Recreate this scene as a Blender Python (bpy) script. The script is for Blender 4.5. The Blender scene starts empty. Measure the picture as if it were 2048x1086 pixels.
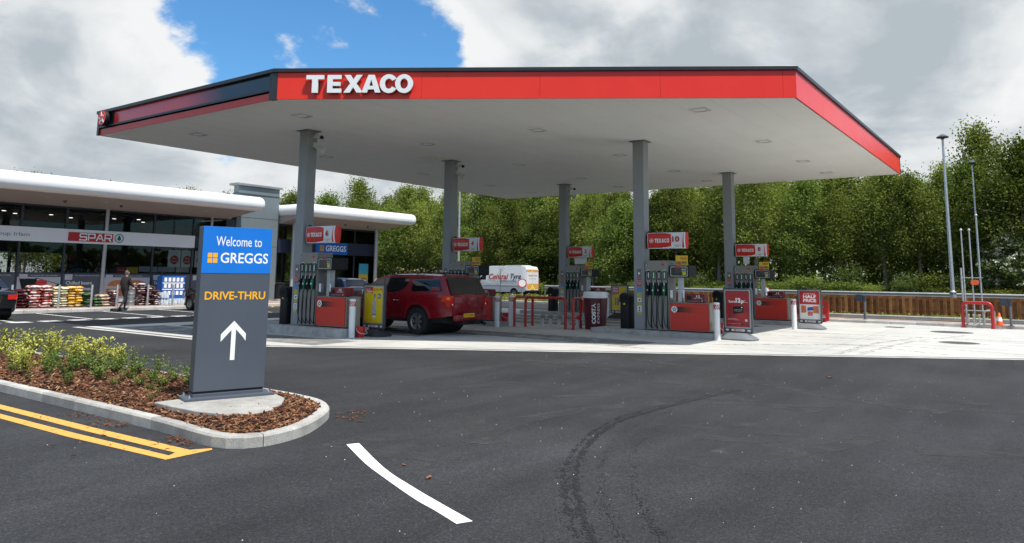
import bpy, bmesh, math, random
from mathutils import Vector, Matrix
from mathutils.geometry import tessellate_polygon
from mathutils import noise as mnoise

R = math.radians
random.seed(7)
scene = bpy.context.scene
COL = scene.collection

# ------------------------------------------------------------------ camera
cam_data = bpy.data.cameras.new('camera')
cam = bpy.data.objects.new('camera', cam_data)
COL.objects.link(cam)
cr = Vector((0.5819189565, -0.8131661832, 0.0114493083))
cu = Vector((-0.1159139394, -0.0689992537, 0.9908597588))
cf = Vector((0.8049436544, 0.5779272113, 0.1344092694))
m = Matrix.Identity(4)
for i in range(3):
    m[i][0] = cr[i]; m[i][1] = cu[i]; m[i][2] = -cf[i]
m[2][3] = 1.70
cam.matrix_world = m
cam_data.sensor_width = 36.0
cam_data.lens = 36.0 * 1481.71 / 2048
cam_data.shift_y = (352.05 - 543.0) / 2048
cam_data.clip_start = 0.1
cam_data.clip_end = 3000
scene.camera = cam

# ------------------------------------------------------------------ light
SUN = Vector((-0.60, -3.45, 6.77)).normalized()      # direction towards the sun
elev = math.asin(SUN.z); azim = math.atan2(SUN.x, SUN.y)
sd = bpy.data.lights.new('sun', 'SUN'); sd.energy = 4.6; sd.angle = R(0.55); sd.color = (1.0, 0.955, 0.88)
so = bpy.data.objects.new('sun', sd); COL.objects.link(so)
so.rotation_euler = SUN.to_track_quat('Z', 'Y').to_euler()
so.location = (0, 0, 60)

world = bpy.data.worlds.new("World"); scene.world = world
world.use_nodes = True
wn = world.node_tree; wn.nodes.clear()


def N(tree, typ, **kw):
    n = tree.nodes.new(typ)
    for k, v in kw.items():
        if k.startswith('_'):
            n.inputs[int(k[1:])].default_value = v
        else:
            setattr(n, k, v)
    return n


def ramp(tree, pts, interp='LINEAR'):
    n = tree.nodes.new('ShaderNodeValToRGB')
    n.color_ramp.interpolation = interp
    e = n.color_ramp.elements
    while len(e) < len(pts): e.new(0.5)
    for el, (p, c) in zip(e, pts):
        el.position = p
        el.color = (c, c, c, 1) if isinstance(c, (int, float)) else (c[0], c[1], c[2], 1)
    return n


def build_sky():
    t = wn; L = t.links.new
    out = N(t, 'ShaderNodeOutputWorld'); bg = N(t, 'ShaderNodeBackground'); bg.inputs[1].default_value = 0.1
    L(bg.outputs[0], out.inputs[0])
    sky = N(t, 'ShaderNodeTexSky'); sky.sky_type = 'NISHITA'; sky.sun_disc = False
    sky.sun_elevation = elev; sky.sun_rotation = azim; sky.air_density = 1.2; sky.dust_density = 0.6; sky.ozone_density = 2.0
    tc = N(t, 'ShaderNodeTexCoord')
    sep = N(t, 'ShaderNodeSeparateXYZ'); L(tc.outputs['Generated'], sep.inputs[0])
    # cloud plane: direction / (height + c)
    zz = N(t, 'ShaderNodeMath', operation='MAXIMUM'); L(sep.outputs[2], zz.inputs[0]); zz.inputs[1].default_value = 0.0
    za = N(t, 'ShaderNodeMath', operation='ADD'); L(zz.outputs[0], za.inputs[0]); za.inputs[1].default_value = 0.42
    dx = N(t, 'ShaderNodeMath', operation='DIVIDE'); L(sep.outputs[0], dx.inputs[0]); L(za.outputs[0], dx.inputs[1])
    dy = N(t, 'ShaderNodeMath', operation='DIVIDE'); L(sep.outputs[1], dy.inputs[0]); L(za.outputs[0], dy.inputs[1])
    cmb = N(t, 'ShaderNodeCombineXYZ'); L(dx.outputs[0], cmb.inputs[0]); L(dy.outputs[0], cmb.inputs[1]); cmb.inputs[2].default_value = CLOUD_SEED
    n1 = N(t, 'ShaderNodeTexNoise'); n1.inputs['Scale'].default_value = 2.6; n1.inputs['Detail'].default_value = 10; n1.inputs['Roughness'].default_value = 0.57
    n1.inputs['Distortion'].default_value = 0.25
    L(cmb.outputs[0], n1.inputs['Vector'])
    # rounded puffs: smooth cells, pushed about by a fine noise
    nd = N(t, 'ShaderNodeTexNoise'); nd.inputs['Scale'].default_value = 7; nd.inputs['Detail'].default_value = 6; L(cmb.outputs[0], nd.inputs['Vector'])
    ndv = N(t, 'ShaderNodeVectorMath', operation='MULTIPLY_ADD'); L(nd.outputs['Color'], ndv.inputs[0]); ndv.inputs[1].default_value = (0.16, 0.16, 0.0); L(cmb.outputs[0], ndv.inputs[2])
    pf = N(t, 'ShaderNodeTexVoronoi', feature='SMOOTH_F1'); pf.inputs['Scale'].default_value = 6.5; pf.inputs['Smoothness'].default_value = 0.35; L(ndv.outputs[0], pf.inputs['Vector'])

    def lobe(d, r0, r1):
        dv = Vector(d).normalized()
        dt = N(t, 'ShaderNodeVectorMath', operation='DOT_PRODUCT'); L(tc.outputs['Generated'], dt.inputs[0]); dt.inputs[1].default_value = dv
        mr = N(t, 'ShaderNodeMapRange'); mr.interpolation_type = 'SMOOTHSTEP'
        L(dt.outputs['Value'], mr.inputs[0]); mr.inputs[1].default_value = math.cos(r1); mr.inputs[2].default_value = math.cos(r0)
        return mr.outputs[0]

    def addw(a, sock, w):
        mm = N(t, 'ShaderNodeMath', operation='MULTIPLY_ADD'); L(sock, mm.inputs[0]); mm.inputs[1].default_value = w
        L(a, mm.inputs[2]); return mm.outputs[0]
    cov = addw(n1.outputs[0], pf.outputs['Distance'], -0.16)
    # ragged edges: the lobes only tilt the odds, the noise draws the outline
    nf = N(t, 'ShaderNodeTexNoise'); nf.inputs['Scale'].default_value = 9.0; nf.inputs['Detail'].default_value = 10; nf.inputs['Roughness'].default_value = 0.62; L(cmb.outputs[0], nf.inputs['Vector'])
    cov = addw(cov, nf.outputs[0], 0.40)
    for d, r0, r1, w in LOBES:
        cov = addw(cov, lobe(d, r0, r1), w)
    mask = N(t, 'ShaderNodeMapRange'); mask.interpolation_type = 'SMOOTHSTEP'
    L(cov, mask.inputs[0]); mask.inputs[1].default_value = 0.575; mask.inputs[2].default_value = 0.695
    # body shading of the cumulus
    n2 = N(t, 'ShaderNodeTexNoise'); n2.inputs['Scale'].default_value = 3.0; n2.inputs['Detail'].default_value = 8; n2.inputs['Roughness'].default_value = 0.53; n2.inputs['Distortion'].default_value = 0.4
    mp = N(t, 'ShaderNodeVectorMath', operation='ADD'); L(cmb.outputs[0], mp.inputs[0]); mp.inputs[1].default_value = (3.1, 7.7, 1.3)
    L(mp.outputs[0], n2.inputs['Vector'])
    n2c = N(t, 'ShaderNodeMath', operation='MULTIPLY_ADD'); L(n2.outputs[0], n2c.inputs[0]); n2c.inputs[1].default_value = 1.45; n2c.inputs[2].default_value = -0.21
    sh = addw(n2c.outputs[0], pf.outputs['Distance'], -0.22)
    sh = addw(sh, nf.outputs[0], 0.24)
    for d, r0, r1, w in SHADES:
        sh = addw(sh, lobe(d, r0, r1), w)
    # thick middle of a cloud is greyer than its edge
    edge = N(t, 'ShaderNodeMapRange'); L(cov, edge.inputs[0]); edge.inputs[1].default_value = 0.64; edge.inputs[2].default_value = 0.96
    edge.inputs[3].default_value = 0.13; edge.inputs[4].default_value = -0.10
    shs = N(t, 'ShaderNodeMath', operation='ADD'); L(sh, shs.inputs[0]); L(edge.outputs[0], shs.inputs[1])
    cr_ = ramp(t, [(0.28, (3.7, 4.15, 4.5)), (0.42, (4.8, 5.2, 5.5)), (0.52, (6.0, 6.25, 6.4)), (0.72, (7.2, 7.3, 7.35))])
    L(shs.outputs[0], cr_.inputs[0])
    tint = N(t, 'ShaderNodeMix', data_type='RGBA', blend_type='MULTIPLY'); tint.inputs[0].default_value = 1.0
    L(sky.outputs[0], tint.inputs[6]); tint.inputs[7].default_value = SKY_TINT
    mx = N(t, 'ShaderNodeMix', data_type='RGBA'); L(mask.outputs[0], mx.inputs[0]); L(tint.outputs[2], mx.inputs[6])
    # clouds overhead, out of view, boosted as added fill to lift the shade
    zb = N(t, 'ShaderNodeMapRange'); zb.interpolation_type = 'SMOOTHSTEP'; L(sep.outputs[2], zb.inputs[0]); zb.inputs[1].default_value = 0.42; zb.inputs[2].default_value = 0.85; zb.inputs[3].default_value = 1.0; zb.inputs[4].default_value = 1.9
    br = N(t, 'ShaderNodeVectorMath', operation='SCALE'); L(cr_.outputs[0], br.inputs[0]); L(zb.outputs[0], br.inputs['Scale']); L(br.outputs[0], mx.inputs[7])
    L(mx.outputs[2], bg.inputs[0])


CLOUD_SEED = 4.2
SKY_TINT = (0.54, 0.97, 1.30, 1)
LOBES = [((0.605, 0.735, 0.305), R(2), R(15.5), -0.265), ((0.66, 0.685, 0.285), R(0), R(8), -0.14), ((0.69, 0.655, 0.31), R(0), R(6), -0.13), ((0.49, 0.835, 0.255), R(0), R(6), -0.10), ((0.51, 0.80, 0.31), R(1), R(7), -0.10), ((0.36, 0.89, 0.27), R(4), R(14), 0.22),
         ((0.86, 0.40, 0.32), R(14), R(34), 0.30), ((0.55, 0.82, 0.16), R(3), R(12), 0.20), ((0.36, 0.92, 0.14), R(3), R(14), 0.14)]
SHADES = [((0.80, 0.50, 0.35), R(3), R(16), -0.05), ((0.96, 0.10, 0.33), R(3), R(18), -0.06), ((0.43, 0.85, 0.31), R(2), R(10), 0.09),
          ((0.735, 0.60, 0.32), R(0), R(6), 0.2), ((0.93, 0.25, 0.27), R(2), R(8), 0.08), ((0.30, 0.93, 0.20), R(1), R(6), -0.10)]
build_sky()

scene.view_settings.view_transform = 'Standard'
scene.view_settings.look = 'None'
scene.view_settings.exposure = 0.33
scene.view_settings.gamma = 1.0
scene.cycles.max_bounces = 7
scene.cycles.transparent_max_bounces = 16
scene.cycles.sample_clamp_indirect = 6.0

# ------------------------------------------------------------------ materials
def srgb(r, g, b):
    f = lambda c: (c / 255 / 12.92) if c / 255 <= 0.04045 else ((c / 255 + 0.055) / 1.055) ** 2.4
    return (f(r), f(g), f(b))


MATS = {}


def mat(name, col, rough=0.6, metal=0.0, var=0.12, scale=6.0, bump=0.0, bscale=80.0, spec=0.5, coat=0.0, col2=None, fine=0.0, emit=None, island=0.0):
    """principled with noise-driven colour variation; object coordinates"""
    if name in MATS: return MATS[name]
    mt = bpy.data.materials.new(name); mt.use_nodes = True; t = mt.node_tree; L = t.links.new
    b = t.nodes['Principled BSDF']
    b.inputs['Roughness'].default_value = rough; b.inputs['Metallic'].default_value = metal
    b.inputs['Specular IOR Level'].default_value = spec
    if coat: b.inputs['Coat Weight'].default_value = coat; b.inputs['Coat Roughness'].default_value = 0.04
    tc = N(t, 'ShaderNodeTexCoord')
    n = N(t, 'ShaderNodeTexNoise'); n.inputs['Scale'].default_value = scale; n.inputs['Detail'].default_value = 6; n.inputs['Roughness'].default_value = 0.6
    L(tc.outputs['Object'], n.inputs['Vector'])
    c1 = tuple(max(0, c * (1 - var)) for c in col); c2 = col2 or tuple(min(1, c * (1 + var)) for c in col)
    rp = ramp(t, [(0.3, c1), (0.7, c2)]); L(n.outputs[0], rp.inputs[0])
    src = rp.outputs[0]
    if fine:
        n3 = N(t, 'ShaderNodeTexNoise'); n3.inputs['Scale'].default_value = bscale; n3.inputs['Detail'].default_value = 3
        L(tc.outputs['Object'], n3.inputs['Vector'])
        rp3 = ramp(t, [(0.35, 1 - fine), (0.65, 1 + fine)]); L(n3.outputs[0], rp3.inputs[0])
        mm = N(t, 'ShaderNodeMix', data_type='RGBA', blend_type='MULTIPLY'); mm.inputs[0].default_value = 1
        L(src, mm.inputs[6]); L(rp3.outputs[0], mm.inputs[7]); src = mm.outputs[2]
    if island:
        g = N(t, 'ShaderNodeNewGeometry'); ri = ramp(t, [(0, 1 - island), (1, 1 + island * .6)]); L(g.outputs['Random Per Island'], ri.inputs[0])
        mi_ = N(t, 'ShaderNodeMix', data_type='RGBA', blend_type='MULTIPLY'); mi_.inputs[0].default_value = 1; L(src, mi_.inputs[6]); L(ri.outputs[0], mi_.inputs[7]); src = mi_.outputs[2]
    L(src, b.inputs['Base Color'])
    if rough > 0.05:
        rr = N(t, 'ShaderNodeMapRange'); L(n.outputs[0], rr.inputs[0]); rr.inputs[3].default_value = max(0.02, rough - 0.08); rr.inputs[4].default_value = min(1, rough + 0.08)
        L(rr.outputs[0], b.inputs['Roughness'])
    if bump:
        nb = N(t, 'ShaderNodeTexNoise'); nb.inputs['Scale'].default_value = bscale; nb.inputs['Detail'].default_value = 4
        L(tc.outputs['Object'], nb.inputs['Vector'])
        bp = N(t, 'ShaderNodeBump'); bp.inputs['Strength'].default_value = bump; bp.inputs['Distance'].default_value = 0.01
        L(nb.outputs[0], bp.inputs['Height']); L(bp.outputs[0], b.inputs['Normal'])
    if emit:
        b.inputs['Emission Color'].default_value = (*emit[0], 1); b.inputs['Emission Strength'].default_value = emit[1]
    MATS[name] = mt
    return mt


def glass_mat(name, tint=(0.35, 0.38, 0.38), refl=1.0):
    if name in MATS: return MATS[name]
    mt = bpy.data.materials.new(name); mt.use_nodes = True; t = mt.node_tree; L = t.links.new
    t.nodes.remove(t.nodes['Principled BSDF']); out = t.nodes['Material Output']
    tr = N(t, 'ShaderNodeBsdfTransparent'); tr.inputs[0].default_value = (*tint, 1)
    gl = N(t, 'ShaderNodeBsdfGlossy'); gl.inputs['Roughness'].default_value = 0.02; gl.inputs[0].default_value = (refl, refl, refl, 1)
    tc = N(t, 'ShaderNodeTexCoord'); nz = N(t, 'ShaderNodeTexNoise'); nz.inputs['Scale'].default_value = 0.6; nz.inputs['Detail'].default_value = 1
    L(tc.outputs['Object'], nz.inputs['Vector'])
    bp = N(t, 'ShaderNodeBump'); bp.inputs['Strength'].default_value = 0.02; L(nz.outputs[0], bp.inputs['Height']); L(bp.outputs[0], gl.inputs['Normal'])
    fr = N(t, 'ShaderNodeFresnel'); fr.inputs[0].default_value = 1.5
    mx = N(t, 'ShaderNodeMixShader'); L(fr.outputs[0], mx.inputs[0]); L(tr.outputs[0], mx.inputs[1]); L(gl.outputs[0], mx.inputs[2])
    L(mx.outputs[0], out.inputs[0]); MATS[name] = mt
    return mt


# ------------------------------------------------------------------ mesh helpers
class MB:
    def __init__(s): s.v = []; s.f = []; s.m = []

    def add(s, vs, fs, mi=0):
        o = len(s.v); s.v += [tuple(v) for v in vs]; s.f += [tuple(i + o for i in f) for f in fs]; s.m += [mi] * len(fs); return s

    def box(s, x0, x1, y0, y1, z0, z1, mi=0):
        v = [(x0, y0, z0), (x1, y0, z0), (x1, y1, z0), (x0, y1, z0), (x0, y0, z1), (x1, y0, z1), (x1, y1, z1), (x0, y1, z1)]
        return s.add(v, [(0, 3, 2, 1), (4, 5, 6, 7), (0, 1, 5, 4), (1, 2, 6, 5), (2, 3, 7, 6), (3, 0, 4, 7)], mi)

    def prism(s, loops, O, X, Y, depth, mi=0, back=True):
        """flat polygon (outer loop + holes, 2-D) in the plane O + X*x + Y*y, thickened towards X x Y by depth"""
        if not isinstance(loops[0][0], (tuple, list)): loops = [loops]
        O = Vector(O); X = Vector(X); Y = Vector(Y); Z = X.cross(Y).normalized() * depth
        flat = [p for l in loops for p in l]; n = len(flat)
        tri = tessellate_polygon([[Vector((p[0], p[1], 0)) for p in l] for l in loops])
        vs = [O + X * p[0] + Y * p[1] + Z for p in flat] + [O + X * p[0] + Y * p[1] for p in flat]
        fs = []
        for a, b, c in tri:
            pa, pb, pc = flat[a], flat[b], flat[c]
            if (pb[0] - pa[0]) * (pc[1] - pa[1]) - (pb[1] - pa[1]) * (pc[0] - pa[0]) < 0: b, c = c, b
            fs.append((a, b, c))
            if back: fs.append((a + n, c + n, b + n))
        k = 0
        for li, l in enumerate(loops):
            ar = sum(l[i][0] * l[(i + 1) % len(l)][1] - l[(i + 1) % len(l)][0] * l[i][1] for i in range(len(l)))
            ccw = (ar > 0) == (li == 0)
            for i in range(len(l)):
                a = k + i; b = k + (i + 1) % len(l)
                fs.append((a, a + n, b + n, b) if ccw else (b, b + n, a + n, a))
            k += len(l)
        return s.add(vs, fs, mi)

    def tube(s, pts, r, n=10, mi=0, cap=True):
        pts = [Vector(p) for p in pts]; rs = r if isinstance(r, (list, tuple)) else [r] * len(pts)
        base = len(s.v); up = None; vs = []
        for i, p in enumerate(pts):
            d = (pts[min(i + 1, len(pts) - 1)] - pts[max(i - 1, 0)]).normalized()
            if up is None:
                up = Vector((0, 0, 1)) if abs(d.z) < 0.9 else Vector((1, 0, 0))
            up = (up - d * up.dot(d))
            if up.length < 1e-4: up = Vector((0, 1, 0)) - d * d.y
            up.normalize(); rt = d.cross(up)
            for k in range(n):
                a = 2 * math.pi * k / n
                vs.append(p + (up * math.cos(a) + rt * math.sin(a)) * rs[i])
        fs = []
        for i in range(len(pts) - 1):
            for k in range(n):
                a = i * n + k; b = i * n + (k + 1) % n
                fs.append((a, b, b + n, a + n))
        if cap:
            fs.append(tuple(range(n))[::-1]); fs.append(tuple((len(pts) - 1) * n + k for k in range(n)))
        return s.add(vs, fs, mi)

    def lathe(s, prof, c=(0, 0, 0), n=20, mi=0, axis='Z', cap=True):
        vs = []; fs = []
        for r, z in prof:
            for k in range(n):
                a = 2 * math.pi * k / n; x = r * math.cos(a); y = r * math.sin(a)
                p = {'Z': (x, y, z), 'X': (z, x, y), 'Y': (y, z, x)}[axis]
                vs.append((c[0] + p[0], c[1] + p[1], c[2] + p[2]))
        for i in range(len(prof) - 1):
            for k in range(n):
                a = i * n + k; b = i * n + (k + 1) % n
                fs.append((a, b, b + n, a + n))
        if cap:
            if prof[0][0] > 1e-6: fs.append(tuple(range(n))[::-1])
            if prof[-1][0] > 1e-6: fs.append(tuple((len(prof) - 1) * n + k for k in range(n)))
        return s.add(vs, fs, mi)

    def build(s, name, mats, parent=None, smooth=None, bevel=0.0, seg=2, loc=None):
        me = bpy.data.meshes.new(name); me.from_pydata(s.v, [], s.f)
        if not isinstance(mats, (list, tuple)): mats = [mats]
        for m_ in mats: me.materials.append(m_)
        if len(mats) > 1: me.polygons.foreach_set('material_index', s.m)
        me.update()
        if bevel:
            bm = bmesh.new(); bm.from_mesh(me)
            bmesh.ops.remove_doubles(bm, verts=bm.verts, dist=1e-5)
            es = [e for e in bm.edges if len(e.link_faces) == 2 and e.calc_face_angle(0) > 0.5]
            bmesh.ops.bevel(bm, geom=es, offset=bevel, segments=seg, profile=0.5, affect='EDGES', clamp_overlap=True)
            bm.to_mesh(me); bm.free()
        if smooth:
            me.polygons.foreach_set('use_smooth', [True] * len(me.polygons))
            me.set_sharp_from_angle(angle=R(smooth))
        o = bpy.data.objects.new(name, me); COL.objects.link(o)
        if parent: o.parent = parent
        if loc: o.location = loc
        return o


def thing(name, label, cat, loc=(0, 0, 0), rz=0.0, group=None):
    o = bpy.data.objects.new(name, None); o.empty_display_size = 0.2; COL.objects.link(o)
    o.location = loc; o.rotation_euler = (0, 0, rz); tag(o, label, cat, group)
    return o


def tag(o, label, cat, group=None):
    o['label'] = label; o['category'] = cat
    if group: o['group'] = group
    return o


def struct(o, kind='structure'):
    o['kind'] = kind; return o


def dup(root, loc=None, rz=None, label=None, group=None, scale=None):
    r = root.copy(); COL.objects.link(r)
    if loc is not None: r.location = loc
    if rz is not None: r.rotation_euler = (0, 0, rz)
    if scale is not None: r.scale = scale
    if label: r['label'] = label
    if group: r['group'] = group
    for ch in list(root.children):
        c = ch.copy(); COL.objects.link(c); c.parent = r
        for g in list(ch.children):
            d = g.copy(); COL.objects.link(d); d.parent = c
    return r


# ------------------------------------------------------------------ lettering
_txt = {}


def text_loops(s, bold=0.0):
    """mesh of a string in the default font, normalised to its own bounding box"""
    key = (s, bold)
    if key in _txt: return _txt[key]
    cu_ = bpy.data.curves.new('t', 'FONT'); cu_.body = s; cu_.size = 1; cu_.offset = bold; cu_.fill_mode = 'FRONT'; cu_.resolution_u = 3
    ob = bpy.data.objects.new('t', cu_); COL.objects.link(ob)
    dg = bpy.context.evaluated_depsgraph_get()
    me = bpy.data.meshes.new_from_object(ob.evaluated_get(dg))
    vs = [v.co.copy() for v in me.vertices]; fs = [tuple(p.vertices) for p in me.polygons]
    bpy.data.objects.remove(ob); bpy.data.curves.remove(cu_); bpy.data.meshes.remove(me)
    x0 = min(v.x for v in vs); x1 = max(v.x for v in vs); y0 = min(v.y for v in vs); y1 = max(v.y for v in vs)
    vs = [((v.x - x0) / (x1 - x0), (v.y - y0) / (y1 - y0)) for v in vs]
    _txt[key] = (vs, fs, (x1 - x0) / (y1 - y0)); return _txt[key]


def put_text(mb, s, O, X, Y, x0, x1, y0, y1, lift=0.004, bold=0.0, mi=0, slant=0.0, keep=False):
    """fit string s into the rectangle (x0..x1, y0..y1) of the plane O + X*x + Y*y, lifted off it along X x Y"""
    vs, fs, asp = text_loops(s, bold)
    if keep:
        w = (y1 - y0) * asp
        if w < (x1 - x0): c = (x0 + x1) / 2; x0, x1 = c - w / 2, c + w / 2
    O = Vector(O); X = Vector(X); Y = Vector(Y); Zn = X.cross(Y).normalized() * lift
    P = [O + X * (x0 + (x1 - x0) * a + slant * b * (y1 - y0)) + Y * (y0 + (y1 - y0) * b) + Zn for a, b in vs]
    mb.add(P, fs, mi); return mb


def arc(cx, cy, rx, ry, a0, a1, n):
    return [(cx + rx * math.cos(R(a0 + (a1 - a0) * i / n)), cy + ry * math.sin(R(a0 + (a1 - a0) * i / n))) for i in range(n + 1)]


def circ(cx, cy, r, n=24): return arc(cx, cy, r, r, 0, 360 - 360 / n, n - 1)


def rect(x0, x1, y0, y1): return [(x0, y0), (x1, y0), (x1, y1), (x0, y1)]


def rrect(x0, x1, y0, y1, r, n=4):
    return arc(x1 - r, y0 + r, r, r, -90, 0, n) + arc(x1 - r, y1 - r, r, r, 0, 90, n) + arc(x0 + r, y1 - r, r, r, 90, 180, n) + arc(x0 + r, y0 + r, r, r, 180, 270, n)


def star(cx, cy, r, k=0.40, rot=90):
    return [(cx + (r if i % 2 == 0 else r * k) * math.cos(R(rot + 36 * i)), cy + (r if i % 2 == 0 else r * k) * math.sin(R(rot + 36 * i))) for i in range(10)]


BOLD = {'T': (0.90, [[(0, 1), (0, .76), (.30, .76), (.30, 0), (.60, 0), (.60, .76), (.90, .76), (.90, 1)]]),
        'E': (0.80, [[(0, 0), (.80, 0), (.80, .23), (.30, .23), (.30, .39), (.74, .39), (.74, .61), (.30, .61), (.30, .77), (.79, .77), (.79, 1), (0, 1)]]),
        'X': (1.06, [[(0, 0), (.34, 0), (.53, .31), (.72, 0), (1.06, 0), (.70, .52), (1.03, 1), (.70, 1), (.53, .73), (.36, 1), (.03, 1), (.36, .52)]]),
        'A': (1.08, [[(0, 0), (.31, 0), (.37, .18), (.71, .18), (.77, 0), (1.08, 0), (.71, 1), (.37, 1)], [(.43, .38), (.65, .38), (.54, .74)]]),
        'C': (0.98, [arc(.52, .5, .52, .53, 32, 328, 22) + arc(.52, .5, .23, .29, 326, 34, 18)]),
        'O': (1.04, [arc(.52, .5, .52, .53, 0, 348, 29), arc(.52, .5, .23, .29, 0, 345, 23)])}


def bold_word(mb, s, O, X, Y, x0, x1, y0, y1, depth, mi=0, track=0.07):
    tot = sum(BOLD[c][0] for c in s) + track * (len(s) - 1); k = (x1 - x0) / tot; x = x0; h = y1 - y0
    for c in s:
        w, loops = BOLD[c]
        mb.prism([[(x + px * k, y0 + py * h) for px, py in l] for l in loops], O, X, Y, depth, mi)
        x += (w + track) * k
    return mb


def roundel(mb, O, X, Y, r, lift, ms, mw):
    """white disc with a dark star outline, as on the pumps"""
    O = Vector(O); Zn = Vector(X).cross(Vector(Y)).normalized()
    mb.prism(circ(0, 0, r), O, X, Y, lift, mw)
    mb.prism([star(0, -.02 * r, r * .86), star(0, -.02 * r, r * .50)], O + Zn * lift, X, Y, lift * .6, ms)
    return mb


ORDINAL = ['first', 'second', 'third', 'fourth', 'fifth', 'sixth', 'seventh', 'eighth', 'ninth', 'tenth', 'eleventh', 'twelfth', 'thirteenth', 'fourteenth', 'fifteenth', 'sixteenth', 'seventeenth', 'eighteenth', 'nineteenth', 'twentieth', 'twenty-first', 'twenty-second', 'twenty-third', 'twenty-fourth', 'twenty-fifth']
# things one can find in the photo, by their place across it (0..2048), used to say which tree or shrub a label means
MARKS = [(60, 'parked saloon car'), (150, 'compost bags'), (190, 'SPAR sign'), (290, 'white band end'), (470, 'entrance sign'), (520, 'cladding tower'), (610, 'pump 6 column'), (660, 'GREGGS shop sign'), (750, 'bakery corner'), (833, 'bakery roof end'), (896, 'pump 4 column'), (936, 'pump 4 sign'), (1000, 'Central Tyre lettering'),
         (1062, 'van rear doors'), (1122, 'pump 2 column'), (1158, 'pump 2 sign'), (1188, 'coffee cup'), (1282, 'pump 10 column'), (1331, 'pump 10 sign'), (1390, 'pump 10 advert box'), (1456, 'pump 8 column'), (1502, 'pump 8 sign'), (1560, 'pump 8 panel'), (1618, 'HALF PRICE board'), (1727, 'grey service post'), (1806, 'right canopy tip'), (1896, 'tall lamp post'), (1950, 'red hoop barrier'), (2025, 'right photo edge')]


def across(u, v):
    """rough place of a ground point across the photo, only for wording labels"""
    d = Vector((u, v, 0)); return 1024 + 1481.7 * d.dot(cr) / d.dot(cf)


def where(u, v):
    x = across(u, v)
    near = min(MARKS, key=lambda q: abs(q[0] - x))
    if abs(near[0] - x) < 16: return 'in line with the ' + near[1]
    lo = [q for q in MARKS if q[0] <= x]; hi = [q for q in MARKS if q[0] > x]
    if not hi: return 'at the ' + lo[-1][1]
    if not lo: return 'at the left edge of the photo'
    return f'between the {lo[-1][1]} and the {hi[0][1]}'


def name_apart(items):
    """items: (object, label); equal labels get told apart by their order from the left"""
    by = {}
    for o, l in items: by.setdefault(l, []).append(o)
    for l, os_ in by.items():
        os_.sort(key=lambda o: across(o.location.x, o.location.y)); n = len(os_)
        for i, o in enumerate(os_):
            o['label'] = l if n == 1 else l + (', ' + (('left', 'right') if n == 2 else ('left', 'middle', 'right'))[i] + ' one' if n < 4 else f', {ORDINAL[i]} from left')


UX = Vector((1, 0, 0)); VX = Vector((0, 1, 0)); ZX = Vector((0, 0, 1))

# ================================================================== SETTING: ground
def asphalt_mat(name, base, patch=0.30):
    mt = bpy.data.materials.new(name); mt.use_nodes = True; t = mt.node_tree; L = t.links.new; b = t.nodes['Principled BSDF']
    tc = N(t, 'ShaderNodeTexCoord'); O = tc.outputs['Object']
    big = N(t, 'ShaderNodeTexNoise'); big.inputs['Scale'].default_value = 0.35; big.inputs['Detail'].default_value = 6; big.inputs['Roughness'].default_value = 0.62; L(O, big.inputs['Vector'])
    r1 = ramp(t, [(0.3, 1 - patch), (0.7, 1 + patch)]); L(big.outputs[0], r1.inputs[0])
    # long sweeping tyre polish
    mpn = N(t, 'ShaderNodeMapping'); mpn.inputs['Rotation'].default_value = (0, 0, R(-58)); mpn.inputs['Scale'].default_value = (0.25, 2.2, 1); L(O, mpn.inputs['Vector'])
    st = N(t, 'ShaderNodeTexNoise'); st.inputs['Scale'].default_value = 1.0; st.inputs['Detail'].default_value = 5; L(mpn.outputs[0], st.inputs['Vector'])
    r2 = ramp(t, [(0.35, 0.90), (0.72, 1.22)]); L(st.outputs[0], r2.inputs[0])
    ag = N(t, 'ShaderNodeTexVoronoi'); ag.inputs['Scale'].default_value = 75; L(O, ag.inputs['Vector'])
    agc = N(t, 'ShaderNodeSeparateColor'); L(ag.outputs['Color'], agc.inputs[0])
    r3 = ramp(t, [(0.0, 0.62), (0.5, 0.95), (0.88, 1.2), (1.0, 1.7)]); L(agc.outputs[0], r3.inputs[0])
    wsp = N(t, 'ShaderNodeTexVoronoi'); wsp.inputs['Scale'].default_value = 9; L(O, wsp.inputs['Vector'])
    r4 = ramp(t, [(0.0, 4.0), (0.055, 4.0), (0.07, 1.0)]); L(wsp.outputs['Distance'], r4.inputs[0])
    wsc = N(t, 'ShaderNodeSeparateColor'); L(wsp.outputs['Color'], wsc.inputs[0])
    gt = N(t, 'ShaderNodeMath', operation='GREATER_THAN'); L(wsc.outputs[1], gt.inputs[0]); gt.inputs[1].default_value = 0.93
    m4 = N(t, 'ShaderNodeMix', data_type='RGBA'); L(gt.outputs[0], m4.inputs[0]); m4.inputs[6].default_value = (1, 1, 1, 1); L(r4.outputs[0], m4.inputs[7])
    col = None
    for src in (r1.outputs[0], r2.outputs[0], r3.outputs[0], m4.outputs[2]):
        mm = N(t, 'ShaderNodeMix', data_type='RGBA', blend_type='MULTIPLY'); mm.inputs[0].default_value = 1
        if col is None: mm.inputs[6].default_value = (*base, 1)
        else: L(col, mm.inputs[6])
        L(src, mm.inputs[7]); col = mm.outputs[2]
    L(col, b.inputs['Base Color']); b.inputs['Roughness'].default_value = 0.85; b.inputs['Specular IOR Level'].default_value = 0.25
    fn = N(t, 'ShaderNodeTexNoise'); fn.inputs['Scale'].default_value = 120; fn.inputs['Detail'].default_value = 3; L(O, fn.inputs['Vector'])
    bp = N(t, 'ShaderNodeBump'); bp.inputs['Strength'].default_value = 0.5; bp.inputs['Distance'].default_value = 0.006; L(fn.outputs[0], bp.inputs['Height']); L(bp.outputs[0], b.inputs['Normal'])
    MATS[name] = mt; return mt


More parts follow.
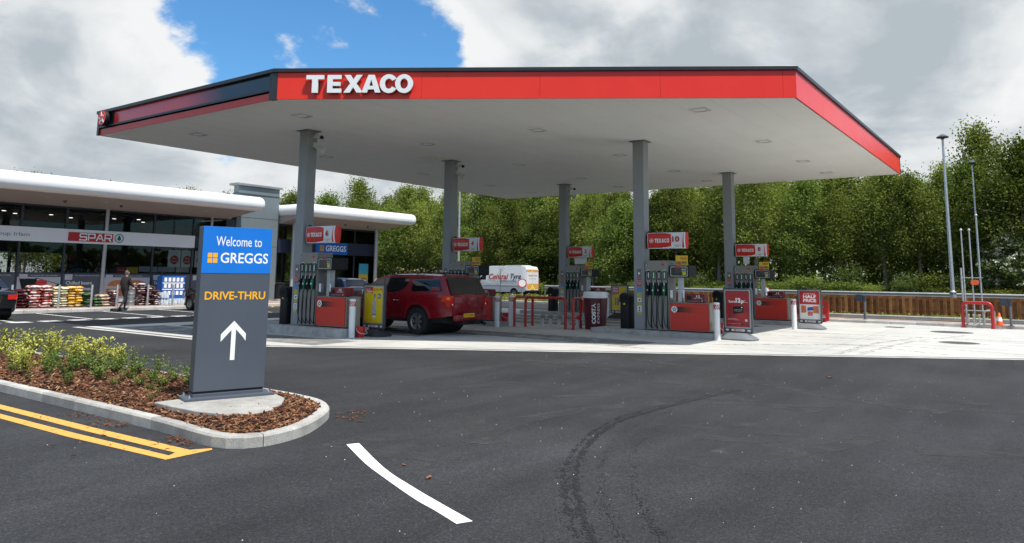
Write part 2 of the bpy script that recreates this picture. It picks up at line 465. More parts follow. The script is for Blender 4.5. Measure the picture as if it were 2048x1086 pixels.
def concrete_mat(name, base, joints=4.6):
    mt = bpy.data.materials.new(name); mt.use_nodes = True; t = mt.node_tree; L = t.links.new; b = t.nodes['Principled BSDF']
    tc = N(t, 'ShaderNodeTexCoord'); O = tc.outputs['Object']
    big = N(t, 'ShaderNodeTexNoise'); big.inputs['Scale'].default_value = 0.5; big.inputs['Detail'].default_value = 7; big.inputs['Roughness'].default_value = 0.65; L(O, big.inputs['Vector'])
    r1 = ramp(t, [(0.3, (0.80, 0.80, 0.80)), (0.7, (1.1, 1.1, 1.08))]); L(big.outputs[0], r1.inputs[0])
    fine = N(t, 'ShaderNodeTexNoise'); fine.inputs['Scale'].default_value = 40; fine.inputs['Detail'].default_value = 3; L(O, fine.inputs['Vector'])
    r2 = ramp(t, [(0.35, 0.93), (0.65, 1.06)]); L(fine.outputs[0], r2.inputs[0])
    # tyre-brushed streaks along the lanes
    mpn = N(t, 'ShaderNodeMapping'); mpn.inputs['Rotation'].default_value = (0, 0, R(20)); mpn.inputs['Scale'].default_value = (2.6, 0.22, 1); L(O, mpn.inputs['Vector'])
    st = N(t, 'ShaderNodeTexNoise'); st.inputs['Scale'].default_value = 0.9; st.inputs['Detail'].default_value = 4; L(mpn.outputs[0], st.inputs['Vector'])
    r3 = ramp(t, [(0.30, 0.84), (0.55, 1.0)]); L(st.outputs[0], r3.inputs[0])
    br = N(t, 'ShaderNodeTexBrick'); br.offset = 0.0; br.inputs['Scale'].default_value = 1.0; br.inputs['Brick Width'].default_value = joints; br.inputs['Row Height'].default_value = joints
    br.inputs['Mortar Size'].default_value = 0.012; br.inputs['Color1'].default_value = (1, 1, 1, 1); br.inputs['Color2'].default_value = (.95, .95, .95, 1); br.inputs['Mortar'].default_value = (.55, .55, .55, 1)
    L(O, br.inputs['Vector'])
    col = None
    for src in (r1.outputs[0], r2.outputs[0], r3.outputs[0], br.outputs[0]):
        mm = N(t, 'ShaderNodeMix', data_type='RGBA', blend_type='MULTIPLY'); mm.inputs[0].default_value = 1
        if col is None: mm.inputs[6].default_value = (*base, 1)
        else: L(col, mm.inputs[6])
        L(src, mm.inputs[7]); col = mm.outputs[2]
    L(col, b.inputs['Base Color']); b.inputs['Roughness'].default_value = 0.75
    bp = N(t, 'ShaderNodeBump'); bp.inputs['Strength'].default_value = 0.25; bp.inputs['Distance'].default_value = 0.004; L(fine.outputs[0], bp.inputs['Height']); L(bp.outputs[0], b.inputs['Normal'])
    MATS[name] = mt; return mt


def paver_mat(name, c1, c2):
    mt = bpy.data.materials.new(name); mt.use_nodes = True; t = mt.node_tree; L = t.links.new; b = t.nodes['Principled BSDF']
    tc = N(t, 'ShaderNodeTexCoord')
    br = N(t, 'ShaderNodeTexBrick'); br.inputs['Scale'].default_value = 1.0; br.inputs['Brick Width'].default_value = 0.2; br.inputs['Row Height'].default_value = 0.1; br.inputs['Mortar Size'].default_value = 0.005
    br.inputs['Color1'].default_value = (*c1, 1); br.inputs['Color2'].default_value = (*c2, 1); br.inputs['Mortar'].default_value = (.12, .10, .09, 1); L(tc.outputs['Object'], br.inputs['Vector'])
    n = N(t, 'ShaderNodeTexNoise'); n.inputs['Scale'].default_value = 1.2; n.inputs['Detail'].default_value = 6; L(tc.outputs['Object'], n.inputs['Vector'])
    r = ramp(t, [(0.3, 0.8), (0.7, 1.15)]); L(n.outputs[0], r.inputs[0])
    mm = N(t, 'ShaderNodeMix', data_type='RGBA', blend_type='MULTIPLY'); mm.inputs[0].default_value = 1; L(br.outputs[0], mm.inputs[6]); L(r.outputs[0], mm.inputs[7]); L(mm.outputs[2], b.inputs['Base Color'])
    b.inputs['Roughness'].default_value = 0.85; MATS[name] = mt; return mt


def mark_mat(name, col, thresh, scale, soft=0.1, rough=0.7):
    """worn paint or rubber: noise decides where it has gone"""
    mt = bpy.data.materials.new(name); mt.use_nodes = True; t = mt.node_tree; L = t.links.new; b = t.nodes['Principled BSDF']; out = t.nodes['Material Output']
    tc = N(t, 'ShaderNodeTexCoord'); n = N(t, 'ShaderNodeTexNoise'); n.inputs['Scale'].default_value = scale; n.inputs['Detail'].default_value = 5; n.inputs['Roughness'].default_value = 0.7
    L(tc.outputs['Object'], n.inputs['Vector'])
    r = ramp(t, [(max(0, thresh - soft), 0.0), (min(1, thresh + soft), 1.0)]); L(n.outputs[0], r.inputs[0])
    b.inputs['Base Color'].default_value = (*col, 1); b.inputs['Roughness'].default_value = rough; b.inputs['Specular IOR Level'].default_value = 0.2
    tr = N(t, 'ShaderNodeBsdfTransparent'); mx = N(t, 'ShaderNodeMixShader'); L(r.outputs[0], mx.inputs[0]); L(tr.outputs[0], mx.inputs[1]); L(b.outputs[0], mx.inputs[2]); L(mx.outputs[0], out.inputs[0])
    MATS[name] = mt; return mt


def soil_mat(name, c1, c2, sc=1.5):
    return mat(name, c1, 0.95, var=0.3, scale=sc, col2=c2, bump=0.8, bscale=25, spec=0.1, fine=0.3)


ASPH = asphalt_mat('asphalt', (0.0295, 0.0300, 0.0312))
ASPH2 = asphalt_mat('road_asphalt', (0.042, 0.042, 0.044))
CONC = concrete_mat('forecourt_concrete', (0.53, 0.52, 0.485))
KERB = mat('kerb_concrete', (0.46, 0.45, 0.42), 0.85, var=0.2, scale=2.5, bump=0.4, bscale=60, fine=0.1, island=.2)
KERBD = mat('island_concrete', (0.36, 0.35, 0.33), 0.85, var=0.25, scale=3.5, bump=0.4, bscale=60, fine=0.12)
PAVE = paver_mat('block_paving', (0.34, 0.25, 0.22), (0.40, 0.31, 0.27))
WHITE_LINE = mark_mat('white_road_paint', (0.80, 0.79, 0.76), 0.30, 14, 0.05)
YEL_LINE = mark_mat('yellow_road_paint', (0.66, 0.335, 0.075), 0.36, 10, 0.06)
SOIL = soil_mat('verge_soil', (0.07, 0.075, 0.028), (0.15, 0.13, 0.06), 0.8)
GRASS = soil_mat('rough_grass', (0.05, 0.075, 0.02), (0.11, 0.13, 0.04), 0.5)
DARKGAP = mat('drain_gap', (0.075, 0.073, 0.07), 0.8)


def sheet(name, loops, z, mt, t=0.0, kind='structure'):
    mb = MB(); mb.prism(loops, (0, 0, z - max(t, 0.001)), UX, VX, max(t, 0.001), back=bool(t))
    return struct(mb.build(name, mt), kind)


sheet('ground', rect(-1200, 1200, -1200, 1200), -0.06, GRASS)
sheet('asphalt_yard', [(-16, -34), (38.4, -34), (38.4, 18), (40.5, 26), (40.5, 33.5), (36.9, 33.5), (36.9, 70), (-16, 70)], 0.0, ASPH)
# forecourt slab with its drainage edge
ab = Vector((17.92 - 11.13, 4.55 - 15.32)).normalized(); nn = Vector((-ab.y, ab.x))          # nn points back into the forecourt


def ab_pt(c, v): return (c + (15.2 - v) * (ab.x / -ab.y), v)


sheet('forecourt', [(11.36, 24.45), (11.36, 15.45), ab_pt(11.36, 15.2)[:2], ab_pt(11.36, -9.0), (33.0, -9.0), (33.0, 24.45)], 0.004, CONC)
mb = MB()
for a, b_ in ((11.0, 11.20),):
    mb.prism([(a, 24.5), (a, 15.2), ab_pt(a, -9.0), ab_pt(b_, -9.0), (b_, 15.2), (b_, 24.5)], (0, 0, 0.003), UX, VX, 0.002)
struct(mb.build('edge_strip', KERB))
mb = MB()
mb.prism([(11.2, 24.5), (11.2, 15.2), ab_pt(11.2, -9.0), ab_pt(11.36, -9.0), (11.36, 15.2), (11.36, 24.5)], (0, 0, 0.003), UX, VX, 0.001)
struct(mb.build('drain_slot', DARKGAP))
# manholes
MANH = mat('cast_iron_cover', (0.07, 0.068, 0.065), 0.7, var=0.25, scale=8, bump=0.5, bscale=40)
for x, y, r in ((29.4, 2.75, 0.55), (24.5, 2.13, 0.42), (14.0, 22.6, 0.42)):
    mb = MB(); mb.prism(circ(0, 0, r, 28), (0, 0, 0), UX, VX, 0.003)
    mb.prism([circ(0, 0, r + .09, 28), circ(0, 0, r + .01, 28)], (0, 0, 0), UX, VX, 0.002)
    for k in range(-3, 4):
        mb.box(-r * .6, r * .6, k * r * .17 - .012, k * r * .17 + .012, 0.003, 0.005)
    struct(mb.build('manhole_cover', MANH, loc=(x, y, 0.005)))
mb = MB(); mb.box(30.6, 31.2, 4.4, 5.0, 0.004, 0.012)
struct(mb.build('drain_grate', MANH))


def ribbon(mb, pts, w, z, mi=0):
    """strip of given width along a ground polyline; w may be a list"""
    pts = [Vector((p[0], p[1])) for p in pts]; ws = w if isinstance(w, (list, tuple)) else [w] * len(pts)
    vs = []
    for i, p in enumerate(pts):
        d = (pts[min(i + 1, len(pts) - 1)] - pts[max(i - 1, 0)]).normalized(); nrm = Vector((-d.y, d.x)) * ws[i] / 2
        vs += [(p.x + nrm.x, p.y + nrm.y, z), (p.x - nrm.x, p.y - nrm.y, z)]
    fs = [(2 * i, 2 * i + 1, 2 * i + 3, 2 * i + 2) for i in range(len(pts) - 1)]
    return mb.add(vs, fs, mi)


def smoothp(pts, n=6):
    """catmull-rom through 2-D or 3-D points"""
    P = [Vector(p) for p in pts]; out = []
    for i in range(len(P) - 1):
        p0 = P[max(i - 1, 0)]; p1 = P[i]; p2 = P[i + 1]; p3 = P[min(i + 2, len(P) - 1)]
        for k in range(n):
            t = k / n
            out.append(0.5 * ((2 * p1) + (p2 - p0) * t + (2 * p0 - 5 * p1 + 4 * p2 - p3) * t * t + (3 * p1 - p0 - 3 * p2 + p3) * t ** 3))
    out.append(P[-1]); return out


# white lane line in front
top_ = smoothp([(5.473, 5.806), (4.932, 4.896), (4.647, 4.279), (4.438, 3.768), (4.287, 3.384)], 5)
bot_ = smoothp([(5.356, 5.862), (4.952, 5.168), (4.726, 4.713), (4.43, 4.076), (4.307, 3.754), (4.176, 3.438)], 5)
mb = MB(); mb.prism([tuple(p) for p in top_] + [tuple(p) for p in bot_[::-1]], (0, 0, 0.002), UX, VX, 0.002)
struct(mb.build('white_line', mat('fresh_white_paint', (0.86, 0.85, 0.82), 0.6, var=0.04, scale=10, bump=0.3, bscale=90)))
# double yellow lines beside the planter
mb = MB()
mb.prism([(4.03, 14), (4.03, 10.6), (4.06, 8.5), (4.116, 6.86), (4.016, 6.80), (3.94, 8.5), (3.90, 10.3), (3.89, 14), (3.78, 14), (3.785, 9.99), (3.81, 8.4), (3.915, 6.679), (4.40, 6.70), (4.43, 6.755),
          (4.26, 6.86), (4.20, 8.5), (4.16, 10.9), (4.15, 14)], (0, 0, 0.002), UX, VX, 0.002)
struct(mb.build('double_yellow_line', YEL_LINE))
# parking bays and give-way line
mb = MB()
for pts in ([(13.58, 33.4), (13.35, 28.2)], [(16.2, 33.4), (16.0, 28.2)], [(18.75, 33.4), (18.5, 28.2)], [(21.3, 33.4), (21.05, 28.2)], [(11.0, 33.4), (10.8, 28.2)]):
    ribbon(mb, pts, 0.085, 0.004)
struct(mb.build('parking_bay_line', WHITE_LINE))
mb = MB(); x = 8.6
while x < 18:
    for k in range(2):
        mb.prism([(x, 27.75 + k * .33), (x + .55, 27.6 + k * .33), (x + .75, 27.75 + k * .33), (x + .2, 27.9 + k * .33)], (0, 0, 0.002), UX, VX, 0.002)
    x += 0.95
struct(mb.build('give_way_line', WHITE_LINE))
# yellow hatching in front of the bakery
mb = MB()
for pts in ([(24.2, 32.4), (24.9, 33.3)], [(25.0, 32.4), (25.7, 33.3)], [(25.8, 32.4), (26.5, 33.3)], [(26.6, 32.4), (27.3, 33.3)], [(23.6, 32.4), (28.4, 32.4)], [(23.6, 33.3), (28.4, 33.3)]):
    ribbon(mb, pts, 0.11, 0.004)
struct(mb.build('yellow_hatching', YEL_LINE))
bed_outer = [(4.2, 20), (4.2, 6.3), (6.0, 6.3), (6.9, 7.6), (6.9, 20)]


def inside(p, poly):
    c = False; x, y = p; j = len(poly) - 1
    for i in range(len(poly)):
        xi, yi = poly[i]; xj, yj = poly[j]
        if (yi > y) != (yj > y) and x < (xj - xi) * (y - yi) / (yj - yi) + xi: c = not c
        j = i
    return c


# tyre marks on the asphalt and on the concrete
PAL = mark_mat('pale_tyre_polish', (0.062, 0.062, 0.061), 0.54, 2.2, 0.22, 0.85)
SCF = mark_mat('tyre_scuff', (0.41, 0.40, 0.375), 0.58, 5, 0.14, 0.85)
def skid(mb, pts, n, offs, spread, fade, rg, ln=.065, w=.016):
    """short smears of rubber scattered along a path"""
    P = smoothp(pts, 12); L_ = len(P) - 1
    for _ in range(n):
        f = rg.random(); k = f * L_; i = min(L_ - 1, int(k)); p = P[i].lerp(P[i + 1], k - i); d = (P[i + 1] - P[i]).normalized(); nr = Vector((-d.y, d.x)); t = fade(f)
        if rg.random() > t: continue
        gap = .55 + .45 * math.sin(f * 70 + 3 * math.sin(f * 23))          # comes and goes
        if rg.random() > .35 + .65 * gap: continue
        o = rg.choice(offs) + rg.gauss(0, spread * (1.3 - .6 * f)); a = rg.gauss(0, .25); dd = d * math.cos(a) + nr * math.sin(a); nn_ = Vector((-dd.y, dd.x)); l = ln * rg.uniform(.3, 1.3); ww = w * rg.uniform(.4, 1.3); c = p + nr * o; z = 0.0028 + rg.random() * .0006
        mb.add([(*(c - dd * l * .5), z), (*(c + nn_ * ww * .5), z), (*(c + dd * l * .5), z), (*(c - nn_ * ww * .5), z)], [(3, 2, 1, 0)])


rgs = random.Random(42); mb = MB(); 
KRUB = mat('tyre_rubber_smear', (0.0060, 0.0060, 0.0066), 0.85, var=0.25, scale=9)
MAIN = [(3.6, 1.85), (4.0, 2.2), (4.41, 2.53), (5.06, 3.01), (5.77, 3.47), (6.54, 3.84), (7.35, 4.12), (8.29, 4.31), (9.09, 4.29), (10.48, 4.16), (11.67, 3.99)]
skid(mb, MAIN, 2600, [-.03, -.03, .06], .019, lambda f: 1.0 if f < .6 else 1.0 - .3 * (f - .6) / .4, rgs); skid(mb, MAIN[:8], 420, [0], .085, lambda f: 1 - .4 * f, rgs, .04, .014)
skid(mb, MAIN[6:], 1100, [-.02], .010, lambda f: 1 - .75 * f, rgs, .08, .012)
struct(mb.build('tyre_mark', KRUB), 'stuff')
mb = MB()
skid(mb, [(4.2, 1.75), (4.75, 2.12), (5.1, 2.44), (5.75, 2.86), (6.79, 3.39), (7.5, 3.61), (8.9, 3.87)], 900, [0], .03, lambda f: .9 - .5 * f, rgs, .04, .010)
skid(mb, [(4.2, 2.1), (4.69, 2.45), (5.19, 2.84), (5.93, 3.28), (6.51, 3.55), (7.57, 3.92), (8.86, 4.07), (9.94, 4.09)], 700, [0], .022, lambda f: .8, rgs, .04, .009)
struct(mb.build('tyre_mark', KRUB), 'stuff')
mb = MB()
ribbon(mb, smoothp([(13.4, 10.0), (12.77, 8.3), (12.63, 6.98), (11.68, 5.24), (10.98, 4.05), (10.3, 2.6)]), .34, 0.0025)
ribbon(mb, smoothp([(15.0, 8.0), (14.38, 6.88), (13.68, 5.42), (12.67, 4.16), (12.01, 2.82), (11.4, 1.2)]), .36, 0.0025)
ribbon(mb, smoothp([(6.2, 4.9), (7.2, 5.2), (8.6, 5.0), (9.8, 4.4)]), .30, 0.0025)
for k in range(26):       # short dusty smears
    u, v = rgs.uniform(5, 13), rgs.uniform(-1, 8)
    if u < 7.2 and v > 5.8: continue
    a = rgs.gauss(-.9, .5); l = rgs.uniform(.25, .9); p = Vector((u, v)); d = Vector((math.cos(a), math.sin(a))); nr = Vector((-d.y, d.x))
    ribbon(mb, smoothp([tuple(p - d * l), tuple(p + nr * rgs.gauss(0, .08)), tuple(p + d * l)]), rgs.uniform(.12, .4), 0.0022 + k * .00001)
struct(mb.build('tyre_polish', PAL))
mb = MB()
for k in range(420):      # loose pale grit
    u, v = rgs.uniform(3, 15), rgs.uniform(-4, 9); s = rgs.uniform(.003, .009)
    if inside((u, v), bed_outer) or (u > 11 and v > 15.2 - (u - 11) / .6305 - .5): continue
    mb.add([(u - s, v - s * .6, .001), (u + s, v - s * .5, .001), (u + s * .3, v + s, .001), (u, v, s * 1.2)], [(0, 1, 3), (1, 2, 3), (2, 0, 3)])
struct(mb.build('grit', KERB), 'stuff')
mb = MB()
for pts, w in (([(19.0, 7.4), (19.88, 6.23), (20.8, 5.2), (21.59, 4.38), (20.9, 3.0), (20.3, 2.0)], .22), ([(18.6, 4.1), (19.5, 4.05), (21.98, 3.97), (23.65, 3.74), (26, 3.2)], .2),
               ([(19.4, 7.0), (20.4, 5.9), (22.0, 3.6), (21.9, 1.6), (21.2, -0.6)], .2), ([(18.9, 3.65), (20, 3.6), (24, 3.2), (28, 2.2)], .18), ([(23.5, 8), (24.0, 4), (24.6, 0), (25, -4)], .3), ([(25.3, 8), (25.8, 4), (26.4, 0), (27, -4)], .3),
               ([(13.2, 20), (12.8, 22), (12.2, 23.5)], .06), ([(16.8, 8), (17.5, 14), (17.3, 22)], .22), ([(18.6, 8), (19.2, 14), (19.0, 22)], .22)):
    ribbon(mb, smoothp(pts), w, 0.0075)
struct(mb.build('tyre_scuff', SCF))
LSHADE = mark_mat('grimy_lane_shade', (0.21, 0.205, 0.195), 0.47, 1.1, 0.22, 0.75); mb = MB()  # lane bands: grime plus painted-in darkening for the shade under the canopy
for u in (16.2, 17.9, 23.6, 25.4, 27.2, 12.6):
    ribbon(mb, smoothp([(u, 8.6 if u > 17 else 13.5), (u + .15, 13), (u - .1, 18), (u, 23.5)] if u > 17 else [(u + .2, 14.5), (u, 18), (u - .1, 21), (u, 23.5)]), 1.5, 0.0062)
struct(mb.build('lane_shade', LSHADE))

# store pavement, right-hand pavement, far kerb
mb = MB(); mb.prism([(4, 33.66), (28.5, 33.66), (37.2, 33.66), (37.2, 60), (4, 60)], (0, 0, -0.05), UX, VX, 0.19)
struct(mb.build('store_pavement', PAVE))


def kerb_line(name, pts, w, z0, z1, mt, stone=0.915, closed=False):
    """kerb stones with open joints along a polyline (inner side to the left)"""
    P = [Vector((p[0], p[1])) for p in pts]; mb = MB()
    cum = [0]
    for i in range(len(P) - 1): cum.append(cum[-1] + (P[i + 1] - P[i]).length)

    def at(s):
        for i in range(len(P) - 1):
            if s <= cum[i + 1] or i == len(P) - 2:
                t = (s - cum[i]) / max(1e-6, cum[i + 1] - cum[i]); d0 = (P[i + 1] - P[i]).normalized()
                return P[i].lerp(P[i + 1], t), Vector((-d0.y, d0.x))
    s = 0
    while s < cum[-1] - 0.05:
        e = min(s + stone, cum[-1]); k = 5; ring = []
        for i in range(k + 1):
            p, nr = at(s + 0.004 + (e - s - 0.008) * i / k); ring.append((p, p + nr * w))
        dz = random.uniform(-.004, .004); vs = []; fs = []
        for a, b_ in ring:
            inn = (b_ - a).normalized()
            q = a + inn * 0.018
            vs += [(a.x, a.y, z0), (a.x, a.y, z1 - .022 + dz), (q.x, q.y, z1 + dz), (b_.x, b_.y, z1 + dz), (b_.x, b_.y, z0)]
        for i in range(k):
            for j in range(4):
                fs.append((i * 5 + j, i * 5 + j + 1, (i + 1) * 5 + j + 1, (i + 1) * 5 + j))
        fs.append((0, 4, 3, 2, 1)); fs.append(tuple(k * 5 + j for j in range(5)))
        fs = [f[::-1] for f in fs]
        mb.add(vs, fs); s = e
    return struct(mb.build(name, mt))


kerb_line('store_kerb', [(4, 33.5), (37.2, 33.5)], 0.15, -0.03, 0.142, KERB)
mb = MB(); mb.prism([(33.14, -12), (34.3, -12), (34.3, 13.3), (33.14, 13.3)], (0, 0, -0.03), UX, VX, 0.148)
struct(mb.build('pavement', PAVE))
kerb_line('pavement_kerb', [(33.0, 13.4), (33.0, -12)], 0.135, -0.03, 0.122, KERB)
kerb_line('pavement_kerb', [(34.44, -12), (34.44, 13.4)], 0.135, -0.03, 0.122, KERB)
sheet('access_road', [(34.44, -34), (38.3, -34), (38.3, 18), (34.44, 18)], 0.003, ASPH2)
mb = MB(); ribbon(mb, [(38.0, -30), (38.0, 17.5)], 0.10, 0.006)
struct(mb.build('yellow_line', YEL_LINE))
kerb_line('road_kerb', [(38.3, -30), (38.3, 18), (40.4, 26), (40.4, 33.4)][::-1], 0.15, -0.05, 0.13, KERB)


def hgt(u, v):
    s = lambda a, b_, x: max(0, min(1, (x - a) / (b_ - a)))
    a = s(41.0, 46.5, u); a = a * a * (3 - 2 * a); b_ = s(27, 20, v); b_ = b_ * b_ * (3 - 2 * b_)
    far = s(56, 66, u); far = far * far * (3 - 2 * far)
    lift = 0.10 if not (45.6 < u < 54.5 and v > 27) else -0.03
    return lift + 0.75 * a * b_ + 0.5 * far * (1 - b_) + 0.06 * mnoise.noise(Vector((u * .4, v * .4, 0)))


mb = MB(); us = [38.45 + 0.75 * i for i in range(80)]; vs_ = [-40 + 1.0 * i for i in range(150)]
V_ = []; F_ = []
for i, u in enumerate(us):
    for j, v in enumerate(vs_):
        uu = u
        if v > 18: uu = max(u, 40.55)
        V_.append((uu, v, hgt(u, v)))
nv = len(vs_)
for i in range(len(us) - 1):
    for j in range(nv - 1):
        if 33.5 < us[i] < 41 and vs_[j] > 33: continue
        F_.append((i * nv + j, (i + 1) * nv + j, (i + 1) * nv + j + 1, i * nv + j + 1))
mb.add(V_, F_); struct(mb.build('embankment', SOIL, smooth=60))
sheet('far_road', [(46.0, 24), (54.0, 24), (54.0, 110), (46.0, 110)], 0.09, ASPH2)

# ------------------------------------------------------------------ planting bed at the drive-through entrance
BED = [(4.60, 20), (4.585, 12.3), (4.575, 10.8), (4.56, 9.0), (4.54, 7.81), (4.47, 7.05), (4.475, 6.78), (4.56, 6.56), (4.80, 6.43), (5.10, 6.45), (5.45, 6.57), (5.94, 6.89), (6.30, 7.22), (6.54, 7.66), (6.64, 8.2), (6.68, 9.2), (6.70, 11), (6.72, 14), (6.72, 20)]
bed_s = [BED[0], BED[1], BED[2], BED[3]] + [tuple(p) for p in smoothp(BED[4:16], 4)] + BED[16:]
KERBN = mat('new_kerb_concrete', (0.375, 0.36, 0.325), 0.85, var=0.26, scale=3.5, bump=0.5, bscale=70, fine=0.14, island=.22)
kerb_line('planter_kerb', bed_s, 0.125, -0.03, 0.12, KERBN)


def inset(pts, d):
    out = []
    for i, p in enumerate(pts):
        a = Vector(pts[max(i - 1, 0)]); b_ = Vector(pts[min(i + 1, len(pts) - 1)]); t = (b_ - a).normalized(); out.append((p[0] - t.y * d, p[1] + t.x * d))
    return out


def inside(p, poly):
    c = False; x, y = p; j = len(poly) - 1
    for i in range(len(poly)):
        xi, yi = poly[i]; xj, yj = poly[j]
        if (yi > y) != (yj > y) and x < (xj - xi) * (y - yi) / (yj - yi) + xi: c = not c
        j = i
    return c


inner = inset(bed_s, 0.118)


def edge_dist(u, v, poly=inner):
    d = 9.0; p = Vector((u, v))
    for i in range(len(poly) - 1):
        a = Vector(poly[i]); b_ = Vector(poly[i + 1]); ab_ = b_ - a; t = max(0, min(1, (p - a).dot(ab_) / max(1e-9, ab_.length_squared)))
        d = min(d, (p - a - ab_ * t).length)
    return d


def bedz(u, v):
    e = min(1, edge_dist(u, v) / 0.45)
    return 0.095 + 0.075 * e * (2 - e) + 0.018 * mnoise.noise(Vector((u * 3, v * 3, 2)))


BARK = mat('bark_soil', (0.060, 0.030, 0.018), 0.95, var=0.4, scale=18, bump=1.0, bscale=60, fine=0.4, spec=0.1)
CHIP = [mat('bark_chip_brown', (0.15, 0.070, 0.038), 0.9, var=0.35, scale=30, spec=0.15), mat('bark_chip_dark', (0.040, 0.020, 0.013), 0.9, var=0.3, scale=30, spec=0.15),
        mat('bark_chip_pale', (0.34, 0.20, 0.105), 0.9, var=0.3, scale=30, spec=0.15), mat('bark_chip_red', (0.185, 0.078, 0.042), 0.9, var=0.3, scale=30, spec=0.15)]
mb = MB(); st_ = 0.10; gu = [4.45 + st_ * i for i in range(24)]; gv = [6.4 + st_ * i for i in range(110)]
idx = {}
for i, u in enumerate(gu):
    for j, v in enumerate(gv):
        if inside((u, v), inner) or edge_dist(u, v) < 0.08:
            idx[i, j] = len(mb.v); mb.v.append((u, v, bedz(u, v) if inside((u, v), inner) else 0.09))
for (i, j) in idx:
    q = [(i, j), (i + 1, j), (i + 1, j + 1), (i, j + 1)]
    if all(k in idx for k in q): mb.f.append(tuple(idx[k] for k in q)); mb.m.append(0)
rng = random.Random(11)


def chip(mb, u, v, z, s, mi, flat=1.0):
    a = rng.uniform(0, 6.28); l = s * rng.uniform(.5, 1.5); w = s * rng.uniform(.18, .42); t = s * rng.uniform(.06, .16)
    M_ = Matrix.Rotation(a, 3, 'Z') @ Matrix.Rotation(rng.gauss(0, .35) * flat, 3, 'X') @ Matrix.Rotation(rng.gauss(0, .35) * flat, 3, 'Y')
    vs = []
    for dz in (-t, t):
        for x, y in ((-l, -w * .6), (l * .8, -w), (l, w * .5), (-l * .7, w)):
            p = M_ @ Vector((x * .5, y * .5, dz * .5)); vs.append((u + p.x, v + p.y, z + p.z))
    mb.add(vs, [(0, 3, 2, 1), (4, 5, 6, 7), (0, 1, 5, 4), (1, 2, 6, 5), (2, 3, 7, 6), (3, 0, 4, 7)], mi)


PAD = [(4.86, 8.62), (4.84, 8.2), (4.84, 7.75), (4.95, 7.3), (5.15, 7.13), (5.45, 7.18), (5.75, 7.42), (6.02, 7.72), (6.14, 8.05), (6.2, 8.6)]
n = 0
while n < 9500:
    v = 6.4 + 8.5 * rng.random() ** 1.5; u = rng.uniform(4.5, 6.65)
    if not inside((u, v), inner): continue
    if inside((u, v), PAD) and rng.random() < 0.985: continue
    e = edge_dist(u, v); over = e < 0.06
    chip(mb, u, v, (bedz(u, v) + rng.uniform(.0, .02)), rng.uniform(.035, .085) * (1 if v < 11 else 1.3), rng.choice([1, 1, 2, 2, 1, 4, 4, 3]))
    n += 1
bark = struct(mb.build('bark_mulch', [BARK] + CHIP), 'stuff')
mb = MB(); mb.prism(PAD, (0, 0, 0.02), UX, VX, 0.172)
struct(mb.build('concrete_pad', KERBN, bevel=0.01))
# loose litter of bark on the tarmac
mb = MB(); rng = random.Random(5)
for cx, cy, s, k in ((6.45, 6.98, .13, 45), (6.2, 6.75, .12, 16), (4.38, 7.35, .07, 40), (4.40, 8.6, .09, 40), (4.36, 9.5, .1, 30), (4.36, 7.1, .06, 20), (4.37, 9.0, .12, 30), (4.0, 7.9, .3, 14)):
    for i in range(k): chip(mb, cx + rng.gauss(0, s), cy + rng.gauss(0, s * 1.3), 0.012 + rng.random() * .012, rng.uniform(.02, .055), rng.choice([0, 0, 1, 3]), .5)
struct(mb.build('bark_litter', CHIP), 'stuff')
# fallen leaves
LEAFB = mat('dead_leaf_brown', (0.22, 0.075, 0.035), 0.8, var=0.3, scale=30)


def leaf_litter(name, loc, s, rz, lab):
    mb = MB(); P = [(-1, 0, .05), (-.4, .45, .18), (.35, .42, .12), (1, 0, .3), (.4, -.45, .1), (-.4, -.4, .2), (0, 0, .0)]
    mb.add([(x * s, y * s, z * s + .006) for x, y, z in P], [(0, 6, 1), (1, 6, 2), (2, 6, 3), (3, 6, 4), (4, 6, 5), (5, 6, 0)])
    mb.add([(x * s, y * s, z * s + .003) for x, y, z in P], [(1, 6, 0), (2, 6, 1), (3, 6, 2), (4, 6, 3), (5, 6, 4), (0, 6, 5)])
    o = mb.build(name, LEAFB, loc=loc); o.rotation_euler = (0, 0, rz); return tag(o, lab, 'leaf')


leaf_litter('dead_leaf', (4.93, 4.37, 0.002), .045, .4, 'curled brown dead leaf on the tarmac right of the curved white line')
leaf_litter('dead_leaf', (5.11, 4.83, 0.002), .026, 1.4, 'small dark dead leaf on the tarmac nearest the curved white line')
leaf_litter('dead_leaf', (14.11, 3.23, 0.002), .07, 2.4, 'reddish dead leaf alone on the tarmac in front of the concrete edge')

# ================================================================== CANOPY
RED = mat('fascia_red', (0.80, 0.036, 0.020), 0.30, var=0.03, scale=1.5, spec=.3, coat=.06)
REDD = mat('panel_red', (0.56, 0.028, 0.014), 0.35, var=0.05, scale=3)
SOFF = mat('white_soffit_sheet', (0.86, 0.85, 0.81), 0.55, var=0.03, scale=0.6)
CAPM = mat('charcoal_metal', (0.016, 0.018, 0.022), 0.35, var=0.2, scale=3)
WHT = mat('white_acrylic', (0.82, 0.82, 0.81), 0.4, var=0.02, scale=4)
WHTP = mat('white_paint', (0.80, 0.80, 0.78), 0.45, var=0.06, scale=5, fine=0.03)
BLK = mat('black_plastic', (0.010, 0.010, 0.011), 0.55, var=0.3, scale=12, spec=.3)
BLKT = mat('black_text', (0.02, 0.02, 0.022), 0.6)
GREYC = mat('column_grey_paint', (0.27, 0.28, 0.29), 0.4, var=0.06, scale=2.5)
STEEL = mat('brushed_steel', (0.34, 0.325, 0.295), 0.42, metal=0.85, var=0.1, scale=5, fine=0.05)
STEELG = mat('cabinet_grey', (0.25, 0.24, 0.22), 0.45, metal=0.3, var=0.08, scale=4)
GALV = mat('galvanised_steel', (0.46, 0.48, 0.50), 0.45, metal=0.7, var=0.18, scale=12)
DGREY = mat('dark_grey_plastic', (0.055, 0.06, 0.065), 0.5, var=0.15, scale=8)


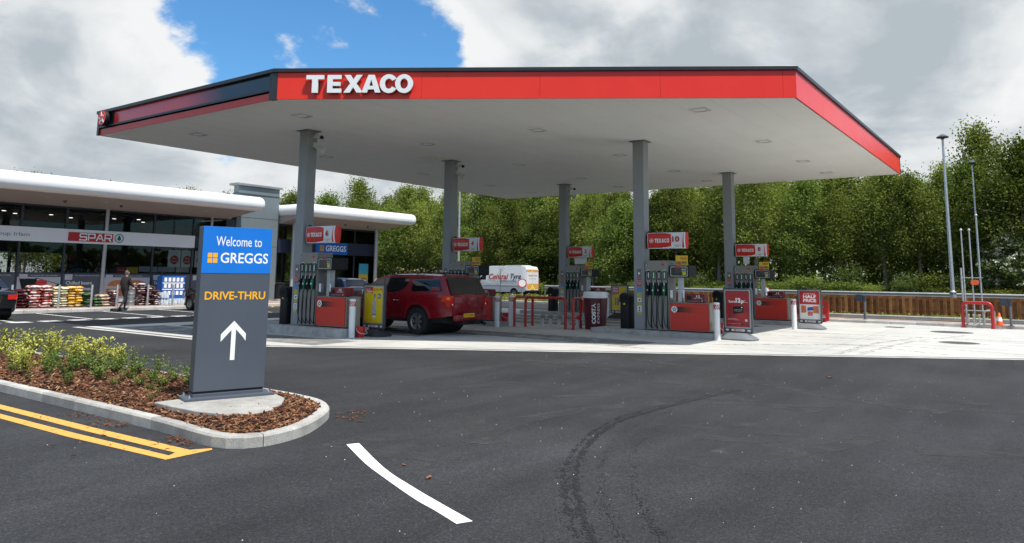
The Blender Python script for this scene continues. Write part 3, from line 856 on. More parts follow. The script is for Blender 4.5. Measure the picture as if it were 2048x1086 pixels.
def fade_mat(name, c1, c2, axis, a, b_):
    """printed colour fade along one object axis (part of the livery)"""
    mt = bpy.data.materials.new(name); mt.use_nodes = True; t = mt.node_tree; L = t.links.new; p = t.nodes['Principled BSDF']
    tc = N(t, 'ShaderNodeTexCoord'); s = N(t, 'ShaderNodeSeparateXYZ'); L(tc.outputs['Object'], s.inputs[0])
    mr = N(t, 'ShaderNodeMapRange'); mr.interpolation_type = 'SMOOTHSTEP'; L(s.outputs[axis], mr.inputs[0]); mr.inputs[1].default_value = a; mr.inputs[2].default_value = b_
    r = ramp(t, [(0, c1), (1, c2)]); L(mr.outputs[0], r.inputs[0]); L(r.outputs[0], p.inputs['Base Color']); p.inputs['Roughness'].default_value = 0.2; p.inputs['Coat Weight'].default_value = 0.5; p.inputs['Coat Roughness'].default_value = 0.08
    MATS[name] = mt; return mt


can = thing('station_canopy', 'large white five-sided petrol station canopy with red fascia on five grey columns', 'canopy', (21.2, 14.2, 0))
cx, cy = 21.2, 14.2
PA, PB, PC, PD, PE = [(x - cx, y - cy) for x, y in ((11.13, 15.32), (17.92, 4.55), (33.37, 4.55), (33.37, 24.25), (11.13, 24.25))]
ZS, ZT = 6.0, 6.77
POLY = [PA, PB, PC, PD, PE]


def offs(poly, d):
    out = []; n = len(poly)
    for i in range(n):
        p = Vector(poly[i]); a = Vector(poly[i - 1]); b_ = Vector(poly[(i + 1) % n])
        d1 = (p - a).normalized(); d2 = (b_ - p).normalized(); n1 = Vector((d1.y, -d1.x)); n2 = Vector((d2.y, -d2.x)); bs = (n1 + n2).normalized()
        out.append(tuple(p + bs * d / max(.3, bs.dot(n1))))
    return out


mb = MB(); mb.prism(offs(POLY, -0.06), (0, 0, ZS - 0.0), UX, VX, 0.05)
mb.build('soffit', SOFF, can)
mb = MB(); mb.prism(offs(POLY, -0.12), (0, 0, ZS + 0.5), UX, VX, 0.16)
mb.build('roof_deck', CAPM, can)
mb = MB()
for k in range(1, 22):       # soffit plank joints
    y = PC[1] + k * 0.9
    if y > PE[1] - .1: break
    x0 = PA[0] if y > PA[1] else PA[0] + (PA[1] - y) * (PB[0] - PA[0]) / (PA[1] - PB[1])
    mb.box(x0 + .12, PC[0] - .1, y - .004, y + .004, ZS - .0025, ZS + .004)
mb.build('soffit_joint', mat('soffit_joint_grey', (0.62, 0.61, 0.59), 0.6), can)
# fascia panels: front (A-B) and right (B-C) run to the soffit, left (E-A) has a frame and a recessed lower strip
def fascia(a, b_, z0, z1, t, name, mt, inset_=0.0, gap=1.45, phase=0.0, e0=0.0, e1=0.0):
    a = Vector(a); b_ = Vector(b_); d = (b_ - a); Lh = d.length; d.normalize(); nr = Vector((d.y, -d.x)); mb = MB(); s = e0; L1 = Lh - e1
    while s < L1 - 0.01:
        e = min(s + (gap if s > e0 or not phase else phase), L1)
        p = a + d * (s + .0025) - nr * (inset_ + t); q = a + d * (e - .0025) - nr * (inset_ + t)
        mb.prism([(0, 0), ((q - p).length, 0), ((q - p).length, z1 - z0), (0, z1 - z0)], (p.x, p.y, z0), (d.x, d.y, 0), ZX, t)
        s = e
    return mb.build(name, mt, can)


fascia(PA, PB, ZS - .005, ZT - .10, 0.03, 'front_fascia', RED, gap=2.9, phase=0.75, e0=0.07)
fascia(PB, PC, ZS - .005, ZT - .10, 0.03, 'right_fascia', RED, gap=2.6, e1=0.05)
fascia(PC, PD, ZS - .005, ZT - .10, 0.03, 'rear_fascia', WHTP, gap=2.9)
fascia(PD, PE, ZS - .005, ZT - .10, 0.03, 'rear_fascia', WHTP, gap=2.9)
FADE = fade_mat('red_to_black_fade', (0.80, 0.045, 0.03), (0.006, 0.007, 0.012), 1, PE[1] - 4.5, PA[1] + 1.9)
fascia(PE, PA, ZS + .27, ZT - .10, 0.03, 'left_fascia', FADE, inset_=0.05, gap=2.9, e0=0.9)
fascia(PE, PA, ZS + .27, ZT - .10, 0.03, 'end_panel', CAPM, inset_=0.045, gap=0.9, e1=8.93 - 0.9)
mb = MB()
mb.box(PE[0] - .01, PE[0] + .06, PA[1], PE[1], ZS + .215, ZS + .275)
mb.box(PE[0] + .0, PE[0] + .09, PA[1], PA[1] + .13, ZS - .01, ZS + .215)
mb.box(PE[0] - .012, PE[0] + .06, PE[1] - .1, PE[1] + .02, ZS - .01, ZS + .67)
mb.build('fascia_frame', CAPM, can)
mb = MB(); mb.box(PE[0] + .03, PE[0] + .058, PA[1] + .13, PE[1] - .1, ZS - .008, ZS + .175)
mb.build('lower_strip', REDD, can)
# corner post between left and front fascia
mb = MB(); mb.prism([(PA[0] - .012, PA[1] + .16), (PA[0] - .012, PA[1] - .01), (PA[0] + .045, PA[1] - .085), (PA[0] + .12, PA[1] - .03), (PA[0] + .12, PA[1] + .16)], (0, 0, ZS - .012), UX, VX, 0.70)
mb.build('corner_post', CAPM, can)
# capping
mb = MB(); oo = offs(POLY, 0.05); ii = offs(POLY, -0.25)
mb.prism([oo, ii], (0, 0, ZT - .10), UX, VX, 0.10)
mb.build('capping', CAPM, can, bevel=0.008)
# small black trim at the right corners
mb = MB(); mb.box(PC[0] - .05, PC[0] + .02, PC[1] - .012, PC[1] + .05, ZS - .01, ZT - .1)
mb.build('corner_trim', CAPM, can)
# letters on the front fascia
dAB = Vector((PB[0] - PA[0], PB[1] - PA[1], 0)).normalized(); nAB = dAB.cross(ZX)
for k, (ch, x0, x1) in enumerate((('T', .86, 1.30), ('E', 1.39, 1.74), ('X', 1.78, 2.30), ('A', 2.26, 2.74), ('C', 2.75, 3.14), ('O', 3.08, 3.52))):
    if ch == 'X': x0, x1 = 1.80, 2.28
    if ch == 'A': x0, x1 = 2.25, 2.72
    if ch == 'C': x0, x1 = 2.70, 3.12
    O = Vector((PA[0], PA[1], 0)) + nAB * 0.075
    w, loops = BOLD[ch]; kx = (x1 - x0) / w; mb = MB(); z0, h = 6.125, .445
    mb.prism([[(x0 + a * kx, z0 + b_ * h) for a, b_ in l] for l in loops], O, dAB, ZX, 0.05, 0)
    mb.prism([[(x0 + a * kx, z0 + b_ * h) for a, b_ in l] for l in loops], O - nAB * .035, dAB, ZX, 0.034, 1)
    mb.build('letter', [WHT, BLK], can)
# star roundel at the end of the left fascia
mb = MB(); O = Vector((PE[0] - .02, PE[1] - .55, 6.47))
mb.lathe([(.245, 0), (.255, .05), (.25, .13)], (0, 0, 0), 28, 0)
M_ = Matrix(((0, 0, -1), (-1, 0, 0), (0, 1, 0)))       # local z -> -u, x -> -v, y -> z
mb.v = [tuple(O + M_ @ Vector(p)) for p in mb.v]
mb.prism(circ(0, 0, .235, 28), O - UX * .131, -VX, ZX, .012, 1)
mb.prism(star(0, -.01, .215, .40, 100), O - UX * .144, -VX, ZX, .01, 2)
mb.prism([(-.03, -.06), (.03, -.06), (.03, -.0), (.1, 0), (.1, .05), (-.1, .05), (-.1, 0), (-.03, 0)], O - UX * .155, -VX, ZX, .006, 1)
mb.build('star_roundel', [BLK, RED, WHT], can)
# columns
COLS = {6: (14.34, 17.89), 4: (21.14, 18.0), 2: (29.4, 18.08), 10: (21.2, 10.22), 8: (29.54, 10.33)}
for k, (x, y) in COLS.items():
    z0 = 0.24 if k == 6 else 0.15
    mb = MB(); h = .185
    mb.box(x - cx - h, x - cx + h, y - cy - h, y - cy + h, z0, ZS - .004)
    c = mb.build('column', GREYC, can, bevel=0.015)
    mb = MB(); mb.box(x - cx - .27, x - cx + .27, y - cy - .27, y - cy + .27, ZS - .02, ZS - .006)
    mb.build('column_collar', mat('collar_grey', (0.16, 0.16, 0.165), 0.6), can)
    # notices stuck on the column face
    mb = MB(); O = Vector((x - cx - h - .002, y - cy, 0)); Lc = -VX
    for j, (za, zb, mi) in enumerate(((1.70, 1.98, 0), (1.44, 1.68, 1), (1.27, 1.43, 2), (1.12, 1.25, 3), (.98, 1.10, 4), (.88, .96, 3), (.68, .86, 4), (.60, .66, 3))):
        w = .075 if mi != 4 else .07
        mb.prism(rect(-w, w, za, zb), O, Lc, ZX, .004, mi)
    mb.prism(circ(0, 1.84, .035, 12), O - UX * .004, Lc, ZX, .002, 4)
    mb.prism([(-.05, 1.03), (.02, 1.07), (.05, 1.03), (.0, 1.01)], O - UX * .004, Lc, ZX, .002, 5)
    mb.prism([(-.03, .70), (.03, .70), (.0, .76), (.035, .80), (-.03, .84), (-.01, .76)], O - UX * .004, Lc, ZX, .002, 5)
    for j, z in enumerate((1.60, 1.55, 1.50)): put_text(mb, ('No smoking', 'Switch off', 'engine')[j], O - UX * .004, Lc, ZX, -.06, .06, z, z + .03, .001, mi=4)
    mb.build('safety_notice', [mat('notice_grey', (0.17, 0.15, 0.16), .5), mat('notice_red', (0.42, 0.07, 0.06), .5), mat('notice_blue', (0.07, 0.26, 0.52), .5), mat('notice_yellow', (0.50, 0.42, 0.05), .5), WHTP, BLKT], can)
# downlights
LGT = mat('lamp_glass', (0.72, 0.72, 0.68), 0.25, var=0.05); LRIM = mat('lamp_rim', (0.64, 0.64, 0.60), 0.5)
for x in (12.8, 17.92, 23.2, 27.9, 31.4):
    for y in (6.95, 11.95, 16.3, 21.3):
        if y < 15 and x < 13: continue
        mb = MB(); X = x - cx; Y = y - cy
        mb.prism([rrect(-.235, .235, -.235, .235, .05), rrect(-.215, .215, -.215, .215, .04)], (X, Y, ZS - .012), UX, VX, .011, 0)
        mb.prism(rrect(-.215, .215, -.215, .215, .04), (X, Y, ZS - .008), UX, VX, .007, 1)
        mb.prism(circ(0, 0, .15, 20), (X, Y, ZS - .011), UX, VX, .003, 2)
        for k in range(3): mb.box(X + .17, X + .2, Y - .09 + k * .07, Y - .05 + k * .07, ZS - .016, ZS - .0125, 3)
        mb.build('downlight', [LRIM, LGT, WHT, BLK], can)
mb = MB(); mb.prism(rect(-.48, .48, -.48, .48), (20.23 - cx, 18.12 - cy, ZS - .012), UX, VX, .011)
mb.build('access_hatch', mat('hatch_cream', (0.84, 0.78, 0.66), 0.5), can)

# cameras and speakers hung on the columns
for k, lab in ((6, 'white security camera and loudspeaker at the top of the column beside pump 6'), (4, 'white security camera and loudspeaker at the top of the column beside pump 4'), (2, 'white security camera and loudspeaker at the top of the column beside pump 2')):
    x, y = COLS[k]
    t = thing('security_camera', lab, 'camera', (x + .05, y - .185, 5.55), 0, 'cameras on the canopy columns')
    mb = MB(); mb.box(-.04, .04, -.12, 0, .22, .30); mb.tube([(0, -.1, .26), (.02, -.3, .22)], .05, 10); mb.tube([(0, -.08, .3), (0, -.08, .36)], .03, 8)
    mb.build('camera_body', mat('camera_white', (.62, .62, .60), .4), t, smooth=40)
    mb = MB(); mb.tube([(.02, -.3, .22), (.025, -.36, .205)], [.055, .05], 10); mb.build('lens_hood', BLK, t, smooth=40)
    mb = MB(); mb.box(-.03, .03, -.1, 0, -.06, .08); mb.tube([(-.02, -.02, -.02), (0, -.14, -.1)], .02, 6)
    mb.build('bracket', mat('camera_white', (.62, .62, .60), .4), t)
    mb = MB(); c0 = Vector((0.02, -.10, -.04)); d0 = Vector((.25, -.5, -.35)).normalized()
    mb.tube([c0, c0 + d0 * .12, c0 + d0 * .13, c0 + d0 * .27], [.06, .06, .08, .12], 14); mb.build('loudspeaker', mat('camera_white', (.62, .62, .60), .4), t, smooth=50)

# ================================================================== ISLANDS
def island(k, u0, u1, v0, v1, z, lab):
    mb = MB(); mb.prism(rrect(u0, u1, v0, v1, .12, 4), (0, 0, -.02), UX, VX, z + .02)
    o = mb.build('pump_island', KERBD, bevel=.02); struct(o)
    mb = MB()
    return o


island(6, 13.75, 14.95, 15.56, 20.9, .24, '')
for k in (4, 2): x, y = COLS[k]; island(k, x - .6, x + .6, 15.35, 20.2, .15, '')
for k in (10, 8): x, y = COLS[k]; island(k, x - .6, x + .6, 7.58, 11.75, .15, '')

# ================================================================== DISPENSERS
GRN = mat('nozzle_green', (0.01, 0.16, 0.07), 0.4); HOSE = mat('rubber_hose', (0.014, 0.014, 0.014), 0.55)
PSTR = fade_mat('printed_black_fade', (0.03, 0.006, 0.005), (0.56, 0.028, 0.014), 1, -1.02, -1.72)
MAROON = mat('advert_maroon', (0.17, 0.008, 0.016), 0.3, var=0.15, scale=4)
SCR = mat('screen_black', (0.008, 0.009, 0.01), 0.12, var=0.3, scale=5)
YELP = mat('label_yellow', (0.62, 0.50, 0.02), 0.5, var=0.06, scale=9); YELO = mat('price_card_yellow', (0.72, 0.50, 0.03), 0.5, var=0.12, scale=9)
REDT = mat('label_red', (0.55, 0.03, 0.03), 0.5)


def dispenser(card):
    """origin: island top, centre of the hose cabinet's column-side end; u across, v negative along the island; face looks to -u"""
    t = thing('fuel_dispenser', '', 'fuel pump')
    D = .28; F = -D
    mb = MB(); mb.box(-D, D, -.76, 0, 0.02, 2.08); mb.build('hose_cabinet', STEELG, t, bevel=.012)
    for sd in (-1, 1):
        O = Vector((sd * (D + .002), 0, 0)); X = -VX if sd < 0 else VX; s = 1 if sd < 0 else -1
        Q = lambda a, b_: (a * 1.0, b_) if sd < 0 else (-a, b_)
        mb = MB()
        for k in range(5):      # black channels between the hoses
            a = .03 + k * .175
            l, r = (a - .012, a + .012)
            mb.prism(rect(*(sorted((s * l, s * r))), .05, 1.75), O, X, ZX, .01)
        mb.prism(rect(*(sorted((s * .02, s * .74))), 1.03, 1.42), O, X, ZX, .006)
        mb.build('hose_panel', BLK, t)
        for k in range(4):
            a = s * (.117 + k * .175); g = k in (1, 3)
            mb = MB(); col = 1 if g else 0
            mb.prism(rect(a - .05, a + .05, 1.50, 1.78), O, X, ZX, .006, 2)
            mb.prism(rect(a - .035, a + .035, 1.52, 1.77), O + X.cross(ZX) * .006, X, ZX, .003, col)
            mb.prism(rect(a - .012, a + .012, 1.55, 1.72), O + X.cross(ZX) * .009, X, ZX, .002, 3)
            mb.prism(rect(a - .04, a + .04, 1.785, 1.80), O + X.cross(ZX) * .001, X, ZX, .006, 4 if k in (1, 2) else 3)
            mb.build('grade_label', [BLK, GRN, DGREY, WHT, YELP], t)
            # nozzle and hose
            px_ = sd * (D + .06); yv = -(.117 + k * .175)
            nz = MB(); nz.tube([(px_ - sd * .03, yv + .0, 1.33), (px_, yv, 1.26), (px_ + sd * .01, yv, 1.12)], [.022, .045, .03], 8, 0)
            nz.box(px_ - .028, px_ + .028, yv - .032, yv + .032, 1.12, 1.30, 0)
            nz.tube([(px_, yv, 1.12), (px_ + sd * .005, yv, .98)], [.028, .022], 8, 0)
            nz.tube([(px_ - sd * .03, yv, 1.30), (px_ - sd * .055, yv + .02, 1.42)], .012, 6, 1)
            nz.tube([(px_ + sd * .035, yv, 1.215), (px_ + sd * .04, yv, 1.17)], .02, 8, 1)
            nzo = nz.build('nozzle', [GRN if g else BLK, WHT if g else GALV], t, smooth=40)
            hs = MB(); pts = smoothp([(px_ + sd * .005, yv, .99), (px_ + sd * .03, yv + .01, .7), (px_ + sd * .03, yv + .0, .35), (px_ + sd * .01, yv - .045, .16), (px_ - sd * .02, yv - .12, .09), (px_ - sd * .05, yv - .07, .14), (px_ - sd * .055, yv - .085, .8), (px_ - sd * .055, yv - .087, 1.75)], 6)
            hs.tube(pts, .013, 7); hs.build('hose', HOSE, t, smooth=60)
        mb = MB()
        mb.prism(rect(*sorted((s * .02, s * .08)), 1.90, 1.98), O, X, ZX, .003, 0); mb.prism(rect(*sorted((s * .035, s * .065)), 1.915, 1.965), O + X.cross(ZX) * .003, X, ZX, .002, 2)
        mb.prism(rect(*sorted((s * .54, s * .64)), 1.93, 1.99), O, X, ZX, .003, 1)
        mb.build('label', [BLK, REDT, WHT], t)
    # lower hydraulics cabinet
    mb = MB(); mb.box(-D + .02, D - .02, -2.02, -.77, .03, .83); mb.box(-D - .004, D + .004, -2.04, -.765, .83, .85)
    mb.build('pump_cabinet', STEEL, t, bevel=.006)
    for sd in (-1, 1):
        X = -VX if sd < 0 else VX; s = 1 if sd < 0 else -1; O = Vector((sd * (D - .018), 0, 0))
        mb = MB(); mb.prism(rect(*sorted((s * .80, s * 1.985)), .05, .82), O, X, ZX, .025, 0)
        mb.build('red_panel', REDD, t, bevel=.006)
        mb = MB(); Of = O + X.cross(ZX) * .025
        mb.prism(rect(*sorted((s * .93, s * 1.80)), .56, .72), Of, X, ZX, .002, 0)
        mb.build('printed_stripe', PSTR, t)
        mb = MB(); roundel(mb, Of + X * (s * .94) + ZX * .645, X, ZX, .095, .005, 0, 1); mb.build('star_badge', [BLKT, WHT], t)
    mb = MB(); mb.box(-D + .04, D - .04, -2.0, -.8, 0, .04); mb.build('plinth', BLK, t)
    # display on a post
    mb = MB(); mb.box(-.10, .10, -1.10, -.98, .85, 1.63); mb.box(-.2, -.1, -.86, -.80, .95, 1.2); mb.build('display_post', GALV, t, bevel=.008)
    mb = MB(); mb.prism(rect(-.20, -.10, .0, .0) and rect(.78, .86, .98, 1.20), (-.201, 0, 0), -VX, ZX, .003); mb.prism(rect(1.14, 1.2, .98, 1.2), (-.12, 0, 0), -VX, ZX, .003); mb.build('receipt_notice', WHT, t)
    mb = MB(); mb.box(-.30, .30, -1.42, -.80, 1.58, 1.93); mb.build('display_head', BLK, t, bevel=.03)
    mb = MB(); mb.prism(rrect(.84, 1.38, 1.61, 1.90, .03), (-.3, 0, 0), -VX, ZX, .006, 0); mb.prism(rrect(.86, 1.36, 1.63, 1.88, .03), (-.306, 0, 0), -VX, ZX, .002, 1)
    mb.prism(rect(.98, 1.18, 1.71, 1.84), (-.309, 0, 0), -VX, ZX, .002, 2); mb.prism(rect(1.22, 1.33, 1.65, 1.74), (-.309, 0, 0), -VX, ZX, .002, 3); mb.prism(rect(1.02, 1.14, 1.85, 1.93), (-.309, 0, 0), -VX, ZX, .004, 4)
    for zz in (1.80, 1.745): put_text(mb, '00.00', (-.312, 0, 0), -VX, ZX, 1.2, 1.33, zz, zz + .04, .001, mi=5)
    mb.build('screen', [GALV, SCR, DGREY, YELP, REDT, WHT], t)
    if card:
        mb = MB(); mb.prism(rect(.94, 1.32, 1.935, 2.23), (-.12, 0, 0), -VX, ZX, .008, 0); O = Vector((-.129, 0, 0))
        put_text(mb, 'FREE', O, -VX, ZX, 1.08, 1.30, 2.11, 2.19, .001, .02, 1); mb.prism(rect(.96, 1.10, 1.96, 2.06), O, -VX, ZX, .002, 2); mb.prism(rect(1.12, 1.29, 1.99, 2.06), O, -VX, ZX, .002, 3)
        mb.build('price_card', [YELO, REDT, mat('card_pink', (.5, .16, .12), .5), mat('card_brown', (.35, .18, .05), .5)], t)
    # advert box on the cabinet
    mb = MB(); mb.box(-.16, .16, -1.82, -1.22, .856, 1.10); ao = mb.build('advert_box', MAROON, t, bevel=.02)
    mb = MB(); O = Vector((-.162, 0, 0)); put_text(mb, '12', O, -VX, ZX, 1.58, 1.69, 1.0, 1.065, .002, .03, 0); put_text(mb, 'off a litre', O, -VX, ZX, 1.50, 1.76, .965, .995, .002, .0, 0)
    mb.prism(rect(1.28, 1.42, .93, 1.04), O, -VX, ZX, .002, 1); put_text(mb, 'with your reward card', O, -VX, ZX, 1.27, 1.68, .88, .90, .002, 0, 0); mb.prism(circ(1.75, .9, .018, 10), O, -VX, ZX, .002, 0)
    mb.build('lettering', [WHT, BLK], ao)
    return t


proto = dispenser(True); proto_n = None
PUMPS = {10: 'pump beside the Save 12p board, in front of the brown fence', 6: 'nearest the shop, left of the red pickup', 4: 'behind the red pickup tailgate, left of the white van', 2: 'behind the cup-shaped coffee bin', 8: 'pump at the far right, behind the Save 12p board'}
dl = {10: 'grey and red fuel dispenser with four hoses, directly left of the Save 12p board', 6: 'grey and red fuel dispenser with four hoses, left of the yellow bottle board',
      4: 'grey and red fuel dispenser half hidden behind the red pickup tailgate', 2: 'grey and red fuel dispenser behind the cup-shaped coffee stand', 8: 'grey and red fuel dispenser behind the Save 12p board, left of the HALF PRICE board'}
for i, k in enumerate((10, 6, 4, 2, 8)):
    x, y = COLS[k]; z0 = .24 if k == 6 else .15
    o = proto if i == 0 else dup(proto)
    dz = {6: .03}.get(k, 0.0)
    o.location = (x, y - .24, z0); o['label'] = dl[k]; o['group'] = 'fuel dispensers under the canopy'
    if k == 6:
        for ch in list(o.children):
            if ch.name.startswith('price_card'): bpy.data.objects.remove(ch)

# numbered flags over the pumps
FLR = mat('flag_red', (0.60, 0.022, 0.016), 0.35, var=0.05, scale=4); FLW = mat('flag_white', (0.74, 0.74, 0.76), 0.4, var=0.03)
def flag(k, lab):
    x, y = COLS[k]; t = thing('pump_number_sign', lab, 'pump sign', (x, y - .27, 0), 0, 'numbered signs over the pumps')
    D = .14; z0, z1 = 2.60, 3.08; WF = 1.22
    # plan outline (u, v): gently bowed faces, square far end
    def ring(z, bul):
        return [(-D - bul, 0.0), (-D - bul - .015, -.5), (-D - bul, -WF + .04), (-D * .8 - bul, -WF), (-.05, -WF - .03 - bul * .5), (.05, -WF - .03 - bul * .5), (D * .8 + bul, -WF), (D + bul, -WF + .04), (D + bul + .015, -.5), (D + bul, 0.0)]
    lev = [(z0, -.035), (z0 + .10, -.005), (z0 + .25, .012), (z0 + .40, .0), (z1, -.02)]
    mb = MB(); rs = [ring(z, b_) for z, b_ in lev]; n = len(rs[0])
    for (z, b_), r in zip(lev, rs): mb.v += [(p[0], p[1], z) for p in r]
    for i in range(len(lev) - 1):
        for j in range(n):
            a = i * n + j; b2 = i * n + (j + 1) % n
            mb.f.append((b2, b2 + n, a + n, a)); mb.m.append(0)
    mb.f.append(tuple(range(n))[::-1]); mb.m.append(0); mb.f.append(tuple((len(lev) - 1) * n + j for j in range(n))); mb.m.append(0)
    mb.build('sign_box', FLW, t, smooth=25)
    X = -VX
    def wrap(xl, xr, nseg, lift):       # panel that follows the bulge of the box front between x = xl(f) and xr(f)
        vs = []; fs = []
        for z, b_ in lev:
            f = (z - z0) / (z1 - z0); zz = z + (.014 if f == 0 else (-.014 if f == 1 else 0))
            for k in range(nseg + 1):
                x = xl(f) + (xr(f) - xl(f)) * k / nseg; bow = .015 * (1 - abs(x - .5) / .5) if x < 1 else .015 * (1 - (x - .5) / (WF - .54))
                vs.append((-D - b_ - bow - lift, -x, zz))
        for i in range(len(lev) - 1):
            for k in range(nseg): q = i * (nseg + 1) + k; fs.append((q, q + 1, q + nseg + 2, q + nseg + 1))
        return vs, fs
    mb = MB(); vs, fs = wrap(lambda f: .015, lambda f: .765 + .03 * math.sin(math.pi * f), 8, .004); mb.add(vs, fs); mb.build('red_panel', FLR, t)
    mb = MB(); vs, fs = wrap(lambda f: WF - .10 + .06 * f, lambda f: WF - .035, 2, .004); mb.add(vs, fs)
    vs = []; fs = []
    for z, b_ in lev: vs += [(-D * .8 - b_ - .004, -WF - .003, z), (-.05, -WF - .035 - b_ * .5, z), (.05, -WF - .035 - b_ * .5, z), (D * .8 + b_ + .004, -WF - .003, z)]
    for i in range(4):
        for j in range(3): fs.append((4 * i + j, 4 * i + j + 1, 4 * i + j + 5, 4 * i + j + 4))
    mb.add(vs, fs); mb.build('red_end', FLR, t)
    mb = MB(); Of = Vector((-D - .038, 0, 0))
    bold_word(mb, 'TEXACO', Of, X, ZX, .255, .735, 2.775, 2.895, .003, 0)
    mb.prism([circ(.155, 2.835, .066, 18), circ(.155, 2.835, .054, 18)], Of, X, ZX, .003, 0); mb.prism(star(.155, 2.835, .052), Of, X, ZX, .003, 0)
    mb.build('lettering', WHT, t)
    mb = MB(); put_text(mb, str(k), Of, X, ZX, .90 if k < 10 else .83, 1.01 if k < 10 else 1.06, 2.79, 2.96, .003, .035, 0)
    put_text(mb, 'Unleaded 95', Of, X, ZX, .88, 1.10, 2.68, 2.705, .002, 0, 1); put_text(mb, 'Diesel', Of, X, ZX, .92, 1.04, 2.645, 2.67, .002, 0, 1)
    mb.build('pump_number', [mat('number_red', (.45, .02, .03), .5), BLKT], t)
    mb = MB(); mb.tube([(0, .1, 2.75), (0, -.02, 2.75)], .04, 8); mb.box(-.05, .05, .05, .09, 2.6, 3.0); mb.box(-.08, .08, -.12, .02, 3.075, 3.11); mb.tube([(0, .07, 3.1), (-.02, .0, 3.14), (0, -.08, 3.1)], .012, 6)
    mb.build('bracket', BLK, t)
    if k in (2, 8):
        mb = MB(); mb.box(.10, .13, -.85 if k == 2 else -.45, -.22, 2.30, 2.62); mb.build('white_plate', WHTP, t)
    return t


for k in (6, 4, 2, 10, 8): flag(k, f'red and white pump sign with the number {k}, fixed to its canopy column')

# litter bins behind the columns
def pump_bin(k, x, y, z, lab):
    t = thing('litter_bin', lab, 'bin', (x, y, z), 0, 'black bins at the pumps')
    mb = MB(); mb.prism(rrect(-.22, .22, -.16, .16, .06), (0, 0, 0), UX, VX, .82); mb.build('bin_body', BLK, t, bevel=.015, smooth=40)
    mb = MB(); mb.prism([(-.17, .80), (.17, .80), (.17, .95)] + arc(0, .95, .17, .14, 0, 180, 10) + [(-.17, .95)], (-.235, 0, 0), -VX, ZX, -.47); mb.build('hood', BLK, t, smooth=40)
    mb = MB(); mb.prism(rect(-.11, .11, .86, .98), (-.236, 0, 0), -VX, ZX, .004); mb.build('opening', mat('bin_hole', (.003, .003, .003), .9), t)
    mb = MB(); mb.prism(circ(0, .75, .03, 10), (-.222, 0, 0), -VX, ZX, .004); mb.build('badge', YELP, t)


pump_bin(6, 14.28, 18.35, .24, 'black hooded bin left of the column at pump 6')
pump_bin(2, 29.35, 18.65, .15, 'black hooded bin left of the column at pump 2')
pump_bin(10, 21.2, 10.72, .15, 'black hooded bin left of the column at pump 10, right of the coffee cup stand')
pump_bin(8, 29.5, 10.85, .15, 'black hooded bin left of the column at pump 8, behind the Save 12p board')

# red buckets at the pump ends
RBK = mat('bucket_red', (0.52, 0.02, 0.02), 0.35, var=0.08)
def bucket(x, y, z, lab):
    t = thing('fire_bucket', lab, 'bucket', (x, y, z), 0, 'red sand buckets at the pumps')
    mb = MB(); mb.lathe([(.10, 0), (.135, .27), (.145, .275), (.145, .29), (.125, .29), (.095, .02)], n=20); mb.build('bucket_body', RBK, t, smooth=40)
    mb = MB(); mb.tube([(.15 * math.cos(R(a)), .15 * math.sin(R(a)) * .75 - .03, .27 - .14 * math.sin(R(a))) for a in range(180, 361, 15)] if False else [(-.155, 0, .27), (-.16, -.03, .18), (-.12, -.14, .12), (0, -.19, .10), (.12, -.14, .12), (.16, -.03, .18), (.155, 0, .27)], .006, 6); mb.build('handle', WHT, t)


bucket(14.42, 15.40, 0, 'red bucket with white handle at the foot of pump 6')
bucket(21.12, 7.77, .15, 'red bucket with white handle at the foot of pump 10')
bucket(29.42, 7.86, .15, 'red bucket with white handle at the foot of pump 8')
bucket(21.3, 15.54, .15, 'red bucket with white handle at the foot of pump 4')

# protection bollards
BWH = mat('bollard_white', (0.76, 0.76, 0.75), 0.4, var=0.05, scale=6, fine=.03); BRD = mat('bollard_red_stripe', (0.42, 0.06, 0.04), 0.5, var=.08)
def bollard():
    t = thing('protection_bollard', '', 'bollard')
    mb = MB(); mb.lathe([(.085, 0), (.085, .84), (.085, 1.02), (.078, 1.04), (0, 1.045)], n=18); mb.build('post', BWH, t, smooth=40)
    mb = MB(); mb.lathe([(.0862, .845), (.0862, .985)], n=18, cap=False)
    for s in range(3):       # diagonal white stripes over the red band
        vs = []; fs = []
        for k in range(9):
            a = R(150 + s * 34 + k * 7); z = .845 + .14 * k / 8
            for da in (0, R(13)): vs.append((.0872 * math.cos(a + da), .0872 * math.sin(a + da), z))
        for k in range(8): fs.append((2 * k, 2 * k + 1, 2 * k + 3, 2 * k + 2))
        mb.add(vs, fs, 1)
    mb.build('stripe_band', [BRD, BWH], t, smooth=40)
    return t


bproto = bollard()
BL = [((14.15, 15.46), 'white bollard with red striped top, left of the yellow bottle poster board'), ((20.56, 7.62), 'white bollard with red striped top, left of the Save 12p board'), ((26.9, 7.22), 'white bollard with red striped top, left of the HALF PRICE board'),
      ((20.45, 15.24), 'white bollard with red striped top, just right of the pickup tailgate'), ((21.2, 15.2), 'white bollard with red striped top, just left of the red tubular barriers'), ((28.55, 15.4), 'white bollard with red striped top partly behind the coffee cup stand')]
for i, (p, lab) in enumerate(BL):
    o = bproto if i == 0 else dup(bproto); o.location = (p[0], p[1], 0); o['label'] = lab; o['group'] = 'striped bollards at the island ends'

# ================================================================== PAVEMENT BOARDS
def shift(mb, d):
    mb.v = [(p[0] - d[0], p[1] - d[1], p[2] - d[2]) for p in mb.v]; return mb


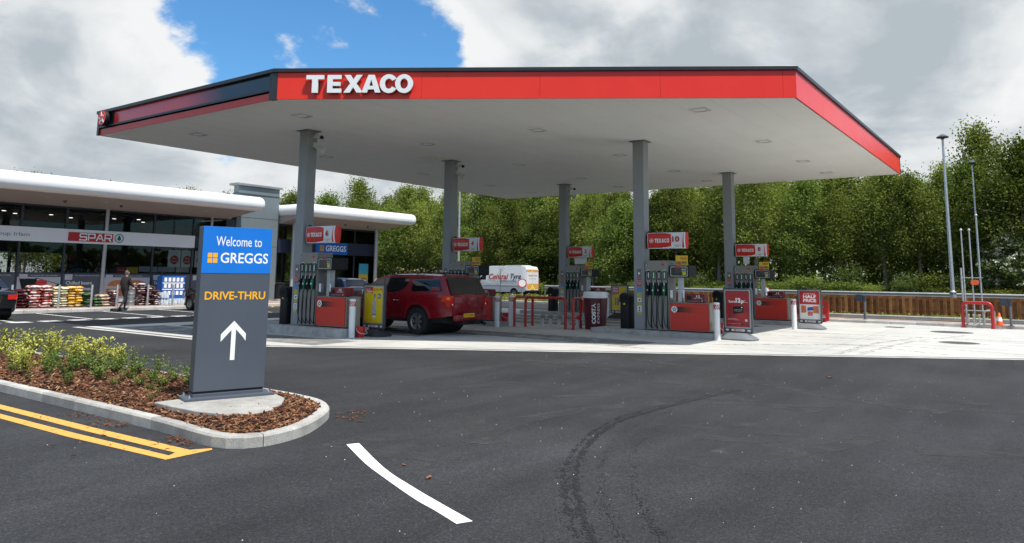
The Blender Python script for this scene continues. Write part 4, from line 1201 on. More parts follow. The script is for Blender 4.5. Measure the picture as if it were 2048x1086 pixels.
BFRM = mat('board_frame_grey', (0.050, 0.056, 0.062), 0.45, var=0.1); BTRIM = mat('board_snap_frame', (0.30, 0.31, 0.32), 0.4, metal=.4, var=.05)
BASEL = mat('board_base_grey', (0.16, 0.175, 0.185), 0.5, var=0.12, scale=5); BASED = mat('board_base_dark', (0.035, 0.038, 0.043), 0.5, var=0.15, scale=5)
PWHITE = mat('poster_white', (0.66, 0.65, 0.65), 0.35, var=0.03); PYEL = mat('poster_yellow', (0.72, 0.55, 0.015), 0.35, var=0.04); PRED = mat('poster_red', (0.46, 0.025, 0.03), 0.35, var=0.06)
PDRED = mat('poster_dark_red', (0.22, 0.015, 0.025), 0.3, var=0.25, scale=3, col2=(0.40, 0.02, 0.02)); PBLU = mat('poster_blue', (0.04, 0.07, 0.30), 0.4, var=.2); PORG = mat('poster_orange', (0.55, 0.22, 0.06), 0.4, var=.3, scale=14, col2=(.62, .10, .05))
PPINK = mat('poster_pink', (0.55, 0.18, 0.24), 0.4, var=.15); PGRY = mat('poster_grey', (0.16, 0.17, 0.19), 0.4, var=.2, scale=14); PTXT = mat('poster_text_white', (0.78, 0.76, 0.76), 0.4)


def board(loc, rz, lab, kind, base_mt, s=1.0):
    """faces local -x after rotation 0 (towards -u); y across"""
    t = thing('pavement_board', lab, 'sign board', loc, rz, 'swing boards on the forecourt'); t.scale = (s, s, s)
    W = .42; z0, z1 = .20, 1.45
    mb = MB()
    # moulded water-filled base
    prof = [(.52, 0.0, .33), (.53, .05, .335), (.46, .10, .28), (.33, .165, .20), (.26, .20, .12)]
    n = 28; vs = []; fs = []
    for hw_, z, hd in prof:
        for k in range(n):
            a = 2 * math.pi * k / n; c, sn = math.cos(a), math.sin(a); e = .55
            vs.append((hd * math.copysign(abs(c) ** e, c), hw_ * math.copysign(abs(sn) ** e, sn), z))
    for i in range(len(prof) - 1):
        for k in range(n):
            a = i * n + k; b_ = i * n + (k + 1) % n; fs.append((a, b_, b_ + n, a + n))
    fs.append(tuple(range(n))[::-1]); fs.append(tuple((len(prof) - 1) * n + k for k in range(n)))
    mb.add(vs, fs); mb.build('base', base_mt, t, smooth=45)
    mb = MB(); mb.tube([(0, -.25, .17), (0, -.25, .24)], .03, 8); mb.tube([(0, .25, .17), (0, .25, .24)], .03, 8); mb.build('spring', BLK, t)
    mb = MB(); mb.prism(rrect(-W, W, z0, z1, .055, 5), (.035, 0, 0), -VX, ZX, .07); mb.build('frame', BFRM, t, bevel=.012, smooth=35)
    O = Vector((-.036, 0, 0)); X = -VX
    mb = MB(); mb.prism([rrect(-W + .04, W - .04, z0 + .13, z1 - .045, .02, 3), rrect(-W + .075, W - .075, z0 + .165, z1 - .08, .01, 3)], O, X, ZX, .012); mb.build('snap_frame', BTRIM, t)
    x0, x1, y0, y1 = -W + .07, W - .07, z0 + .16, z1 - .075; w = x1 - x0; h = y1 - y0
    P = lambda a, b_: (x0 + w * a, y0 + h * b_)
    Rr = lambda a, b_, c, d: rect(x0 + w * a, x0 + w * b_, y0 + h * c, y0 + h * d)
    F = O + UX * -.002; F2 = F - UX * .0015; F3 = F - UX * .003
    mb = MB()

    def T(s_, a, b_, c, d, mi, bold=0.0, o=None): put_text(mb, s_, o or F2, X, ZX, x0 + w * a, x0 + w * b_, y0 + h * c, y0 + h * d, .001, bold, mi)
    if kind == 'bottle':
        mats = [PYEL, PRED, PTXT, BLKT, PGRY, mat('bottle_glass_grey', (.45, .47, .50), .25, var=.3, scale=12)]
        mb.prism(Rr(0, 1, 0, 1), O, X, ZX, .002, 0)
        mb.prism([P(.02, .82), P(.34, .84), P(.42, .77), P(.44, .84), P(.46, .985), P(.02, .985)], F, X, ZX, .001, 1)
        T('Great', .07, .32, .91, .95, 2); T('Value', .06, .42, .84, .905, 2, .03); T('\u00a316.99', .50, .97, .885, .96, 1, .02)
        mb.prism(circ(*P(.80, .74), .075, 20), F, X, ZX, .001, 4); T('1L', .73, .87, .715, .77, 2, .03)
        mb.prism([P(.46, .14), P(.64, .14), P(.655, .20), P(.65, .56), P(.60, .64), P(.59, .70), P(.51, .70), P(.50, .64), P(.445, .56), P(.44, .20)], F, X, ZX, .001, 5)
        mb.prism([P(.51, .70), P(.59, .70), P(.59, .79), P(.51, .79)], F, X, ZX, .001, 4); mb.prism(Rr(.445, .65, .22, .25), F2, X, ZX, .001, 4); mb.prism(Rr(.46, .635, .145, .21), F2, X, ZX, .001, 2)
        T('Subject to availability', .03, .45, .065, .085, 3); T('See in store for details', .55, .95, .02, .035, 3); mb.prism(Rr(.03, .09, .02, .05), F, X, ZX, .001, 1)
    elif kind == 'save':
        mats = [PDRED, PTXT, BLK, PRED]
        mb.prism(Rr(0, 1, 0, 1), O, X, ZX, .002, 0)
        T('Save', .13, .42, .665, .735, 1, .02); T('12', .43, .64, .67, .80, 1, .06); T('p', .66, .76, .635, .735, 1, .03); T('per', .77, .85, .71, .735, 1); T('litre', .77, .93, .675, .70, 1)
        mb.prism([P(.31, .36), P(.74, .40), P(.745, .58), P(.32, .565)], F, X, ZX, .001, 2); T('reward card', .36, .68, .465, .485, 1); T('every time you fill up', .36, .66, .43, .445, 1); mb.prism(circ(*P(.68, .54), .016, 10), F2, X, ZX, .001, 1)
        T('Collect with your card', .08, .44, .22, .24, 1); T('every time you buy fuel here', .08, .56, .19, .21, 1); T('Terms apply. Ask inside for details', .08, .62, .085, .10, 1)
        mb.prism([circ(*P(.85, .19), .036, 18), circ(*P(.85, .19), .029, 18)], F, X, ZX, .001, 1); mb.prism(star(*P(.85, .19), .027), F, X, ZX, .001, 1)
    elif kind == 'half':
        mats = [PWHITE, PRED, PTXT, PBLU, PORG, PGRY]
        mb.prism(Rr(0, 1, 0, 1), O, X, ZX, .002, 0); mb.prism(Rr(0, 1, .52, 1), F, X, ZX, .001, 1)
        T('BETTER THAN', .2, .8, .87, .915, 2, .01); T('HALF', .18, .84, .735, .85, 2, .05); T('PRICE', .18, .84, .60, .715, 2, .05)
        mb.prism([P(.06, .21), P(.33, .23), P(.31, .47), P(.07, .48)], F, X, ZX, .001, 4); mb.prism([P(.37, .29), P(.68, .31), P(.67, .44), P(.39, .41)], F2, X, ZX, .001, 3); mb.prism([P(.66, .22), P(.95, .20), P(.95, .47), P(.68, .46)], F, X, ZX, .001, 4)
        mb.prism([P(.38, .15), P(.66, .16), P(.64, .27), P(.40, .27)], F, X, ZX, .001, 4); mb.prism(Rr(.4, .64, .12, .145), F, X, ZX, .001, 3); mb.prism(circ(*P(.86, .3), .04, 12), F2, X, ZX, .001, 5)
        T('Only while stocks last', .3, .72, .05, .07, 5)
    else:
        mats = [PYEL, PPINK, PTXT, PBLU, PGRY, PORG]
        mb.prism(Rr(0, 1, 0, 1), O, X, ZX, .002, 0); mb.prism([P(0, .62), P(.5, .70), P(.5, 1), P(0, 1)], F, X, ZX, .001, 1); T('Big', .08, .4, .87, .94, 2, .03); T('Value', .06, .44, .77, .85, 2, .03)
        mb.prism([P(.2, .2), P(.3, .2), P(.3, .5), P(.27, .56), P(.23, .56), P(.2, .5)], F, X, ZX, .001, 4); mb.prism([P(.36, .2), P(.46, .2), P(.46, .46), P(.43, .53), P(.39, .53), P(.36, .46)], F, X, ZX, .001, 3)
        mb.prism(Rr(.6, .95, .22, .60), F, X, ZX, .001, 5); T('2 for', .58, .8, .72, .80, 4, .02); T('\u00a35', .8, .95, .72, .85, 4, .03)
    mb.build('poster', mats, t)
    mb = MB(); mb.prism(rrect(-.19, .19, z0 + .045, z0 + .105, .01, 2), O, X, ZX, .004, 0); mb.prism(rrect(-.36, -.27, z0 + .05, z0 + .10, .02, 3), O, X, ZX, .003, 0); mb.prism(rrect(.27, .36, z0 + .05, z0 + .10, .02, 3), O, X, ZX, .003, 0)
    mb.prism(rect(-.12, .08, z0 + .055, z0 + .095), O - UX * .004, X, ZX, .001, 1); put_text(mb, 'SPAR', O - UX * .0055, X, ZX, -.07, .07, z0 + .06, z0 + .09, .001, .02, 2); mb.prism([circ(.12, z0 + .075, .02, 12), circ(.12, z0 + .075, .015, 12)], O - UX * .004, X, ZX, .001, 3)
    mb.build('name_strip', [PWHITE, REDT, WHT, mat('spar_green', (.01, .14, .06), .5)], t)
    return t


board((15.02, 15.52, 0), R(2), 'dark swing board with a yellow bottle poster, in front of the red pickup', 'bottle', BASED)
board((21.05, 7.18, 0), R(-3), 'grey swing board with a red poster reading Save 12p', 'save', BASEL)
board((27.55, 6.84, 0), R(-2), 'grey swing board with a red and white HALF PRICE poster', 'half', BASEL, .96)
board((28.45, 14.75, 0), R(0), 'dark swing board with a pink and yellow poster, right of the giant coffee cup', 'pink', BASED, .97)

# ------------------------------------------------------------------ cup-shaped coffee stand
CUPM = mat('cup_maroon', (0.085, 0.010, 0.017), 0.4, var=0.12, scale=4)
cup = thing('coffee_cup_stand', 'giant maroon takeaway coffee cup with white lid standing under the canopy', 'advert cup', (21.95, 12.28, 0))
mb = MB(); mb.lathe([(.325, 0), (.34, .015), (.345, .03), (.40, 1.02), (.40, 1.03)], n=40); mb.build('cup_body', CUPM, cup, smooth=40)
mb = MB(); mb.lathe([(.40, 1.02), (.425, 1.03), (.43, 1.06), (.425, 1.08), (.405, 1.085), (.40, 1.20), (.385, 1.225), (.36, 1.225), (.34, 1.20), (0, 1.195)], n=40); mb.build('lid', WHTP, cup, smooth=40)
face = math.atan2(-12.28, -21.95)


def cup_text(s, ang0, zlo, zhi, wid, bold, name):
    vs, fs, asp = text_loops(s, bold); out = []
    for a, b_ in vs:
        z = zlo + a * (zhi - zlo); r = .345 + (z - .03) / .99 * .055 + .003
        th = face + ang0 - (-(b_ - .5) * wid) / r * -1.0
        out.append((r * math.cos(th), r * math.sin(th), z))
    mb = MB(); mb.add(out, fs); mb.build(name, PTXT, cup)


cup_text('COSTA', R(-9), .20, .86, .14, .05, 'lettering'); cup_text('EXPRESS', R(15), .22, .86, .075, .0, 'lettering')

# ------------------------------------------------------------------ red tubular barriers and tanker fill pipes
TUBR = mat('barrier_red', (0.40, 0.012, 0.016), 0.35, var=0.06, coat=.2)


def hoop(a, b_, h, r, lab, group, rad=.12, base=True):
    a = Vector((*a, 0)); b_ = Vector((*b_, 0)); d = (b_ - a); L_ = d.length; d.normalize()
    t = thing('tube_barrier', lab, 'barrier', a, 0, group)
    pts = [Vector((0, 0, 0))] + [d * (rad - rad * math.cos(R(k * 15))) + ZX * (h - rad + rad * math.sin(R(k * 15))) for k in range(7)] + [d * (L_ - rad + rad * math.sin(R(k * 15))) + ZX * (h - rad + rad * math.cos(R(k * 15))) for k in range(7)] + [d * L_]
    mb = MB(); mb.tube(pts, r, 12); mb.build('tube', TUBR, t, smooth=50)
    mb = MB()
    for p in (Vector((0, 0, 0)), d * L_): mb.lathe([(r + .035, 0), (r + .035, .008), (r + .002, .012)], (p.x, p.y, .004), 14)
    mb.build('foot_plate', TUBR, t)
    return t


G1 = 'red tubular barriers round the fill pipes'
hoop((21.10, 14.98), (21.95, 14.80), 1.0, .045, 'short red tubular barrier at the left end of the fill pipes, nearest the striped bollards', G1)
hoop((21.25, 14.62), (21.22, 13.0), 1.0, .045, 'long red tubular barrier in front of the silver fill pipes', G1)
hoop((21.08, 12.62), (21.95, 12.85), 1.0, .045, 'red tubular barrier beside the giant coffee cup', G1)
FILLS = mat('fill_pipe_silver', (.55, .55, .54), .35, metal=.4, var=.15, scale=14); FILLC = mat('fill_cap_grey', (.30, .30, .30), .4, metal=.4, var=.3, scale=20)
for i, (v, lab) in enumerate(((14.28, 'leftmost'), (13.95, 'second from left'), (13.60, 'middle'), (13.24, 'second from right'), (12.86, 'rightmost'))):
    t = thing('fill_pipe', f'silver capped fill pipe behind the long red barrier, {lab} of the five', 'fill pipe', (21.78, v, 0), 0, 'tanker fill pipes')
    mb = MB(); mb.lathe([(.075, 0), (.075, .03), (.05, .035), (.05, .16)], n=14); mb.tube([(0, 0, .14), (0, 0, .2), (-.03, -.03, .3), (-.05, -.05, .34)], .06, 12); mb.build('pipe', FILLS, t, smooth=40)
    mb = MB(); c0 = Vector((-.05, -.05, .34)); d0 = Vector((-.35, -.35, .87)).normalized(); mb.tube([c0 - d0 * .01, c0 + d0 * .07, c0 + d0 * .071, c0 + d0 * .1], [.075, .075, .05, .04], 14); mb.build('cap', REDT if i == 4 else FILLC, t, smooth=40)
    mb = MB(); mb.tube([c0 + d0 * .03 + Vector((.08, -.08, 0)), c0 + d0 * .03 + Vector((.09, -.09, -.12))], .012, 6); mb.build('lever', GALV, t)

# ================================================================== PYLON SIGN
SGREY = mat('sign_grey', (0.070, 0.081, 0.102), 0.42, var=0.04, scale=2); SBLUE = mat('sign_blue', (0.006, 0.165, 0.60), 0.35, var=0.03, scale=2); SYEL = mat('sign_yellow', (0.86, 0.42, 0.015), 0.4, var=.02)
sg = thing('entrance_sign', 'tall grey and blue bakery drive-thru sign with a white arrow on the planted bed', 'sign', (5.1, 8.42, 0), math.atan2(-.30729, .95162))
mb = MB(); mb.box(.105, .955, 0, .20, .285, 2.275); mb.build('panel', SGREY, sg, bevel=.006)
mb = MB(); mb.box(.115, .945, .012, .188, .255, .29); mb.build('shadow_gap', BLK, sg)
mb = MB(); mb.box(.105, .945, .0, .20, .215, .26); mb.build('plinth', SGREY, sg, bevel=.004)
mb = MB(); mb.box(.0, 1.06, -.10, .29, .188, .224); mb.build('base_plate', SGREY, sg, bevel=.004)
mb = MB()
for x in (.06, 1.0):
    for y in (-.04, .24): mb.lathe([(.016, .22), (.016, .242), (.008, .243), (.008, .26)], (x, y, 0), 6)
mb.build('anchor_bolt', GALV, sg)
mb = MB(); mb.prism(rect(.107, .953, 1.70, 2.273), (0, -.001, 0), UX, ZX, .003); mb.build('blue_panel', SBLUE, sg)
O = Vector((0, -.004, 0)); mb = MB()
put_text(mb, 'Welcome to', O, UX, ZX, .262, .826, 2.035, 2.155, .002, .004); mb.build('lettering', WHT, sg); mb = MB(); put_text(mb, 'GREGGS', O, UX, ZX, .325, .915, 1.825, 1.955, .002, .016); mb.build('lettering', WHT, sg)
mb = MB(); put_text(mb, 'DRIVE-THRU', O + VX * .003, UX, ZX, .168, .905, 1.375, 1.475, .002, .022); mb.build('lettering', SYEL, sg)
mb = MB()
for i in (0, 1):
    for j in (0, 1): mb.prism(rrect(.172 + i * .063, .172 + i * .063 + .054, 1.825 + j * .066, 1.825 + j * .066 + .056, .004, 2), O, UX, ZX, .002)
mb.build('square_logo', SYEL, sg)
mb = MB(); mb.prism([(.512, .64), (.566, .64), (.566, 1.01), (.655, .915), (.69, .95) if False else (.69, .865), (.69, .955), (.539, 1.115), (.388, .955), (.388, .865), (.423, .915) if False else (.512, 1.005)], O + VX * .003, UX, ZX, .003)
mb.build('arrow', WHT, sg)

# ================================================================== VEHICLES
TYRE = mat('tyre_rubber', (0.014, 0.014, 0.015), 0.8, var=0.2, scale=20); ALLOY = mat('alloy_wheel', (0.38, 0.38, 0.38), 0.35, metal=.8, var=.08); CARGL = mat('car_dark_glass', (0.006, 0.007, 0.008), 0.05, var=0.2, spec=.6); CHROME = mat('chrome', (.75, .75, .75), .12, metal=1.0, var=.02)
TAILR = mat('tail_lamp_red', (0.55, 0.02, 0.012), 0.15, var=.15, scale=20); TAILO = mat('lamp_amber', (0.70, 0.25, 0.03), 0.2); PLATEY = mat('plate_yellow', (0.72, 0.47, 0.02), 0.45, var=.03); UNDER = mat('underbody_black', (.008, .008, .008), .8)


def interp(tab):
    def f(x):
        if x <= tab[0][0]: return tab[0][1]
        for (x0, y0), (x1, y1) in zip(tab, tab[1:]):
            if x <= x1: return y0 + (y1 - y0) * (x - x0) / max(1e-6, x1 - x0)
        return tab[-1][1]
    return f


class Shell:
    """continuous vehicle body lofted column by column; x forward from the rear, y left"""
    def __init__(s, L, W, top, sill, axles, arch_r, arch_z, belt, tumble, taper=.05, rear_round=.10, front_round=.22):
        s.L, s.W, s.belt, s.tumble = L, W, belt, tumble; s.top = interp(top) if isinstance(top, list) else top; s.sill = interp(sill); s.axles = axles; s.ar = arch_r; s.az = arch_z; s.rr = rear_round; s.fr = front_round; s.keys = [p[0] for p in top]

    def bot(s, x):
        z = s.sill(x)
        for a in s.axles:
            if abs(x - a) < s.ar: z = max(z, s.az + math.sqrt(s.ar ** 2 - (x - a) ** 2))
        return min(z, s.top(x) - .05)

    def hw(s, x, z):
        w = s.W / 2
        for a in s.axles:           # flared arches
            d = math.hypot(x - a, z - s.az)
            if s.ar - .01 < d < s.ar + .09: w += .018 * (1 - (d - s.ar) / .09)
        if z > s.belt: w -= s.tumble * (z - s.belt)
        else: w -= .10 * max(0, (s.belt - .12 - z)) ** 2 + .02 * max(0, (z - s.belt + .10) / .1)  * 0
        if x < .5: w -= s.rr * (1 - x / .5) ** 2.6
        if x > s.L - .9: w -= s.fr * ((x - s.L + .9) / .9) ** 2.4
        return w

    def body(s, rows=11):
        xs = set([0, s.L] + s.keys); x = 0
        while x < s.L: xs.add(round(x, 3)); x += .07
        for a in s.axles:
            for k in range(25): xs.add(round(a - s.ar * math.cos(math.pi * k / 24), 4))
        xs = sorted(q for q in xs if 0 <= q <= s.L); mb = MB(); rings = []
        for x in xs:
            b_, t_ = s.bot(x), s.top(x); ring = []
            zs = [b_ + (t_ - b_) * k / rows for k in range(rows + 1)]
            for z in zs: ring.append((x, s.hw(x, z), z))
            w = s.hw(x, t_)
            for k in (.92, .75, .4, 0, -.4, -.75, -.92): ring.append((x, w * k, t_ + .045 * (1 - k * k)))
            for z in zs[::-1]: ring.append((x, -s.hw(x, z), z))
            rings.append(ring)
        n = len(rings[0])
        for r in rings: mb.v += r
        for i in range(len(rings) - 1):
            for j in range(n):
                a = i * n + j; b_ = i * n + (j + 1) % n
                mb.f.append((a, b_, b_ + n, a + n)); mb.m.append(0)
        mb.f.append(tuple(range(n))); mb.m.append(0); mb.f.append(tuple((len(rings) - 1) * n + j for j in range(n))[::-1]); mb.m.append(0)
        return mb

    def side(s, poly, sd, lift=.005, mi=0, mb=None):
        mb = mb or MB(); tri = tessellate_polygon([[Vector((p[0], p[1], 0)) for p in poly]])
        mb.add([(x, sd * (s.hw(x, z) + lift), z) for x, z in poly], [t if sd > 0 else t[::-1] for t in tri], mi); return mb

    def patch(s, x0, x1, zlo, zhi, sd, lift, nx=10, nz=7, slant=0.0, mb=None, mi=0):
        mb = mb or MB(); vs = []; fs = []
        for i in range(nx + 1):
            for j in range(nz + 1):
                f = j / nz; x = x0 + (x1 - x0) * i / nx + slant * f; z = zlo + (zhi - zlo) * f; vs.append((x, sd * (s.hw(x, z) + lift), z))
        for i in range(nx):
            for j in range(nz):
                a = i * (nz + 1) + j; fs.append((a, a + 1, a + nz + 2, a + nz + 1))
        b0 = len(vs)
        mb.add(vs, fs, mi)
        per = [i * (nz + 1) for i in range(nx + 1)] + [nx * (nz + 1) + j for j in range(1, nz + 1)] + [i * (nz + 1) + nz for i in range(nx - 1, -1, -1)] + [j for j in range(nz - 1, 0, -1)]
        pv = [vs[k] for k in per]; m_ = len(pv)
        mb.add(pv + [(p[0], p[1] - sd * (lift + .004), p[2]) for p in pv], [(k, (k + 1) % m_, (k + 1) % m_ + m_, k + m_) for k in range(m_)], mi)
        return mb


def wheel(parent, x, y, r, w, rim=.62, spokes=6, sd=1):
    e = bpy.data.objects.new('wheel', None); COL.objects.link(e); e.parent = parent; e.location = (x, y, r); e.empty_display_size = .1
    mb = MB(); mb.lathe([(r * rim, -w / 2 + .02), (r * .93, -w / 2), (r * .985, -w / 2 + .03), (r, -w / 4), (r, w / 4), (r * .985, w / 2 - .03), (r * .93, w / 2), (r * rim, w / 2 - .02)], n=36, axis='Y', cap=False); mb.build('tyre', TYRE, e, smooth=50)
    mb = MB(); yo = sd * (w / 2 - .03); rr = r * rim
    mb.lathe([(rr, -w / 2 + .03), (rr * .94, -w / 2 + .05), (rr * .92, w / 2 - .05), (rr, w / 2 - .025)] , n=30, axis='Y', cap=False, mi=0)
    mb.lathe([(rr * .93, yo - sd * .07), (.0, yo - sd * .07)], n=24, axis='Y', cap=False, mi=1)
    for k in range(spokes):
        a0 = 2 * math.pi * k / spokes
        for off in (-.16, .16):
            a = a0 + off * .55; b_ = a0 + off
            p0 = Vector((rr * .16 * math.cos(a), yo - sd * .015, rr * .16 * math.sin(a))); p1 = Vector((rr * .95 * math.cos(b_), yo - sd * .022, rr * .95 * math.sin(b_))); tq = Vector((-math.sin(a0), 0, math.cos(a0)))
            vs = []
            for p, ww in ((p0, .018), (p1, .026)):
                for q in (-1, 1):
                    for dy in (0, -.03 * sd): vs.append(p + tq * ww * q * (r / .37) + Vector((0, dy, 0)))
            mb.add(vs, [(0, 1, 5, 4), (2, 6, 7, 3), (0, 4, 6, 2), (1, 3, 7, 5), (0, 2, 3, 1), (4, 5, 7, 6)], 0)
    mb.lathe([(rr * .20, yo - sd * .03), (rr * .19, yo - sd * .005), (0, yo)], n=16, axis='Y', cap=False, mi=0)
    mb.build('rim', [ALLOY, UNDER], e, smooth=40)
    return e


CARRED = mat('pickup_red_paint', (0.20, 0.004, 0.010), 0.28, var=0.06, scale=2, coat=.35, spec=.35)
tk = thing('pickup_truck', 'red double-cab pickup with a matching hard top, parked at the pumps', 'pickup', (17.02, 13.70, 0), R(90))
S = Shell(5.05, 1.76, [(0, 1.06), (.02, 1.13), (.05, 1.17), (.27, 1.61), (.32, 1.66), (.44, 1.69), (1.2, 1.715), (2.2, 1.715), (2.7, 1.68), (2.95, 1.60), (3.55, 1.22), (3.68, 1.17), (4.4, 1.09), (4.8, 1.0), (4.98, .86), (5.05, .62)],
          [(0, .58), (.5, .50), (1.0, .46), (4.2, .42), (5.05, .42)], (1.24, 4.18), .47, .40, 1.17, .24)
S.body(13).build('body', CARRED, tk, smooth=38)
for sd in (1, -1):
    # hard-top side window and cab windows
    mb = S.side([(.30, 1.28), (.36, 1.255), (1.42, 1.245), (1.49, 1.29), (1.48, 1.56), (1.40, 1.62), (.56, 1.615), (.47, 1.57)], sd, .006); mb.build('side_window', CARGL, tk)
    mb = S.side([(1.72, 1.40), (1.82, 1.30), (2.05, 1.225), (2.30, 1.20), (2.60, 1.19), (2.60, 1.62), (1.70, 1.635), (1.64, 1.60), (1.65, 1.50)], sd, .006); mb.build('side_window', CARGL, tk)
    mb = S.side([(2.66, 1.19), (3.30, 1.20), (3.38, 1.22), (2.98, 1.50), (2.80, 1.585), (2.66, 1.61)], sd, .006); mb.build('side_window', CARGL, tk)
    d_ = S.patch(1.80, 2.60, .52, 1.14, sd, .006).build('door', CARRED, tk, smooth=30)
    h_ = MB(); h_.tube([(1.96, sd * (S.hw(1.96, .98) + .02), .97), (2.02, sd * (S.hw(2, .98) + .04), .975), (2.12, sd * (S.hw(2.1, .98) + .04), .975), (2.16, sd * (S.hw(2.1, .98) + .02), .97)], .016, 8); h_.build('handle', CHROME, d_, smooth=50)
    d_ = S.patch(2.64, 3.50, .52, 1.14, sd, .006).build('door', CARRED, tk, smooth=30)
    h_ = MB(); h_.tube([(2.72, sd * (S.hw(2.7, .98) + .02), .97), (2.78, sd * (S.hw(2.7, .98) + .04), .975), (2.88, sd * (S.hw(2.7, .98) + .04), .975), (2.92, sd * (S.hw(2.7, .98) + .02), .97)], .016, 8); h_.build('handle', CHROME, d_, smooth=50)
    mb = MB(); mb.tube([(1.75, sd * .84, .40), (3.6, sd * .84, .40)], .035, 10); mb.build('side_step', BLK, tk, smooth=50)
    mb = MB(); mb.prism([(x, z) for x, z in arc(0, 0, .455, .455, -8, 188, 24)] + [(x, z) for x, z in arc(0, 0, .39, .39, 188, -8, 24)], (0, 0, 0), UX, ZX, .004)
    # mirror
    mb = MB(); c = (3.28, sd * .99, 1.19); mb.lathe([(0, -.10), (.09, -.08), (.11, 0), (.09, .06), (0, .08)], c, 12); mb.box(3.26, 3.31, min(sd * .82, sd * .95), max(sd * .82, sd * .95), 1.12, 1.15); mb.build('mirror', CHROME if sd > 0 else BLK, tk, smooth=50)
    # tail lamp wraps the corner
    mb = MB(); S.patch(.03, .34, .96, 1.13, sd, .012, 6, 5, -.10, mb, 0); S.patch(.03, .16, .84, .955, sd, .012, 4, 4, 0, mb, 0); S.patch(.05, .13, 1.03, 1.09, sd, .018, 3, 2, 0, mb, 1)
    y0_ = sd * (S.hw(0, .95)); mb.box(-.012, .03, min(y0_, y0_ - sd * .055), max(y0_, y0_ - sd * .055), .84, 1.12, 0); mb.prism(circ(-sd * 0 - (y0_ - sd * .02), .895, .022, 12), (-.014, 0, 0), -VX, ZX, .004, 2)
    mb.build('tail_lamp', [TAILR, TAILO, WHT], tk, smooth=40)
    mb = MB(); mb.box(.80, 1.05, min(sd * .72, sd * .86), max(sd * .72, sd * .86), .28, .56); mb.build('mud_flap', BLK, tk)
    mb = MB(); mb.tube([(.45, sd * .55, 1.72), (.5, sd * .55, 1.765), (1.5, sd * .56, 1.79), (1.55, sd * .56, 1.75)], .018, 8); mb.build('roof_rail', BLK, tk, smooth=50)
    for xw in (1.24, 4.18): wheel(tk, xw, sd * .76, .385, .255, sd=sd)
mb = MB(); mb.lathe([(.46, -.80), (.46, .80)], (1.24, 0, .46), 26, axis='Y'); mb.lathe([(.46, -.80), (.46, .80)], (4.18, 0, .46), 26, axis='Y'); mb.box(.2, 4.9, -.72, .72, .36, .56); mb.build('underbody', UNDER, tk, smooth=40)
mb = MB(); zf = S.top; w0 = S.hw(.08, 1.17); w1 = S.hw(.28, 1.62); nrm = Vector((-.90, 0, .43))
pts = [(.055, -w0 + .05, 1.18), (.055, w0 - .05, 1.18), (.265, w1 - .05, 1.615), (.265, -w1 + .05, 1.615)]
P_ = [Vector(p) + nrm * .035 for p in pts]; Pb = [Vector(p) - nrm * .05 for p in pts]; mb.add(P_ + Pb, [(0, 1, 2, 3)[::-1], (0, 4, 5, 1), (1, 5, 6, 2), (2, 6, 7, 3), (3, 7, 4, 0)]); mb.build('rear_window', CARGL, tk, bevel=.02, smooth=40)
mb = MB(); mb.box(-.012, .05, -.68, .68, .62, 1.11); tg = mb.build('tailgate', CARRED, tk, bevel=.02, smooth=40)
mb = MB()
for a in (90, 210, 330):
    c = Vector((0, math.cos(R(a)), math.sin(R(a)))); q = Vector((0, -c.z, c.y)); o_ = Vector((-.014, 0, .92)); pts = [o_, o_ + c * .03 + q * .02, o_ + c * .06, o_ + c * .03 - q * .02]
    mb.add(pts + [p - UX * .006 for p in pts], [(0, 1, 2, 3), (7, 6, 5, 4), (0, 4, 5, 1), (1, 5, 6, 2), (2, 6, 7, 3), (3, 7, 4, 0)])
mb.build('emblem', CHROME, tg)
mb = MB(); mb.prism(rrect(-.74, .74, .43, .60, .05), (-.015, 0, 0), -VX, ZX, .09); mb.prism(rect(-.5, .5, .45, .56), (-.105, 0, 0), -VX, ZX, .02); mb.build('bumper', CARRED, tk, bevel=.015, smooth=40)
mb = MB(); mb.prism(rect(-.245, .245, .53, .64), (-.126, 0, 0), -VX, ZX, .006, 0); put_text(mb, 'CV12 NGU', (-.133, 0, 0), -VX, ZX, -.22, .22, .555, .62, .001, .02, 1); mb.v = [(p[0], p[1] + .15, p[2]) for p in mb.v]; mb.build('number_plate', [PLATEY, BLKT], tk)
mb = MB(); mb.box(-.12, .5, -.42, .42, .32, .42); mb.tube([(.1, 0, .38), (-.25, 0, .36), (-.27, 0, .44)], .03, 8); mb.tube([(.0, -.55, .36), (-.16, -.52, .33), (-.20, -.5, .33)], .05, 10); mb.lathe([(0, -.03), (.03, -.02), (.035, 0), (.03, .02), (0, .03)], (-.27, 0, .47), 10); mb.box(-.16, -.1, -.35, .05, .36, .40); mb.build('tow_bar', BLK, tk, smooth=40)
mb = MB(); nrm = Vector((.58, 0, .81)); pts = [(3.0, -.68, 1.585), (3.0, .68, 1.585), (3.50, .75, 1.215), (3.50, -.75, 1.215)]; P_ = [Vector(p) + Vector((0, 0, .055)) for p in pts]; mb.add(P_ + [p - nrm * .06 for p in P_], [(0, 1, 2, 3)[::-1], (0, 4, 5, 1), (1, 5, 6, 2), (2, 6, 7, 3), (3, 7, 4, 0)]); mb.build('windscreen', CARGL, tk)


